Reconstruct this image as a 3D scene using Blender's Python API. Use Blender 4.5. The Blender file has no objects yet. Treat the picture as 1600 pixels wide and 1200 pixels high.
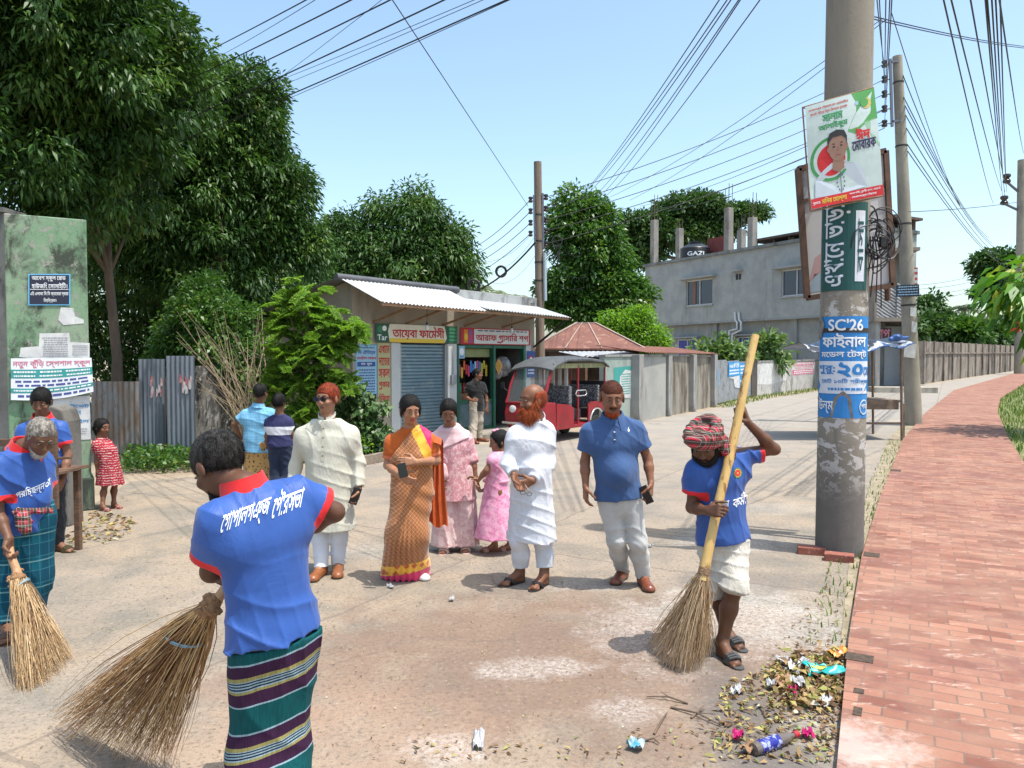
import bpy, bmesh, math, random
import numpy as np
from mathutils import Vector, Matrix
from mathutils.bvhtree import BVHTree
from mathutils.geometry import delaunay_2d_cdt
rad = math.radians
SC = bpy.context.scene
COL = SC.collection
# ------------------------------------------------------------------ camera, sky, sun, exposure
FPX = 1186.0                      # focal length in pixels of the 1600 px wide photograph
HC = 1.85                         # eye height
PITCH = math.atan(42 / FPX)
cam = bpy.data.cameras.new('camera')
cam.sensor_width = 36
cam.lens = FPX / 1600 * 36
cam.clip_start = .05
cam.clip_end = 2000
CAM = bpy.data.objects.new('camera', cam)
COL.objects.link(CAM)
CAM.location = (0, 0, HC)
CAM.rotation_euler = (math.pi / 2 - PITCH, 0, 0)
SC.camera = CAM
SUN_EL, SUN_AZ = rad(71), rad(118)   # azimuth clockwise from +Y: high, right and slightly behind the camera
W = bpy.data.worlds.new('World')
SC.world = W
W.use_nodes = True
wn = W.node_tree.nodes
sky = wn.new('ShaderNodeTexSky')
sky.sky_type = 'NISHITA'
sky.sun_disc = False
sky.sun_elevation = SUN_EL
sky.sun_rotation = SUN_AZ
sky.air_density = 1.0
sky.dust_density = 2.4
sky.ozone_density = .5
tint = wn.new('ShaderNodeMix')
tint.data_type = 'RGBA'
tint.blend_type = 'MULTIPLY'
tint.inputs[0].default_value = 1
tint.inputs[7].default_value = (1.0, 1.07, 1.03, 1)
W.node_tree.links.new(sky.outputs[0], tint.inputs[6])
W.node_tree.links.new(tint.outputs[2], wn['Background'].inputs[0])
wn['Background'].inputs[1].default_value = .15
sl = bpy.data.lights.new('sun', 'SUN')
sl.energy = 3.05
sl.angle = rad(.53)
sl.color = (1, .955, .88)
SUN = bpy.data.objects.new('sun', sl)
COL.objects.link(SUN)
sd = Vector((math.sin(SUN_AZ) * math.cos(SUN_EL), math.cos(SUN_AZ) * math.cos(SUN_EL), math.sin(SUN_EL)))
SUN.rotation_euler = sd.to_track_quat('Z', 'Y').to_euler()
SC.view_settings.view_transform = 'Standard'
SC.view_settings.look = 'None'
SC.view_settings.exposure = .93
SC.view_settings.gamma = 1
SC.render.engine = 'CYCLES'
SC.cycles.max_bounces = 6
SC.cycles.transparent_max_bounces = 12
SC.cycles.use_denoising = True
# ------------------------------------------------------------------ helpers
random.seed(7)
RNG = np.random.default_rng(7)
def terrain(y):
 t = np.clip((np.asarray(y, float) - 10) / 72, 0, 1)
 return .97 * np.where(t < .08, t * t / .16, t - .04)
CP, SP = math.cos(PITCH), math.sin(PITCH)
def ray(px, py):
 x, y = (px - 800) / FPX, -(py - 600) / FPX
 return Vector((x, CP + y * SP, y * CP - SP))
def P(px, py, d):
 """point that the photograph shows at (px, py), d metres ahead"""
 r = ray(px, py)
 return Vector((0, 0, HC)) + r * (d / r.y)
def G(px, py, dz=0):
 """ground point that the photograph shows at (px, py)"""
 d = 5.0
 r = ray(px, py)
 for _ in range(60):
  z = float(terrain(d)) + dz
  d = .5 * d + .5 * min(300, (z - HC) / min(r.z / r.y, -1e-4))
 p = Vector((0, 0, HC)) + r * (d / r.y)
 return p
def onz(x, y):
 return Vector((x, y, float(terrain(y))))
def tag(o, label=None, cat=None, group=None, kind=None):
 if label: o['label'] = label
 if cat: o['category'] = cat
 if group: o['group'] = group
 if kind: o['kind'] = kind
 return o
def empty(name, loc, label, cat, group=None):
 o = bpy.data.objects.new(name, None)
 COL.objects.link(o)
 o.location = loc
 o.empty_display_size = .1
 return tag(o, label, cat, group)
def link(name, me, m=None, parent=None, smooth=False):
 o = bpy.data.objects.new(name, me)
 COL.objects.link(o)
 for x in (m if isinstance(m, (list, tuple)) else [m]):
  if x: me.materials.append(x)
 if parent:
  o.parent = parent
 if smooth and len(me.polygons):
  me.polygons.foreach_set('use_smooth', np.ones(len(me.polygons), bool))
 return o
def npmesh(name, V, F, m=None, parent=None, smooth=True, midx=None, origin=None):
 """mesh from arrays; V in world space, origin (or the parent's location) subtracted"""
 V = np.asarray(V, np.float32)
 F = np.asarray(F, np.int32)
 off = origin if origin is not None else (parent.location if parent else None)
 o_ = None
 if off is not None:
  o_ = np.array(off, np.float32)
  p = parent
  V = V - o_
 me = bpy.data.meshes.new(name)
 n = F.shape[1]
 me.vertices.add(len(V)); me.vertices.foreach_set('co', V.ravel())
 me.loops.add(F.size); me.loops.foreach_set('vertex_index', F.ravel())
 me.polygons.add(len(F)); me.polygons.foreach_set('loop_start', np.arange(0, F.size, n, dtype=np.int32))
 me.update(calc_edges=True)
 if midx is not None:
  me.polygons.foreach_set('material_index', np.asarray(midx, np.int32))
 o = link(name, me, m, parent, smooth)
 if origin is not None and not parent:
  o.location = origin
 return o
class MB:
 """collects boxes, tubes, prisms in world space; build() links one mesh"""
 def __init__(s):
  s.v, s.f, s.mi = [], [], []
 def add(s, vs, fs, mi=0):
  b = len(s.v)
  s.v += [tuple(v) for v in vs]
  for f in fs:
   s.f.append(tuple(b + i for i in f)); s.mi.append(mi)
  return s
 def box(s, c, size, R=None, mi=0):
  R = R or Matrix.Identity(3)
  c = Vector(c); hx, hy, hz = (q / 2 for q in size)
  vs = [c + R @ Vector((x * hx, y * hy, z * hz)) for x in (-1, 1) for y in (-1, 1) for z in (-1, 1)]
  return s.add(vs, [(0, 1, 3, 2), (4, 6, 7, 5), (0, 4, 5, 1), (2, 3, 7, 6), (0, 2, 6, 4), (1, 5, 7, 3)], mi)
 def beam(s, a, b, w, h, up=(0, 0, 1), mi=0):
  a, b = Vector(a), Vector(b)
  d = (b - a); L = d.length; d.normalize()
  u = Vector(up); x = d.cross(u)
  if x.length < 1e-4: x = d.cross(Vector((1, 0, 0)))
  x.normalize(); u = x.cross(d)
  return s.box((a + b) / 2, (L, w, h), Matrix((d, x, u)).transposed(), mi)
 def tube(s, pts, r, n=8, mi=0, cap=True):
  pts = [Vector(p) for p in pts]
  rs = r if isinstance(r, (list, tuple)) else [r] * len(pts)
  vs = []; prev = None
  for i, p in enumerate(pts):
   d = (pts[min(i + 1, len(pts) - 1)] - pts[max(i - 1, 0)])
   d = d.normalized() if d.length > 1e-9 else Vector((0, 0, 1))
   if prev is None:
    u = d.orthogonal().normalized()
   else:
    u = prev - d * prev.dot(d)
    u = u.normalized() if u.length > 1e-6 else d.orthogonal().normalized()
   prev = u; w = d.cross(u)
   for k in range(n):
    t = 2 * math.pi * k / n
    vs.append(p + (u * math.cos(t) + w * math.sin(t)) * rs[i])
  fs = [(i * n + k, i * n + (k + 1) % n, (i + 1) * n + (k + 1) % n, (i + 1) * n + k) for i in range(len(pts) - 1) for k in range(n)]
  if cap:
   fs += [tuple(range(n))[::-1], tuple((len(pts) - 1) * n + k for k in range(n))]
  return s.add(vs, fs, mi)
 def prism(s, poly, ext, mi=0):
  """poly: 3-D outline, ext: extrusion vector"""
  poly = [Vector(p) for p in poly]; e = Vector(ext); n = len(poly)
  vs = poly + [p + e for p in poly]
  return s.add(vs, [tuple(range(n))[::-1], tuple(range(n, 2 * n))] + [(i, (i + 1) % n, n + (i + 1) % n, n + i) for i in range(n)], mi)
 def lathe(s, c, prof, n=16, axis=(0, 0, 1), mi=0):
  ax = Vector(axis).normalized()
  return s.tube([Vector(c) + ax * z for r, z in prof], [max(r, 1e-4) for r, z in prof], n, mi)
 def build(s, name, m=None, parent=None, smooth=False, bevel=0, origin=None):
  me = bpy.data.meshes.new(name)
  off = Vector(origin) if origin is not None else (parent.location.copy() if parent else Vector((0, 0, 0)))
  if parent and parent.parent: off = off + parent.parent.location
  me.from_pydata([tuple(Vector(v) - off) for v in s.v], [], s.f)
  me.polygons.foreach_set('material_index', np.array(s.mi, np.int32))
  bm = bmesh.new(); bm.from_mesh(me)
  bmesh.ops.recalc_face_normals(bm, faces=bm.faces)
  bm.to_mesh(me); bm.free()
  o = link(name, me, m, parent, smooth)
  if origin is not None and not parent: o.location = origin
  if bevel:
   b = o.modifiers.new('bevel', 'BEVEL'); b.width = bevel; b.segments = 2; b.limit_method = 'ANGLE'
  if smooth:
   me.set_sharp_from_angle(angle=rad(40))
  return o
# ------------------------------------------------------------------ materials
MATS = {}
def nodes(name):
 m = bpy.data.materials.new(name); m.use_nodes = True
 nt = m.node_tree
 return m, nt, nt.nodes['Principled BSDF']
def N(nt, typ, **kw):
 n = nt.nodes.new('ShaderNode' + typ)
 for k, v in kw.items():
  if k.startswith('i_'):
   n.inputs[k[2:].replace('_', ' ')].default_value = v
  else:
   setattr(n, k, v)
 return n
def ramp(nt, fac, stops, interp='LINEAR'):
 r = nt.nodes.new('ShaderNodeValToRGB')
 r.color_ramp.interpolation = interp
 el = r.color_ramp.elements
 while len(el) < len(stops): el.new(.5)
 for e, (p, c) in zip(el, stops):
  e.position = p
  e.color = (c, c, c, 1) if isinstance(c, (int, float)) else (*c[:3], 1)
 if fac is not None: nt.links.new(fac, r.inputs[0])
 return r
def mixc(nt, fac, a, b, mode='MIX'):
 n = nt.nodes.new('ShaderNodeMix'); n.data_type = 'RGBA'; n.blend_type = mode
 for i, v in ((0, fac), (6, a), (7, b)):
  if isinstance(v, (int, float)): n.inputs[i].default_value = v
  elif isinstance(v, (tuple, list)): n.inputs[i].default_value = (*v[:3], 1)
  else: nt.links.new(v, n.inputs[i])
 return n.outputs[2]
def math_(nt, op, a, b=None, clamp=False):
 n = nt.nodes.new('ShaderNodeMath'); n.operation = op; n.use_clamp = clamp
 for i, v in ((0, a), (1, b)):
  if v is None: continue
  if isinstance(v, (int, float)): n.inputs[i].default_value = v
  else: nt.links.new(v, n.inputs[i])
 return n.outputs[0]
def coords(nt, scale=(1, 1, 1), rot=(0, 0, 0), loc=(0, 0, 0), kind='Object'):
 tc = nt.nodes.new('ShaderNodeTexCoord'); mp = nt.nodes.new('ShaderNodeMapping')
 nt.links.new(tc.outputs[kind], mp.inputs[0])
 mp.inputs['Scale'].default_value = scale; mp.inputs['Rotation'].default_value = rot; mp.inputs['Location'].default_value = loc
 return mp.outputs[0]
def noise(nt, vec, scale, detail=4, rough=.55, dist=0):
 n = N(nt, 'TexNoise'); n.inputs['Scale'].default_value = scale; n.inputs['Detail'].default_value = detail
 n.inputs['Roughness'].default_value = rough; n.inputs['Distortion'].default_value = dist
 if vec is not None: nt.links.new(vec, n.inputs['Vector'])
 return n.outputs['Fac']
def bump(nt, bsdf, h, strength=.3, dist=.01, prev=None):
 b = nt.nodes.new('ShaderNodeBump'); b.inputs['Strength'].default_value = strength; b.inputs['Distance'].default_value = dist
 nt.links.new(h, b.inputs['Height'])
 if prev is not None: nt.links.new(prev, b.inputs['Normal'])
 nt.links.new(b.outputs[0], bsdf.inputs['Normal'])
 return b.outputs[0]
def mat(name, col, col2=None, scale=6, rough=.8, bs=0, bscale=60, lo=.38, hi=.62, metal=0, sx=(1, 1, 1), spec=.5, col3=None, scale3=40):
 """paint-like material: two colours mixed by noise, a third as specks, a bump"""
 if name in MATS: return MATS[name]
 m, nt, b = nodes(name)
 b.inputs['Roughness'].default_value = rough; b.inputs['Metallic'].default_value = metal
 b.inputs['Specular IOR Level'].default_value = spec
 v = coords(nt, sx)
 if col2 is None: col2 = tuple(c * .82 for c in col)
 c = mixc(nt, ramp(nt, noise(nt, v, scale, 6, .6), [(lo, 0), (hi, 1)]).outputs[0], col, col2)
 if col3 is not None:
  c = mixc(nt, ramp(nt, noise(nt, v, scale3, 5, .65), [(.56, 0), (.64, 1)]).outputs[0], c, col3)
 nt.links.new(c, b.inputs['Base Color'])
 if bs: bump(nt, b, noise(nt, v, bscale, 4), bs, .01)
 MATS[name] = m
 return m
def flat(name, col, rough=.6, metal=0, emit=None):
 return mat(name, col, tuple(c * .93 for c in col), 9, rough, metal=metal)
def in_poly(P_, poly):
 x, y = P_[:, 0], P_[:, 1]; ins = np.zeros(len(x), bool); n = len(poly)
 for i in range(n):
  x1, y1 = poly[i]; x2, y2 = poly[(i + 1) % n]
  c = ((y1 > y) != (y2 > y)) & (x < (x2 - x1) * (y - y1) / (y2 - y1 + 1e-12) + x1)
  ins ^= c
 return ins
# ------------------------------------------------------------------ lettering (flat meshes in a u,v plane, later mapped to a surface)
def text_uv(s, size=1.0, bold=.0, space=1.0):
 """vertices (u, v) and faces of a line of text; '^' sets a reph and '_' a ra-phala on the letter before it"""
 plain = ''; marks = []
 for ch in s:
  if ch in '^_' : marks.append((len(plain), ch))
  else: plain += ch
 def raw(t):
  """outlines of the glyphs, each stroke filled on its own so that overlapping strokes stay solid"""
  cu = bpy.data.curves.new('t', 'FONT'); cu.body = t; cu.size = 1; cu.space_character = space
  o = bpy.data.objects.new('t', cu); COL.objects.link(o)
  c2 = o.to_curve(bpy.context.evaluated_depsgraph_get()); L = []
  for sp in c2.splines:
   b = sp.bezier_points; n = len(b); pts = []
   for i in range(n):
    p0, h0, h1, p1 = b[i].co, b[i].handle_right, b[(i + 1) % n].handle_left, b[(i + 1) % n].co
    k = 1 if (h0 - p0).cross(p1 - p0).length < 1e-5 and (h1 - p0).cross(p1 - p0).length < 1e-5 else 4
    for j in range(k): q = j / k; w = p0 * (1 - q) ** 3 + h0 * 3 * q * (1 - q) ** 2 + h1 * 3 * q * q * (1 - q) + p1 * q ** 3; pts.append((w.x, w.y))
   if n > 1: L.append(pts)
  bpy.data.objects.remove(o); bpy.data.curves.remove(cu)
  P0 = [Vector(q) for l in L for q in l]; E = []; k = 0
  for l in L: E += [(k + i, k + (i + 1) % len(l)) for i in range(len(l))]; k += len(l)
  V, _, F = delaunay_2d_cdt(P0, E, [], 0, 1e-5)[:3]; V = np.array([tuple(q) for q in V], np.float32)
  C = V[np.array(F)].mean(1); wn_ = np.zeros(len(C), int)
  for l in L:                                   # non-zero winding: overlapping strokes stay solid
   for (x1, y1), (x2, y2) in zip(l, l[1:] + l[:1]):
    lf = (x2 - x1) * (C[:, 1] - y1) - (C[:, 0] - x1) * (y2 - y1)
    wn_ += ((y1 <= C[:, 1]) & (y2 > C[:, 1]) & (lf > 0)).astype(int) - ((y1 > C[:, 1]) & (y2 <= C[:, 1]) & (lf < 0)).astype(int)
  return V, [tuple(q) for q, w in zip(F, wn_) if w]
 v, f = raw(plain)
 v = [tuple(x) for x in v]; f = list(f)
 for i, ch in marks:
  w1 = raw(plain[:i])[0][:, 0].max(); w0 = raw(plain[:i - 1])[0][:, 0].max() if i > 1 else 0
  b = len(v); h = .06 + bold
  if ch == '^': pts = [(w1 - .32, .98), (w1 - .05, .72)]
  else: pts = [(w0 + .1, -.13), ((w0 + w1) / 2 + .05, -.2), (w1 - .02, -.02)]
  for a, c in zip(pts[:-1], pts[1:]):
   q = len(v)
   v += [(a[0], a[1] - h), (c[0], c[1] - h), (c[0], c[1] + h), (a[0], a[1] + h)]; f.append((q, q + 1, q + 2, q + 3))
 v = np.array(v, np.float32)
 return v * size, f
class Flat:
 """a flat printed sheet: coloured polygons and lettering in (u, v); later mapped on any surface, layer by layer"""
 def __init__(s):
  s.v, s.f, s.mi, s.lay, s.mats = [], [], [], [], []
 def m(s, mt):
  if mt not in s.mats: s.mats.append(mt)
  return s.mats.index(mt)
 def poly(s, pts, mt, lay=0, n=1):
  b = len(s.v)
  s.v += [(p[0], p[1], lay) for p in pts]; s.f.append(tuple(range(b, b + len(pts)))); s.mi.append(s.m(mt))
 def rect(s, u0, v0, u1, v1, mt, lay=0, n=1, k=1):
  for i in range(n):
   for j in range(k):
    a, c = u0 + (u1 - u0) * i / n, u0 + (u1 - u0) * (i + 1) / n
    d, e = v0 + (v1 - v0) * j / k, v0 + (v1 - v0) * (j + 1) / k
    s.poly([(a, d), (c, d), (c, e), (a, e)], mt, lay)
 def disc(s, u, v, ru, rv, mt, lay=0, n=24, a0=0, a1=360):
  s.poly([(u + ru * math.cos(rad(a0 + (a1 - a0) * i / n)), v + rv * math.sin(rad(a0 + (a1 - a0) * i / n))) for i in range(n)], mt, lay)
 def text(s, t, u0, v0, u1, v1, mt, lay=1, bold=.0, rot=False, shear=0, heavy=.035):
  """line of text stretched into the rectangle"""
  v, f = text_uv(t, 1, bold)
  lo, hi = v.min(0), v.max(0)
  w = (v - lo) / np.maximum(hi - lo, 1e-5)
  if rot: w = np.stack([1 - w[:, 1], w[:, 0]], 1)
  b = len(s.v); i = s.m(mt)
  for x, y in w: s.v.append((u0 + (u1 - u0) * x, v0 + (v1 - v0) * y + shear * (x - .5), lay))
  for q in f: s.f.append(tuple(b + k for k in q)); s.mi.append(i)
  if heavy:
   n = len(s.v); k0 = n - b
   dx = heavy * abs(u1 - u0) / max(hi[0] - lo[0], .1) if not rot else 0
   dy = heavy * abs(v1 - v0) / max(hi[0] - lo[0], .1) if rot else heavy * .7 * abs(v1 - v0) / max(hi[1] - lo[1], .1)
   for sx, sy in ((1, 0), (.5, 1)):
    b2 = len(s.v)
    s.v += [(a + dx * sx, c + dy * sy, l + .25 + .2 * sy) for a, c, l in s.v[b:n]]
    for q in f: s.f.append(tuple(b2 + k for k in q)); s.mi.append(i)
 def lines(s, u0, v0, u1, v1, rows, mt, lay=1, seed=1):
  """rows of small print, too small to read: short word-like bars"""
  r = random.Random(seed)
  h = (v1 - v0) / rows
  for k in range(rows):
   u = u0 + r.random() * .06 * (u1 - u0)
   while u < u1 - .02 * (u1 - u0):
    w = min((.04 + .1 * r.random()) * (u1 - u0), u1 - u)
    y = v0 + h * k + .25 * h
    s.rect(u, y, u + w, y + h * .5, mt, lay); u += w + .025 * (u1 - u0)
 def build(s, name, fn, parent=None, origin=None, eps=.002, thick=0, back=None):
  """fn(u, v) -> (point, normal)"""
  vs = []
  for u, v, l in s.v:
   p, n = fn(u, v); vs.append(p + n * (eps * l))
  off = Vector(origin) if origin is not None else (parent.location.copy() if parent else Vector((0, 0, 0)))
  me = bpy.data.meshes.new(name)
  me.from_pydata([tuple(Vector(p) - off) for p in vs], [], s.f)
  me.polygons.foreach_set('material_index', np.array(s.mi, np.int32))
  o = link(name, me, s.mats, parent)
  if origin is not None and not parent: o.location = origin
  return o
def quad_map(c00, c10, c11, c01):
 """bilinear map of the unit square to a quad (bottom-left, bottom-right, top-right, top-left)"""
 a, b, c, d = (Vector(x) for x in (c00, c10, c11, c01))
 n = (b - a).cross(d - a).normalized()
 return lambda u, v: (a * (1 - u) * (1 - v) + b * u * (1 - v) + c * u * v + d * (1 - u) * v, n)
# ------------------------------------------------------------------ smooth solid bodies: blended tapered limbs sampled on a grid, one closed surface each
def unit(v):
 v = np.asarray(v, float); return v / max(np.linalg.norm(v), 1e-9)
def npa(v): return np.array(v, float)
WHITEINK = lambda: flat('white_ink', (.78, .8, .82), .6)
class Field:
 def __init__(s, pts, pad, h):
  pts = np.array([tuple(p) for p in pts], float)
  s.lo = pts.min(0) - pad; s.h = h
  s.n = np.ceil((pts.max(0) + pad - s.lo) / h).astype(int) + 1
  s.a = np.full(tuple(s.n), .3, np.float32)
 def reg(s, lo, hi):
  i0 = np.clip(np.floor((np.asarray(lo) - s.lo) / s.h).astype(int), 0, s.n)
  i1 = np.clip(np.ceil((np.asarray(hi) - s.lo) / s.h).astype(int) + 1, 0, s.n)
  sl = tuple(slice(a, b) for a, b in zip(i0, i1))
  ax = [(s.lo[k] + s.h * np.arange(i0[k], i1[k])).astype(np.float32) for k in range(3)]
  return sl, ax[0][:, None, None], ax[1][None, :, None], ax[2][None, None, :]
 def put(s, sl, d, k, op='u', clip=None, xyz=None):
  if clip is not None:
   for c, n in clip:
    c = np.asarray(c, float); n = unit(n)
    X, Y, Z = xyz
    d = np.maximum(d, (X - c[0]) * n[0] + (Y - c[1]) * n[1] + (Z - c[2]) * n[2])
  a = s.a[sl]
  if a.size == 0: return
  if op == 'u':
   if k > 0:
    h = np.maximum(k - np.abs(a - d), 0) / k
    s.a[sl] = np.minimum(a, d) - h * h * k * .25
   else: s.a[sl] = np.minimum(a, d)
  else:                                    # carve
   d = -d
   h = np.maximum(k - np.abs(a - d), 0) / max(k, 1e-6)
   s.a[sl] = np.maximum(a, d) + h * h * k * .25
 def cone(s, a, b, ra, rb, k=.03, flat=None, clip=None, op='u'):
  a = np.asarray(a, float); b = np.asarray(b, float)
  m = max(ra, rb) + max(k, .02) + .03
  sl, X, Y, Z = s.reg(np.minimum(a, b) - m, np.maximum(a, b) + m)
  px, py, pz = X - a[0], Y - a[1], Z - a[2]
  d = b - a
  if flat is not None:
   n, fl = unit(flat[0]), flat[1]
   q = (px * n[0] + py * n[1] + pz * n[2]) * (1 / fl - 1)
   px, py, pz = px + q * n[0], py + q * n[1], pz + q * n[2]
   d = d + n * (d @ n) * (1 / fl - 1)
  L = max(d @ d, 1e-9)
  t = np.clip((px * d[0] + py * d[1] + pz * d[2]) / L, 0, 1)
  D = np.sqrt((px - t * d[0]) ** 2 + (py - t * d[1]) ** 2 + (pz - t * d[2]) ** 2) - (ra + (rb - ra) * t)
  s.put(sl, D.astype(np.float32), k, op, clip, (X, Y, Z))
 def ell(s, c, r, R=None, k=.02, op='u', clip=None):
  c = np.asarray(c, float); r = np.asarray(r, float)
  m = r.max() + max(k, .02) + .03
  sl, X, Y, Z = s.reg(c - m, c + m)
  px, py, pz = X - c[0], Y - c[1], Z - c[2]
  R = np.eye(3) if R is None else np.asarray(R, float)       # rows: local axes
  q = [px * R[i][0] + py * R[i][1] + pz * R[i][2] for i in range(3)]
  k0 = np.sqrt(sum((q[i] / r[i]) ** 2 for i in range(3)))
  k1 = np.sqrt(sum((q[i] / r[i] ** 2) ** 2 for i in range(3))) + 1e-6
  s.put(sl, (k0 * (k0 - 1) / k1).astype(np.float32), k, op, clip, (X, Y, Z))
 def cut(s, c, n, k=.0):
  """remove everything on the side n points to"""
  c = np.asarray(c, float); n = unit(n)
  sl, X, Y, Z = s.reg(s.lo, s.lo + s.h * s.n)
  d = (X - c[0]) * n[0] + (Y - c[1]) * n[1] + (Z - c[2]) * n[2]
  a = s.a
  if k > 0:
   h = np.maximum(k - np.abs(a - d), 0) / k
   s.a = (np.maximum(a, d) + h * h * k * .25).astype(np.float32)
  else: s.a = np.maximum(a, d).astype(np.float32)
 def folds(s, amp, k, warp=2.0, seed=0, wk=7.0, lo=None, hi=None):
  """cloth folds: warped waves of wave vector k (rad/m)"""
  r = np.random.default_rng(seed)
  sl, X, Y, Z = s.reg(s.lo, s.lo + s.h * s.n)
  ph = r.uniform(0, 6.3, 6); w = r.normal(0, 1, (2, 3)) * wk
  g = np.sin(w[0][0] * X + w[0][1] * Y + w[0][2] * Z + ph[0]) + np.sin(w[1][0] * X + w[1][1] * Y + w[1][2] * Z + ph[1])
  v = (1 - np.abs(np.sin(.5 * (k[0] * X + k[1] * Y + k[2] * Z + ph[2] + warp * g)))) ** 2 * 2.2 - .7
  v = v * (.55 + .45 * np.sin(w[1][1] * X + w[0][2] * Y + w[0][0] * Z + ph[3]))
  m = np.exp(-(s.a / .04) ** 2)
  if lo is not None:
   m = m * np.clip((Z - lo) / .08, 0, 1) * np.clip((hi - Z) / .08, 0, 1)
  s.a = (s.a - .85 * amp * v * m).astype(np.float32)
 def mesh(s):
  A = s.a
  A[0] = A[-1] = np.maximum(A[0], .01); A[:, 0] = np.maximum(A[:, 0], .01); A[:, -1] = np.maximum(A[:, -1], .01)
  A[:, :, 0] = np.maximum(A[:, :, 0], .01); A[:, :, -1] = np.maximum(A[:, :, -1], .01); A[0] = np.maximum(A[0], .01); A[-1] = np.maximum(A[-1], .01)
  n = np.array(A.shape); st = np.array([n[1] * n[2], n[2], 1])
  S = A < 0
  ids, pos, quads = [], [], []
  for ax in range(3):
   s0 = [slice(None)] * 3; s1 = [slice(None)] * 3
   s0[ax] = slice(0, -1); s1[ax] = slice(1, None)
   a, b = A[tuple(s0)], A[tuple(s1)]
   I = np.argwhere(S[tuple(s0)] != S[tuple(s1)])
   if len(I) == 0: continue
   va = a[I[:, 0], I[:, 1], I[:, 2]]; vb = b[I[:, 0], I[:, 1], I[:, 2]]
   t = va / (va - vb)
   p = I.astype(np.float32); p[:, ax] += t
   u, w = (ax + 1) % 3, (ax + 2) % 3
   base = I @ st
   c = [base, base - st[u], base - st[u] - st[w], base - st[w]]
   q = np.stack(c, 1)
   q[va > 0] = q[va > 0][:, ::-1]
   quads.append(q)
   for x in c: ids.append(x); pos.append(p)
  if not quads: return np.zeros((0, 3)), np.zeros((0, 4), int)
  ids = np.concatenate(ids); pos = np.concatenate(pos); Q = np.concatenate(quads)
  un, inv = np.unique(ids, return_inverse=True)
  cnt = np.bincount(inv)
  V = np.stack([np.bincount(inv, pos[:, k]) / cnt for k in range(3)], 1)
  F = np.searchsorted(un, Q)
  return s.lo + V * s.h, F
def fmesh(name, f, m, parent, zone=None):
 V, F = f.mesh()
 mi = None
 if zone is not None: mi = zone(V[F].mean(1))
 return npmesh(name, V, F, m, parent, True, mi)
# ------------------------------------------------------------------ figures
def joints(d, px, H, fwd, feet=None, **ov):
 """joint positions of a standing figure; a = towards the left of the photograph, b = right.  Overrides are (px, py, depth offset)."""
 s = H / 1.65
 F = Vector((fwd[0], fwd[1], 0)).normalized()
 Lt = Vector((-F.y, F.x, 0))
 if Lt.x < 0: Lt = -Lt
 x0 = P(px, 600, d).x
 O = onz(x0, d)
 up = Vector((0, 0, 1))
 J = {'hd': O + up * 1.53 * s + F * .03 * s, 'nk': O + up * 1.385 * s}
 for q, sg in (('a', -1), ('b', 1)):
  J['s' + q] = O + up * 1.345 * s + Lt * sg * .165 * s
  J['e' + q] = O + up * 1.07 * s + Lt * sg * .215 * s - F * .02
  J['w' + q] = O + up * .83 * s + Lt * sg * .225 * s + F * .06
  J['h' + q] = O + up * .86 * s + Lt * sg * .085 * s
  J['k' + q] = O + up * .46 * s + Lt * sg * .09 * s + F * .015
  J['f' + q] = O + Lt * sg * .09 * s
  J['d' + q] = (F + Lt * sg * .2).normalized()
 for k, v in ov.items():
  if k in ('da', 'db'): J[k] = Vector((v[0], v[1], 0)).normalized()
  elif k in ('fa', 'fb'): J[k] = G(*v)
  else: J[k] = P(v[0], v[1], d + (v[2] if len(v) > 2 else 0))
 for q in 'ab':
  J['n' + q] = J['f' + q] + up * .085 * s - J['d' + q] * .045 * s
  J['t' + q] = J['f' + q] + up * .022 * s + J['d' + q] * .125 * s
  J['c' + q] = J['f' + q] + up * .03 * s - J['d' + q] * .06 * s
 J['nk'] = J['nk'] + (J['hd'] - J['nk']) * .1
 for q in 'ab': J['s' + q] = J['s' + q] - up * .012 * s
 J['O'] = O; J['s'] = s; J['F'] = F; J['L'] = Lt
 J['ch'] = (J['sa'] + J['sb']) / 2; J['pv'] = (J['ha'] + J['hb']) / 2
 return J
def frame(fwd, up=(0, 0, 1), roll=0):
 F = Vector(fwd).normalized(); R = F.cross(Vector(up)).normalized(); U = R.cross(F)
 return F, U, R
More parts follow.
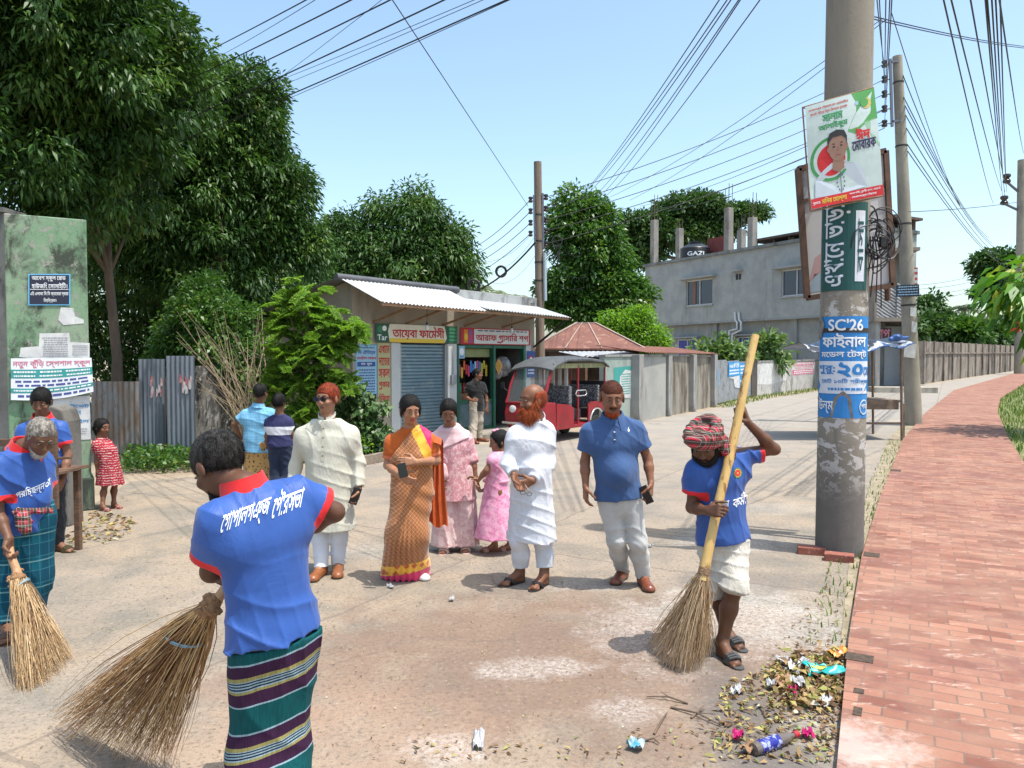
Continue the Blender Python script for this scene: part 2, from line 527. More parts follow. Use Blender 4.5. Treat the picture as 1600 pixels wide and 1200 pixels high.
def torso(f, J, g=0.0, k=.06, hem=None, hr=None, belly=0, bust=0, waist=1.0):
 """trunk inflated by g; hem: point the cloth hangs down to, hr its radius"""
 s = J['s']; ch, pv = np.array(J['ch']), np.array(J['pv'])
 ax = unit(np.array(J['sb']) - np.array(J['sa'])); sp = unit(ch - pv)
 fr = unit(np.cross(sp, ax))
 if fr @ np.array(J['F']) < 0: fr = -fr
 J['fr'] = fr
 up = sp
 sa, sb = np.array(J['sa']), np.array(J['sb'])
 w = np.linalg.norm(sb - sa)
 f.cone(sa - up * .02 * s, sb - up * .02 * s, .046 * s + g, .046 * s + g, k)
 nk = np.array(J['nk'])
 for q in (sa, sb): f.cone(nk - up * .03 * s, q * .9 + nk * .1, .05 * s + g, .04 * s + g, .05)
 f.cone(sa * .86 + sb * .14 - up * .09 * s, sb * .86 + sa * .14 - up * .09 * s, .085 * s + g, .085 * s + g, k, (fr, .95))
 wa = ch * .42 + pv * .58
 f.cone(ch - up * .13 * s, wa, .155 * s + g, (.142 * waist) * s + g, k, (fr, .68))
 f.cone(wa, pv + up * .02, (.142 * waist) * s + g, .155 * s + g, k, (fr, .70))
 if belly: f.ell(wa + fr * .05 * s - up * .02, (.125 * s, .10 * s + belly, .15 * s), (ax, fr, up), k)
 if bust:
  for q in (-1, 1): f.ell(ch - up * .14 * s + fr * .075 * s + ax * q * .065 * s, (.06 * s + g * .5,) * 3, None, .04)
 f.cone(ch + up * .0, np.array(J['nk']), .07 * s + g, .05 * s + g * .5, k)
 if hem is not None:
  h = np.array(hem); f.cone(pv, h, .155 * s + g, hr, k, (fr, .74))
 return fr, up, ax
def hand(f, wr, d, n, t, curl, s, spread=.0):
 """palm, four unequal fingers bent by curl (degrees per joint) and a thumb leaving the side; d towards the knuckles, n out of the palm, t thumb side"""
 wr = np.asarray(wr, float); d = unit(d); n = unit(np.asarray(n, float) - d * (np.asarray(n, float) @ d))
 t = unit(np.asarray(t, float) - d * (np.asarray(t, float) @ d) - n * (np.asarray(t, float) @ n)); s = s * 1.02
 for i in range(4):
  kx = wr + d * .088 * s + t * (.03 - .0195 * i) * s
  f.cone(wr + t * (.012 - .008 * i) * s, kx, .017 * s, .0125 * s, .012)
  p = kx; L = [.078, .086, .078, .062][i] * s; r = [.0092, .0095, .009, .008][i] * s
  base = unit(d + t * spread * (1.5 - i) * .5)
  for j, q in enumerate((.45, .3, .25)):
   a = rad(curl * (j + .6) * (1 + .08 * i))
   e = base * math.cos(a) + n * math.sin(a)
   p2 = p + e * L * q
   f.cone(p, p2, r * (1 - .08 * j), r * (.95 - .08 * j), .004); p = p2
 b = wr + d * .022 * s + t * .026 * s; e1 = unit(d * .55 + t * .75 + n * .35)
 p1 = b + e1 * .042 * s; f.cone(wr + d * .01 + t * .01, b, .018 * s, .015 * s, .012); f.cone(b, p1, .0145 * s, .0115 * s, .008)
 e2 = unit(d * .8 + t * .2 + n * (.3 + curl / 90)); p2 = p1 + e2 * .034 * s
 f.cone(p1, p2, .0112 * s, .0095 * s, .004); f.cone(p2, p2 + unit(e2 + n * .3) * .024 * s, .0095 * s, .008 * s, .004)
def head(f, J, hf, wide=1.0):
 wide *= 1.12
 s = J.get('hs', J['s']); F, U, R = hf
 c = np.array(J['hd']); F, U, R = np.array(F), np.array(U), np.array(R)
 M = (R, F, U)
 f.ell(c + U * .032 * s - F * .012 * s, (.073 * s * wide, .094 * s, .086 * s), M, .02)
 f.ell(c - U * .042 * s + F * .02 * s, (.056 * s * wide, .068 * s, .074 * s), M, .03)
 f.ell(c - U * .096 * s + F * .056 * s, (.026 * s, .02 * s, .018 * s), M, .025)
 f.ell(c + U * .03 * s + F * .066 * s, (.05 * s, .02 * s, .018 * s), M, .02)
 for q in (-1, 1):
  f.ell(c + R * q * .0335 * s + F * .098 * s + U * .008 * s, (.017 * s, .014 * s, .011 * s), M, .012, op='s')
  f.ell(c + R * q * .044 * s + F * .062 * s - U * .03 * s, (.02 * s, .018 * s, .018 * s), M, .02)
  f.ell(c + R * q * .0745 * s * wide - F * .008 * s - U * .005 * s, (.009 * s, .02 * s, .032 * s), M, .006)
  f.ell(c + R * q * .012 * s + F * .094 * s - U * .032 * s, (.010 * s, .011 * s, .009 * s), M, .008)
 f.cone(c + F * .084 * s + U * .015 * s, c + F * .104 * s - U * .028 * s, .008 * s, .0115 * s, .012)
 f.ell(c + F * .080 * s - U * .059 * s, (.024 * s, .012 * s, .0065 * s), M, .006)
 f.ell(c + F * .078 * s - U * .071 * s, (.021 * s, .012 * s, .007 * s), M, .006)
 f.cone(np.array(J['nk']), c - U * .055 * s - F * .018 * s, .056 * s, .047 * s, .035)
def foot(f, J, q, k=.02):
 s = J['s']; n, t, c = (np.array(J[x + q]) for x in 'ntc')
 side = unit(np.cross(np.array(J['d' + q]), (0, 0, 1)))
 f.cone(n + np.array((0, 0, .02)), c, .036 * s, .03 * s, k)
 f.cone(n, t - side * .01, .034 * s, .02 * s, k); f.cone(c, t + side * .012, .028 * s, .019 * s, k)
 f.cone(n, t + side * .03 * s - np.array(J['d' + q]) * .02, .03 * s, .016 * s, k)
 for i in range(5):
  b = t + side * (.03 - .0145 * i) * s - np.array(J['d' + q]) * (.012 + .004 * i) * s
  f.cone(b, b + np.array(J['d' + q]) * (.034 - .004 * i) * s - np.array((0, 0, .006)), .011 * s, (.012 if i == 4 else .009) * s, .004)
def legs(f, J, g=0, lo=None, k=.035, r=(.085, .056, .038)):
 s = J['s']
 for q in 'ab':
  h, kn, n = (np.array(J[x + q]) for x in 'hkn')
  f.cone(h, kn, r[0] * s + g, r[1] * s + g, k)
  back = -np.array(J['F']) * .02 * s
  f.cone(kn, kn * .6 + n * .4 + back, r[1] * .95 * s + g, r[1] * 1.0 * s + g, k)
  f.cone(kn * .6 + n * .4 + back, n, r[1] * 1.0 * s + g, r[2] * s + g, k)
def arm(f, J, q, g=0, k=.025, thin=1.0):
 s = J['s'] * thin; S, E, Wr = (np.array(J[x + q]) for x in 'sew')
 f.cone(S, E, .05 * s + g, .039 * s + g, k)
 m = E * .65 + Wr * .35
 f.cone(E, m, .039 * s + g, .04 * s + g, k); f.cone(m, Wr, .04 * s + g, .027 * s + g, k)
def sleeve(f, J, q, t0, r0, r1, k=.035, flatend=True, fore=None):
 """short sleeve ending at fraction t0 of the upper arm, or a long one ending at fraction fore of the forearm"""
 s = J['s']; S, E, Wr = (np.array(J[x + q]) for x in 'sew')
 if fore is None:
  e = S + (E - S) * t0; d = unit(E - S)
  f.cone(S, e + d * .06, r0 * s, r1 * s + .004, k, clip=[(e, d)])
 else:
  d = unit(Wr - E); e = E + (Wr - E) * fore
  f.cone(S, E, r0 * s, (r0 + r1) / 2 * s, k); f.cone(E, e + d * .05, (r0 + r1) / 2 * s, r1 * s, k, clip=[(e, d)])
SKIN = {}
def skin(name, c):
 c = (c[0] * 1.3, c[1] * 1.2, c[2] * 1.1)
 if name not in SKIN:
  m = mat('skin_' + name, c, tuple(q * .8 for q in c), 14, .5, .12, 260, spec=.35)
  b = m.node_tree.nodes['Principled BSDF']
  b.inputs['Subsurface Weight'].default_value = .06
  b.inputs['Subsurface Radius'].default_value = (.012, .005, .003)
  SKIN[name] = m
 return SKIN[name]
def body(root, J, hf, sk, h=.006, bare_arms='ab', hands=(), parts=True, feet=True, lips=(.16, .06, .045), wide=1.0, limbs=True, arm_thin=.92):
 """one continuous body surface under the clothes"""
 pts = [J[k] for k in J if len(k) == 2 and k[0] in 'hnsewkftc' and k not in ('ch', 'hs')] + [J['hd'] + Vector((0, 0, .06))]
 f = Field(pts, .17, h)
 torso(f, J, -.012)
 for q in bare_arms: arm(f, J, q, thin=arm_thin)
 if limbs: legs(f, J, -.004)
 if feet:
  for q in 'ab': foot(f, J, q)
 for hd in hands: hand(f, *hd, s=J['s'])
 head(f, J, hf, wide)
 s = J.get('hs', J['s']); c = np.array(J['hd']); F, U, R = (np.array(v) for v in hf)
 def zone(p):
  q = p - c
  x, y, z = q @ R / s, q @ F / s, q @ U / s
  lip = (np.abs(x) < .024 - np.abs(z + .065) * .9) & (np.abs(z + .065) < .014) & (y > .06)
  return lip.astype(int)
 o = fmesh('body', f, [sk, mat('lips_%d' % (lips[0] * 100), lips, None, 20, .45)], root, zone)
 return o
def eyes(root, J, hf, brow=(.012, .009, .008)):
 s = J.get('hs', J['s']); c = np.array(J['hd']); F, U, R = (np.array(v) for v in hf)
 for q in (-1, 1):
  mb = MB(); e = Vector(c + R * q * .0335 * s + F * .0812 * s + U * .009 * s)
  Fv = Vector(F) + Vector(R) * 0.05 * q
  mb.lathe(e, [(0, -.012 * s), (.0085 * s, -.008 * s), (.0115 * s, 0), (.0105 * s, .0045 * s), (.0088 * s, .0074 * s)], 12, Fv)
  mb.lathe(e, [(.0088 * s, .0074 * s), (.004 * s, .0112 * s), (0, .0118 * s)], 12, Fv, 1)
  Uu = Vector(U); mb.v = [tuple(Vector(v) - Uu * ((Vector(v) - e).dot(Uu) * .5)) for v in mb.v]
  mb.build('eye', [flat('eye_white', (.2, .165, .14), .6), flat('iris', (.015, .009, .007), .5)], root, True)
  mb = MB(); b = Vector(c + F * .0865 * s + U * .029 * s)
  Rv, Uv, Fv = Vector(R), Vector(U), Vector(F)
  mb.tube([b + Rv * q * .012 * s, b + Rv * q * .026 * s + Uv * .006 * s + Fv * .0 * s, b + Rv * q * .047 * s - Fv * .014 * s + Uv * .001], [.004 * s, .0048 * s, .002 * s], 6)
  mb.build('eyebrow', mat('brow_%d' % (brow[0] * 1000), brow, None, 90, .9), root, True)
def hair_mat(name, c, c2=None):
 return mat('hair_' + name, c, c2 or tuple(x * .5 for x in c), 55, .5, .6, 240, sx=(1, 1, .5), spec=.18, lo=.4, hi=.6)
def hairdo(root, J, hf, m, style='short', n=2500, length=.022, thick=.0016, h=.005, name='hair', seed=1, clipc=.008, vol=.012, extra=None, nape=-.075):
 s = J.get('hs', J['s']); c = np.array(J['hd']); F, U, R = (np.array(v) for v in hf); M = (R, F, U)
 f = Field([c + U * .05 - F * .12, c - U * .32 - F * .1, c + F * .2 + U * .1, c + F * .12 - U * .26], .14 * s, h)
 if style == 'short':
  f.ell(c + U * .038 * s - F * .022 * s, (.0815 * s + vol * .4, .094 * s + vol, .083 * s + vol), M, 0,
              clip=[(c + (F * .8 - U * .6) * (clipc + .03) * s, F * .8 - U * .6), (c + U * nape * s, -U)])
  f.ell(c + F * .095 * s - U * .016 * s, (.069 * s, .066 * s, .082 * s - clipc * s), M, .006, op='s')
  for q in (-1, 1): f.ell(c + R * q * .0795 * s + F * .014 * s + U * .012 * s, (.006 * s, .010 * s, .032 * s), M, .008)
 if style == 'bald':
  f.ell(c + U * .02 * s - F * .014 * s, (.082 * s + vol * .7, .094 * s + vol, .08 * s + vol), M, 0,
              clip=[(c + U * .06 * s, U), (c + F * .03 * s, F * .95 + U * .3), (c + U * -.08 * s, -U)])
 if style == 'bun':
  f.ell(c + U * .036 * s - F * .022 * s, (.082 * s + vol * .7, .096 * s + vol, .084 * s + vol), M, 0,
              clip=[(c + (F * .86 - U * .5) * .05 * s, F * .86 - U * .5), (c - U * .1 * s, -U)])
  f.ell(c + F * .095 * s - U * .02 * s, (.067 * s, .075 * s, .092 * s), M, .006, op='s')
  f.cone(c + U * .126 * s + F * .06 * s, c + U * .136 * s - F * .05 * s, .006 * s, .006 * s, .012, op='s')
  for q in (-1, 1): f.ell(c + R * q * .082 * s + F * .012 * s - U * .01 * s, (.009 * s, .03 * s, .055 * s), M, .015)
  f.ell(c - F * .125 * s - U * .03 * s, (.05 * s, .04 * s, .05 * s), M, .02)
 if style == 'beard':
  f.ell(c - U * .085 * s + F * .035 * s, (.073 * s, .065 * s, .05 * s), M, 0, clip=[(c - U * .052 * s, U + F * .25)])
  for q in (-1, 1): f.cone(c + R * q * .078 * s + F * .014 * s, c + R * q * .06 * s + F * .04 * s - U * .07 * s, .008 * s, .02 * s, .02)
  f.cone(c + F * .104 * s - U * .046 * s - R * .03 * s, c + F * .104 * s - U * .046 * s + R * .03 * s, .006 * s, .006 * s, .01, (F, .9))
 if style == 'goatee':
  f.ell(c - U * .1 * s + F * .05 * s, (.042 * s, .035 * s, .03 * s), M, 0, clip=[(c - U * .078 * s, U + F * .2)])
  for q in (-1, 1): f.cone(c + R * q * .055 * s + F * .03 * s - U * .055 * s, c + R * q * .03 * s + F * .05 * s - U * .1 * s, .007 * s, .014 * s, .02)
 if style == 'moustache':
  for q in (-1, 1): f.cone(c + F * .1 * s - U * .046 * s, c + F * .085 * s - U * .054 * s + R * q * .03 * s, .0075 * s, .004 * s, .006)
 if extra: extra(f, c, F, U, R, s)
 f.folds(.0012, (260, 210, 190), 3.2, seed, 30)
 V, Q = f.mesh()
 if len(V) == 0: return None
 r = np.random.default_rng(seed)
 if n:
  i = r.integers(0, len(Q), n); p = V[Q[i]].mean(1)
  nr = np.cross(V[Q[i, 2]] - V[Q[i, 0]], V[Q[i, 3]] - V[Q[i, 1]]); nr /= np.linalg.norm(nr, axis=1)[:, None] + 1e-9
  g = (-F * .5 - U * .9) if 'beard' != style else (-U + F * .15)
  dr = g[None] * .9 + nr * (.45 if style == 'beard' else .22) + r.normal(0, .25, (n, 3)); dr /= np.linalg.norm(dr, axis=1)[:, None]
  sd_ = np.cross(dr, nr); sd_ /= np.linalg.norm(sd_, axis=1)[:, None] + 1e-9
  L = length * r.uniform(.6, 1.3, (n, 1)) * s
  a = p + sd_ * thick - dr * .004; b = p - sd_ * thick - dr * .004; e1 = p + dr * L - sd_ * thick * .2; e2 = p + dr * L + sd_ * thick * .2
  k = len(V); V = np.concatenate([V, a, b, e1, e2]); j = np.arange(n)
  Q = np.concatenate([Q, np.stack([k + j, k + n + j, k + 2 * n + j, k + 3 * n + j], 1)])
 return npmesh(name, V, Q, m, root, True)
def cloth(name, c, c2=None, rough=.85, weave=900, fold=.35, fscale=9, sheen=.15, sx=(1, 1, .45), spec=.25):
 """woven cloth: slight colour variation, weave and soft crease bumps"""
 if name in MATS: return MATS[name]
 m, nt, b = nodes(name)
 v = coords(nt, sx)
 col = mixc(nt, ramp(nt, noise(nt, v, 7, 5, .6), [(.35, 0), (.65, 1)]).outputs[0], c, c2 or tuple(x * .86 for x in c))
 nt.links.new(col, b.inputs['Base Color'])
 b.inputs['Roughness'].default_value = rough; b.inputs['Specular IOR Level'].default_value = spec
 b.inputs['Sheen Weight'].default_value = sheen
 n1 = bump(nt, b, noise(nt, v, fscale, 5, .55, 1.2), fold, .03)
 bump(nt, b, noise(nt, coords(nt), weave, 1), .12, .001, n1)
 MATS[name] = m
 return m
def wrap(flat_, name, o, parent, c, rt, up, n, w, h, eps=.001, reach=.5, lift=.003):
 """print a Flat sheet on the surface of mesh o: plane at c spanned by rt (width w) and up (height h), seen along -n"""
 me = o.data; off = parent.location
 V = np.zeros(len(me.vertices) * 3, np.float32); me.vertices.foreach_get('co', V); V = V.reshape(-1, 3) + np.array(off)
 T = BVHTree.FromPolygons([tuple(x) for x in V], [tuple(p.vertices) for p in me.polygons])
 c, rt, up, n = Vector(c), Vector(rt).normalized(), Vector(up).normalized(), Vector(n).normalized()
 last = [c]
 def fn(u, v):
  q = c + rt * (u - .5) * w + up * (v - .5) * h
  hit, nn, i, dd = T.ray_cast(q + n * reach, -n)
  p = hit if hit else q + n * ((last[0] - c).dot(n))
  last[0] = p
  return p + n * lift, n
 return flat_.build(name, fn, parent, eps=eps)
# ------------------------------------------------------------------ ground, road, brick pavement
def v3(p): return Vector(p)
def sheet(name, outline, m, dz, step=1.2, kind='structure', label=None):
 """flat-ish sheet that follows the terrain: outline (x, y) polygon filled with strips"""
 bm = bmesh.new()
 vs = [bm.verts.new((x, y, 0)) for x, y in outline]
 bm.faces.new(vs)
 ys = [p[1] for p in outline]
 y = 10.0
 while y < min(max(ys), 90):
  g = bm.verts[:] + bm.edges[:] + bm.faces[:]
  bmesh.ops.bisect_plane(bm, geom=g, plane_co=(0, y, 0), plane_no=(0, 1, 0)); y += step * (1 + max(0, y - 20) * .08)
 for v in bm.verts: v.co.z = float(terrain(v.co.y)) + dz
 bmesh.ops.triangulate(bm, faces=bm.faces[:])
 bmesh.ops.recalc_face_normals(bm, faces=bm.faces)
 for f in bm.faces:
  if f.normal.z < 0: f.normal_flip()
 me = bpy.data.meshes.new(name); bm.to_mesh(me); bm.free()
 o = link(name, me, m); tag(o, kind=kind, label=label)
 return o
def road_material():
 m, nt, b = nodes('dusty_concrete')
 v = coords(nt)
 big = noise(nt, v, .35, 5, .6, .6); mid = noise(nt, v, 1.6, 6, .65, .3); fine = noise(nt, v, 38, 5, .7); grit = noise(nt, v, 160, 3, .7)
 c = mixc(nt, ramp(nt, big, [(.38, 0), (.62, 1)]).outputs[0], (.285, .236, .188), (.325, .255, .185))
 c = mixc(nt, math_(nt, 'MULTIPLY', ramp(nt, mid, [(.42, 0), (.66, 1)]).outputs[0], .8), c, (.17, .16, .135))
 sep = N(nt, 'SeparateXYZ'); nt.links.new(v, sep.inputs[0])
 def blob(x, y, rx, ry, lo=.0, hi=.5, ns=.5, sc=2.2):
  dx = math_(nt, 'DIVIDE', math_(nt, 'SUBTRACT', sep.outputs[0], x), rx); dy = math_(nt, 'DIVIDE', math_(nt, 'SUBTRACT', sep.outputs[1], y), ry)
  r = math_(nt, 'ADD', math_(nt, 'MULTIPLY', dx, dx), math_(nt, 'MULTIPLY', dy, dy))
  r = math_(nt, 'ADD', r, math_(nt, 'MULTIPLY', math_(nt, 'SUBTRACT', noise(nt, v, sc, 6, .7, .5), .5), ns * 4))
  return ramp(nt, r, [(lo, 1), (1.0, 0)], 'EASE').outputs[0]
 # reddish brick dust, a damp dark band, a second dark band, sprinkled white powder
 c = mixc(nt, math_(nt, 'MULTIPLY', blob(.2, 4.6, 2.3, 1.7, -.7), .75), c, (.19, .118, .085))
 c = mixc(nt, math_(nt, 'MULTIPLY', blob(-1.0, 3.6, 1.0, .8), .4), c, (.40, .27, .19))
 c = mixc(nt, math_(nt, 'MULTIPLY', blob(1.2, 3.55, .34, 1.5, .0, .5, .35, 3), .8), c, (.12, .11, .105))
 c = mixc(nt, math_(nt, 'MULTIPLY', blob(2.0, 6.2, .9, .35, .0, .5, .3, 3), .55), c, (.14, .125, .115))
 pw = noise(nt, v, 30, 8, .85)
 for x, y, rx, ry, k in ((.12, 4.45, .45, .2, .9), (1.7, 5.3, .8, 1.0, .8), (.9, 5.0, .5, .8, .75), (-.3, 3.5, .3, .2, .8), (2.2, 7.6, .7, .6, .6), (.5, 6.1, .6, .25, .5), (-1.4, 7.2, .5, .4, .4), (.6, 3.9, .25, .2, .7), (3.0, 9.2, 1.2, .5, .4), (1.6, 3.6, .3, .6, .5)):
  k2 = math_(nt, 'MULTIPLY', blob(x, y, rx, ry, -.3, .5, .75, 4.5), ramp(nt, pw, [(.40, 0), (.72, k * .8)]).outputs[0])
  c = mixc(nt, k2, c, (.68, .66, .63))
 # speckle: gravel grit and crumbs
 c = mixc(nt, math_(nt, 'MULTIPLY', ramp(nt, fine, [(.52, 0), (.66, 1)]).outputs[0], .7), c, (.11, .09, .075))
 c = mixc(nt, math_(nt, 'MULTIPLY', ramp(nt, fine, [(.26, 1), (.42, 0)]).outputs[0], .5), c, (.46, .40, .33))
 c = mixc(nt, math_(nt, 'MULTIPLY', ramp(nt, grit, [(.55, 0), (.66, 1)]).outputs[0], .6), c, (.10, .08, .065))
 # paler with distance, slab joints and cracks
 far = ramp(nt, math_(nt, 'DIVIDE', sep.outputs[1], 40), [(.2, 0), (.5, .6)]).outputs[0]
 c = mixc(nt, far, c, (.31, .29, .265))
 a = rad(30)
 u = math_(nt, 'ADD', math_(nt, 'MULTIPLY', sep.outputs[0], math.sin(a)), math_(nt, 'MULTIPLY', sep.outputs[1], math.cos(a)))
 w = math_(nt, 'SUBTRACT', math_(nt, 'MULTIPLY', sep.outputs[0], math.cos(a)), math_(nt, 'MULTIPLY', sep.outputs[1], math.sin(a)))
 wob = math_(nt, 'MULTIPLY', math_(nt, 'SUBTRACT', noise(nt, v, 3, 3), .5), .12)
 for src, per, off, wd in ((u, 4.5, 1.2, .008), (w, 3.4, 1.6, .009)):
  f = math_(nt, 'FRACT', math_(nt, 'DIVIDE', math_(nt, 'ADD', math_(nt, 'ADD', src, wob), 60 + off), per))
  c = mixc(nt, math_(nt, 'MULTIPLY', math_(nt, 'LESS_THAN', f, wd), .45), c, (.13, .105, .09))
 vo = N(nt, 'TexVoronoi', feature='DISTANCE_TO_EDGE'); vo.inputs['Scale'].default_value = .33
 wv = nt.nodes.new('ShaderNodeVectorMath'); wv.operation = 'ADD'; nz = N(nt, 'TexNoise'); nz.inputs['Scale'].default_value = 1.4; nz.inputs['Detail'].default_value = 6
 nt.links.new(v, nz.inputs['Vector']); nt.links.new(v, wv.inputs[0]); nt.links.new(nz.outputs['Color'], wv.inputs[1]); nt.links.new(wv.outputs[0], vo.inputs['Vector'])
 crack = ramp(nt, vo.outputs['Distance'], [(.0, 1), (.008, 0)]).outputs[0]
 c = mixc(nt, math_(nt, 'MULTIPLY', math_(nt, 'MULTIPLY', crack, ramp(nt, big, [(.45, 0), (.6, 1)]).outputs[0]), .6), c, (.1, .08, .07))
 nt.links.new(c, b.inputs['Base Color']); b.inputs['Roughness'].default_value = .92; b.inputs['Specular IOR Level'].default_value = .2
 n1 = bump(nt, b, fine, .5, .006); bump(nt, b, mid, .4, .03, n1)
 return m
earth = mat('dry_earth', (.36, .29, .21), (.27, .21, .15), 1.2, .95, .6, 26, col3=(.19, .15, .11), scale3=14)
grd = sheet('ground', [(-400, -60), (400, -60), (400, 900), (-400, 900)], earth, 0, 1.5)
# road: both arms of the junction
def xy(p): return (p.x, p.y)
edge = [G(1308, 1210), G(1326, 1010), G(1346, 880), G(1376, 780), G(1411, 690), G(1446, 648), G(1490, 612), G(1590, 583)]
e0 = edge[0]; e1_ = e0 - (edge[1] - e0).normalized() * 8
RE = [(e1_.x, e1_.y)] + [xy(p) for p in edge]
left = [(-14, -6), (-14, 9.4), xy(G(150, 786)), xy(G(205, 752)), xy(G(330, 744)), xy(G(470, 732)), xy(G(560, 720)), xy(G(610, 706)), xy(G(760, 694)), xy(G(840, 684)), xy(G(985, 662)), xy(G(1110, 640)), xy(G(1180, 626)), xy(G(1310, 606)), xy(G(1400, 602)), xy(G(1450, 601)), xy(G(1560, 583)), xy(G(1592, 579))]
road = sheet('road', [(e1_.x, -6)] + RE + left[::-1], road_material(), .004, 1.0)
def brick_material():
 m, nt, b = nodes('red_brick_paving')
 v = coords(nt, (1, 1, 1), (0, 0, rad(28)))
 br = N(nt, 'TexBrick'); br.inputs['Scale'].default_value = 1; br.inputs['Brick Width'].default_value = .225; br.inputs['Row Height'].default_value = .108
 br.inputs['Mortar Size'].default_value = .006; br.inputs['Mortar Smooth'].default_value = .3; br.inputs['Bias'].default_value = -.1
 br.inputs['Color1'].default_value = (.19, .078, .056, 1); br.inputs['Color2'].default_value = (.36, .175, .118, 1); br.inputs['Mortar'].default_value = (.15, .095, .075, 1)
 nz = N(nt, 'TexNoise'); nz.inputs['Scale'].default_value = 3; nt.links.new(v, nz.inputs['Vector'])
 mv = nt.nodes.new('ShaderNodeMix'); mv.data_type = 'VECTOR'; mv.inputs[0].default_value = .012
 nt.links.new(v, mv.inputs[4]); nt.links.new(nz.outputs['Color'], mv.inputs[5]); nt.links.new(mv.outputs[1], br.inputs['Vector'])
 vv = coords(nt)
 c = mixc(nt, ramp(nt, noise(nt, vv, 2.2, 6, .65), [(.38, 0), (.68, .55)]).outputs[0], br.outputs['Color'], (.34, .215, .155))
 c = mixc(nt, ramp(nt, noise(nt, vv, 1.1, 7, .7, .4), [(.50, 0), (.64, .7)]).outputs[0], c, (.18, .075, .065))
 c = mixc(nt, ramp(nt, noise(nt, coords(nt, (1, 3, 1), (0, 0, rad(28))), 5, 6, .75), [(.58, 0), (.7, .6)]).outputs[0], c, (.62, .46, .38))
 c = mixc(nt, ramp(nt, noise(nt, vv, 60, 3, .7), [(.6, 0), (.72, .6)]).outputs[0], c, (.2, .1, .08))
 sep = N(nt, 'SeparateXYZ'); nt.links.new(vv, sep.inputs[0])
 dx = math_(nt, 'DIVIDE', math_(nt, 'SUBTRACT', sep.outputs[0], 1.62), .3); dy = math_(nt, 'DIVIDE', math_(nt, 'SUBTRACT', sep.outputs[1], 3.45), .28)
 r = math_(nt, 'ADD', math_(nt, 'ADD', math_(nt, 'MULTIPLY', dx, dx), math_(nt, 'MULTIPLY', dy, dy)), math_(nt, 'MULTIPLY', math_(nt, 'SUBTRACT', noise(nt, vv, 7, 6, .75), .5), 4))
 c = mixc(nt, ramp(nt, r, [(0, .6), (1, 0)]).outputs[0], c, (.5, .41, .37))
 nt.links.new(c, b.inputs['Base Color']); b.inputs['Roughness'].default_value = .9; b.inputs['Specular IOR Level'].default_value = .25
 n1 = bump(nt, b, br.outputs['Fac'], -.6, .006); bump(nt, b, noise(nt, vv, 90, 4), .35, .006, n1)
 return m
BRK = brick_material()
PW = .065     # the pavement stands this high above the road
pl = [(e1_.x, e1_.y)] + [xy(p) for p in edge]
prt = [xy(G(1960, 1210, PW)), xy(G(1740, 860, PW)), xy(G(1662, 785, PW)), xy(G(1600, 722, PW)), xy(G(1576, 684, PW)), xy(G(1559, 645, PW)), xy(G(1563, 622, PW)), xy(G(1600, 600, PW)), xy(G(1660, 588, PW))]
pav = sheet('pavement', pl + prt[::-1] + [(prt[0][0] - 3.6, prt[0][1] - 7)][:0] + [], BRK, PW, 1.0)
# skirt so that the slab has a real edge
def skirt(o, depth, m):
 bm = bmesh.new(); bm.from_mesh(o.data)
 ed = [e for e in bm.edges if e.is_boundary]
 r = bmesh.ops.extrude_edge_only(bm, edges=ed)
 for g in r['geom']:
  if isinstance(g, bmesh.types.BMVert): g.co.z -= depth
 bmesh.ops.recalc_face_normals(bm, faces=bm.faces)
 bm.to_mesh(o.data); bm.free()
skirt(pav, .07, BRK)
# broken bricks missing at the edge: thin dark slabs laid on the paving
def notch(p, w, l, ang, name='pavement_gap'):
 mb = MB(); c = Vector((p.x, p.y, PW + float(terrain(p.y)) + .0025)); R = Matrix.Rotation(ang, 3, 'Z')
 mb.box(c, (w, l, .003), R); o = mb.build(name, mat('gap_dark', (.045, .03, .022), (.09, .06, .04), 30, .95, .8, 60)); tag(o, kind='structure')
for px, py, w, l in ((1343, 1028, .15, .12), (1362, 867, .13, .16), (1340, 1112, .04, .1), (1342, 1080, .05, .06), (1400, 735, .14, .2)): notch(G(px, py, PW), w, l, rad(-28))
# worn verge between road and pavement: dirt with weeds
vg = []
for (x, y), k in zip(RE[2:7], (.1, .16, .25, .4, .5)): vg.append((x - k, y - .1))
sheet('verge', RE[2:7] + vg[::-1], mat('verge_soil', (.33, .27, .19), (.22, .18, .12), 4, .95, .8, 40, col3=(.13, .15, .05), scale3=16), .010, 1.0)
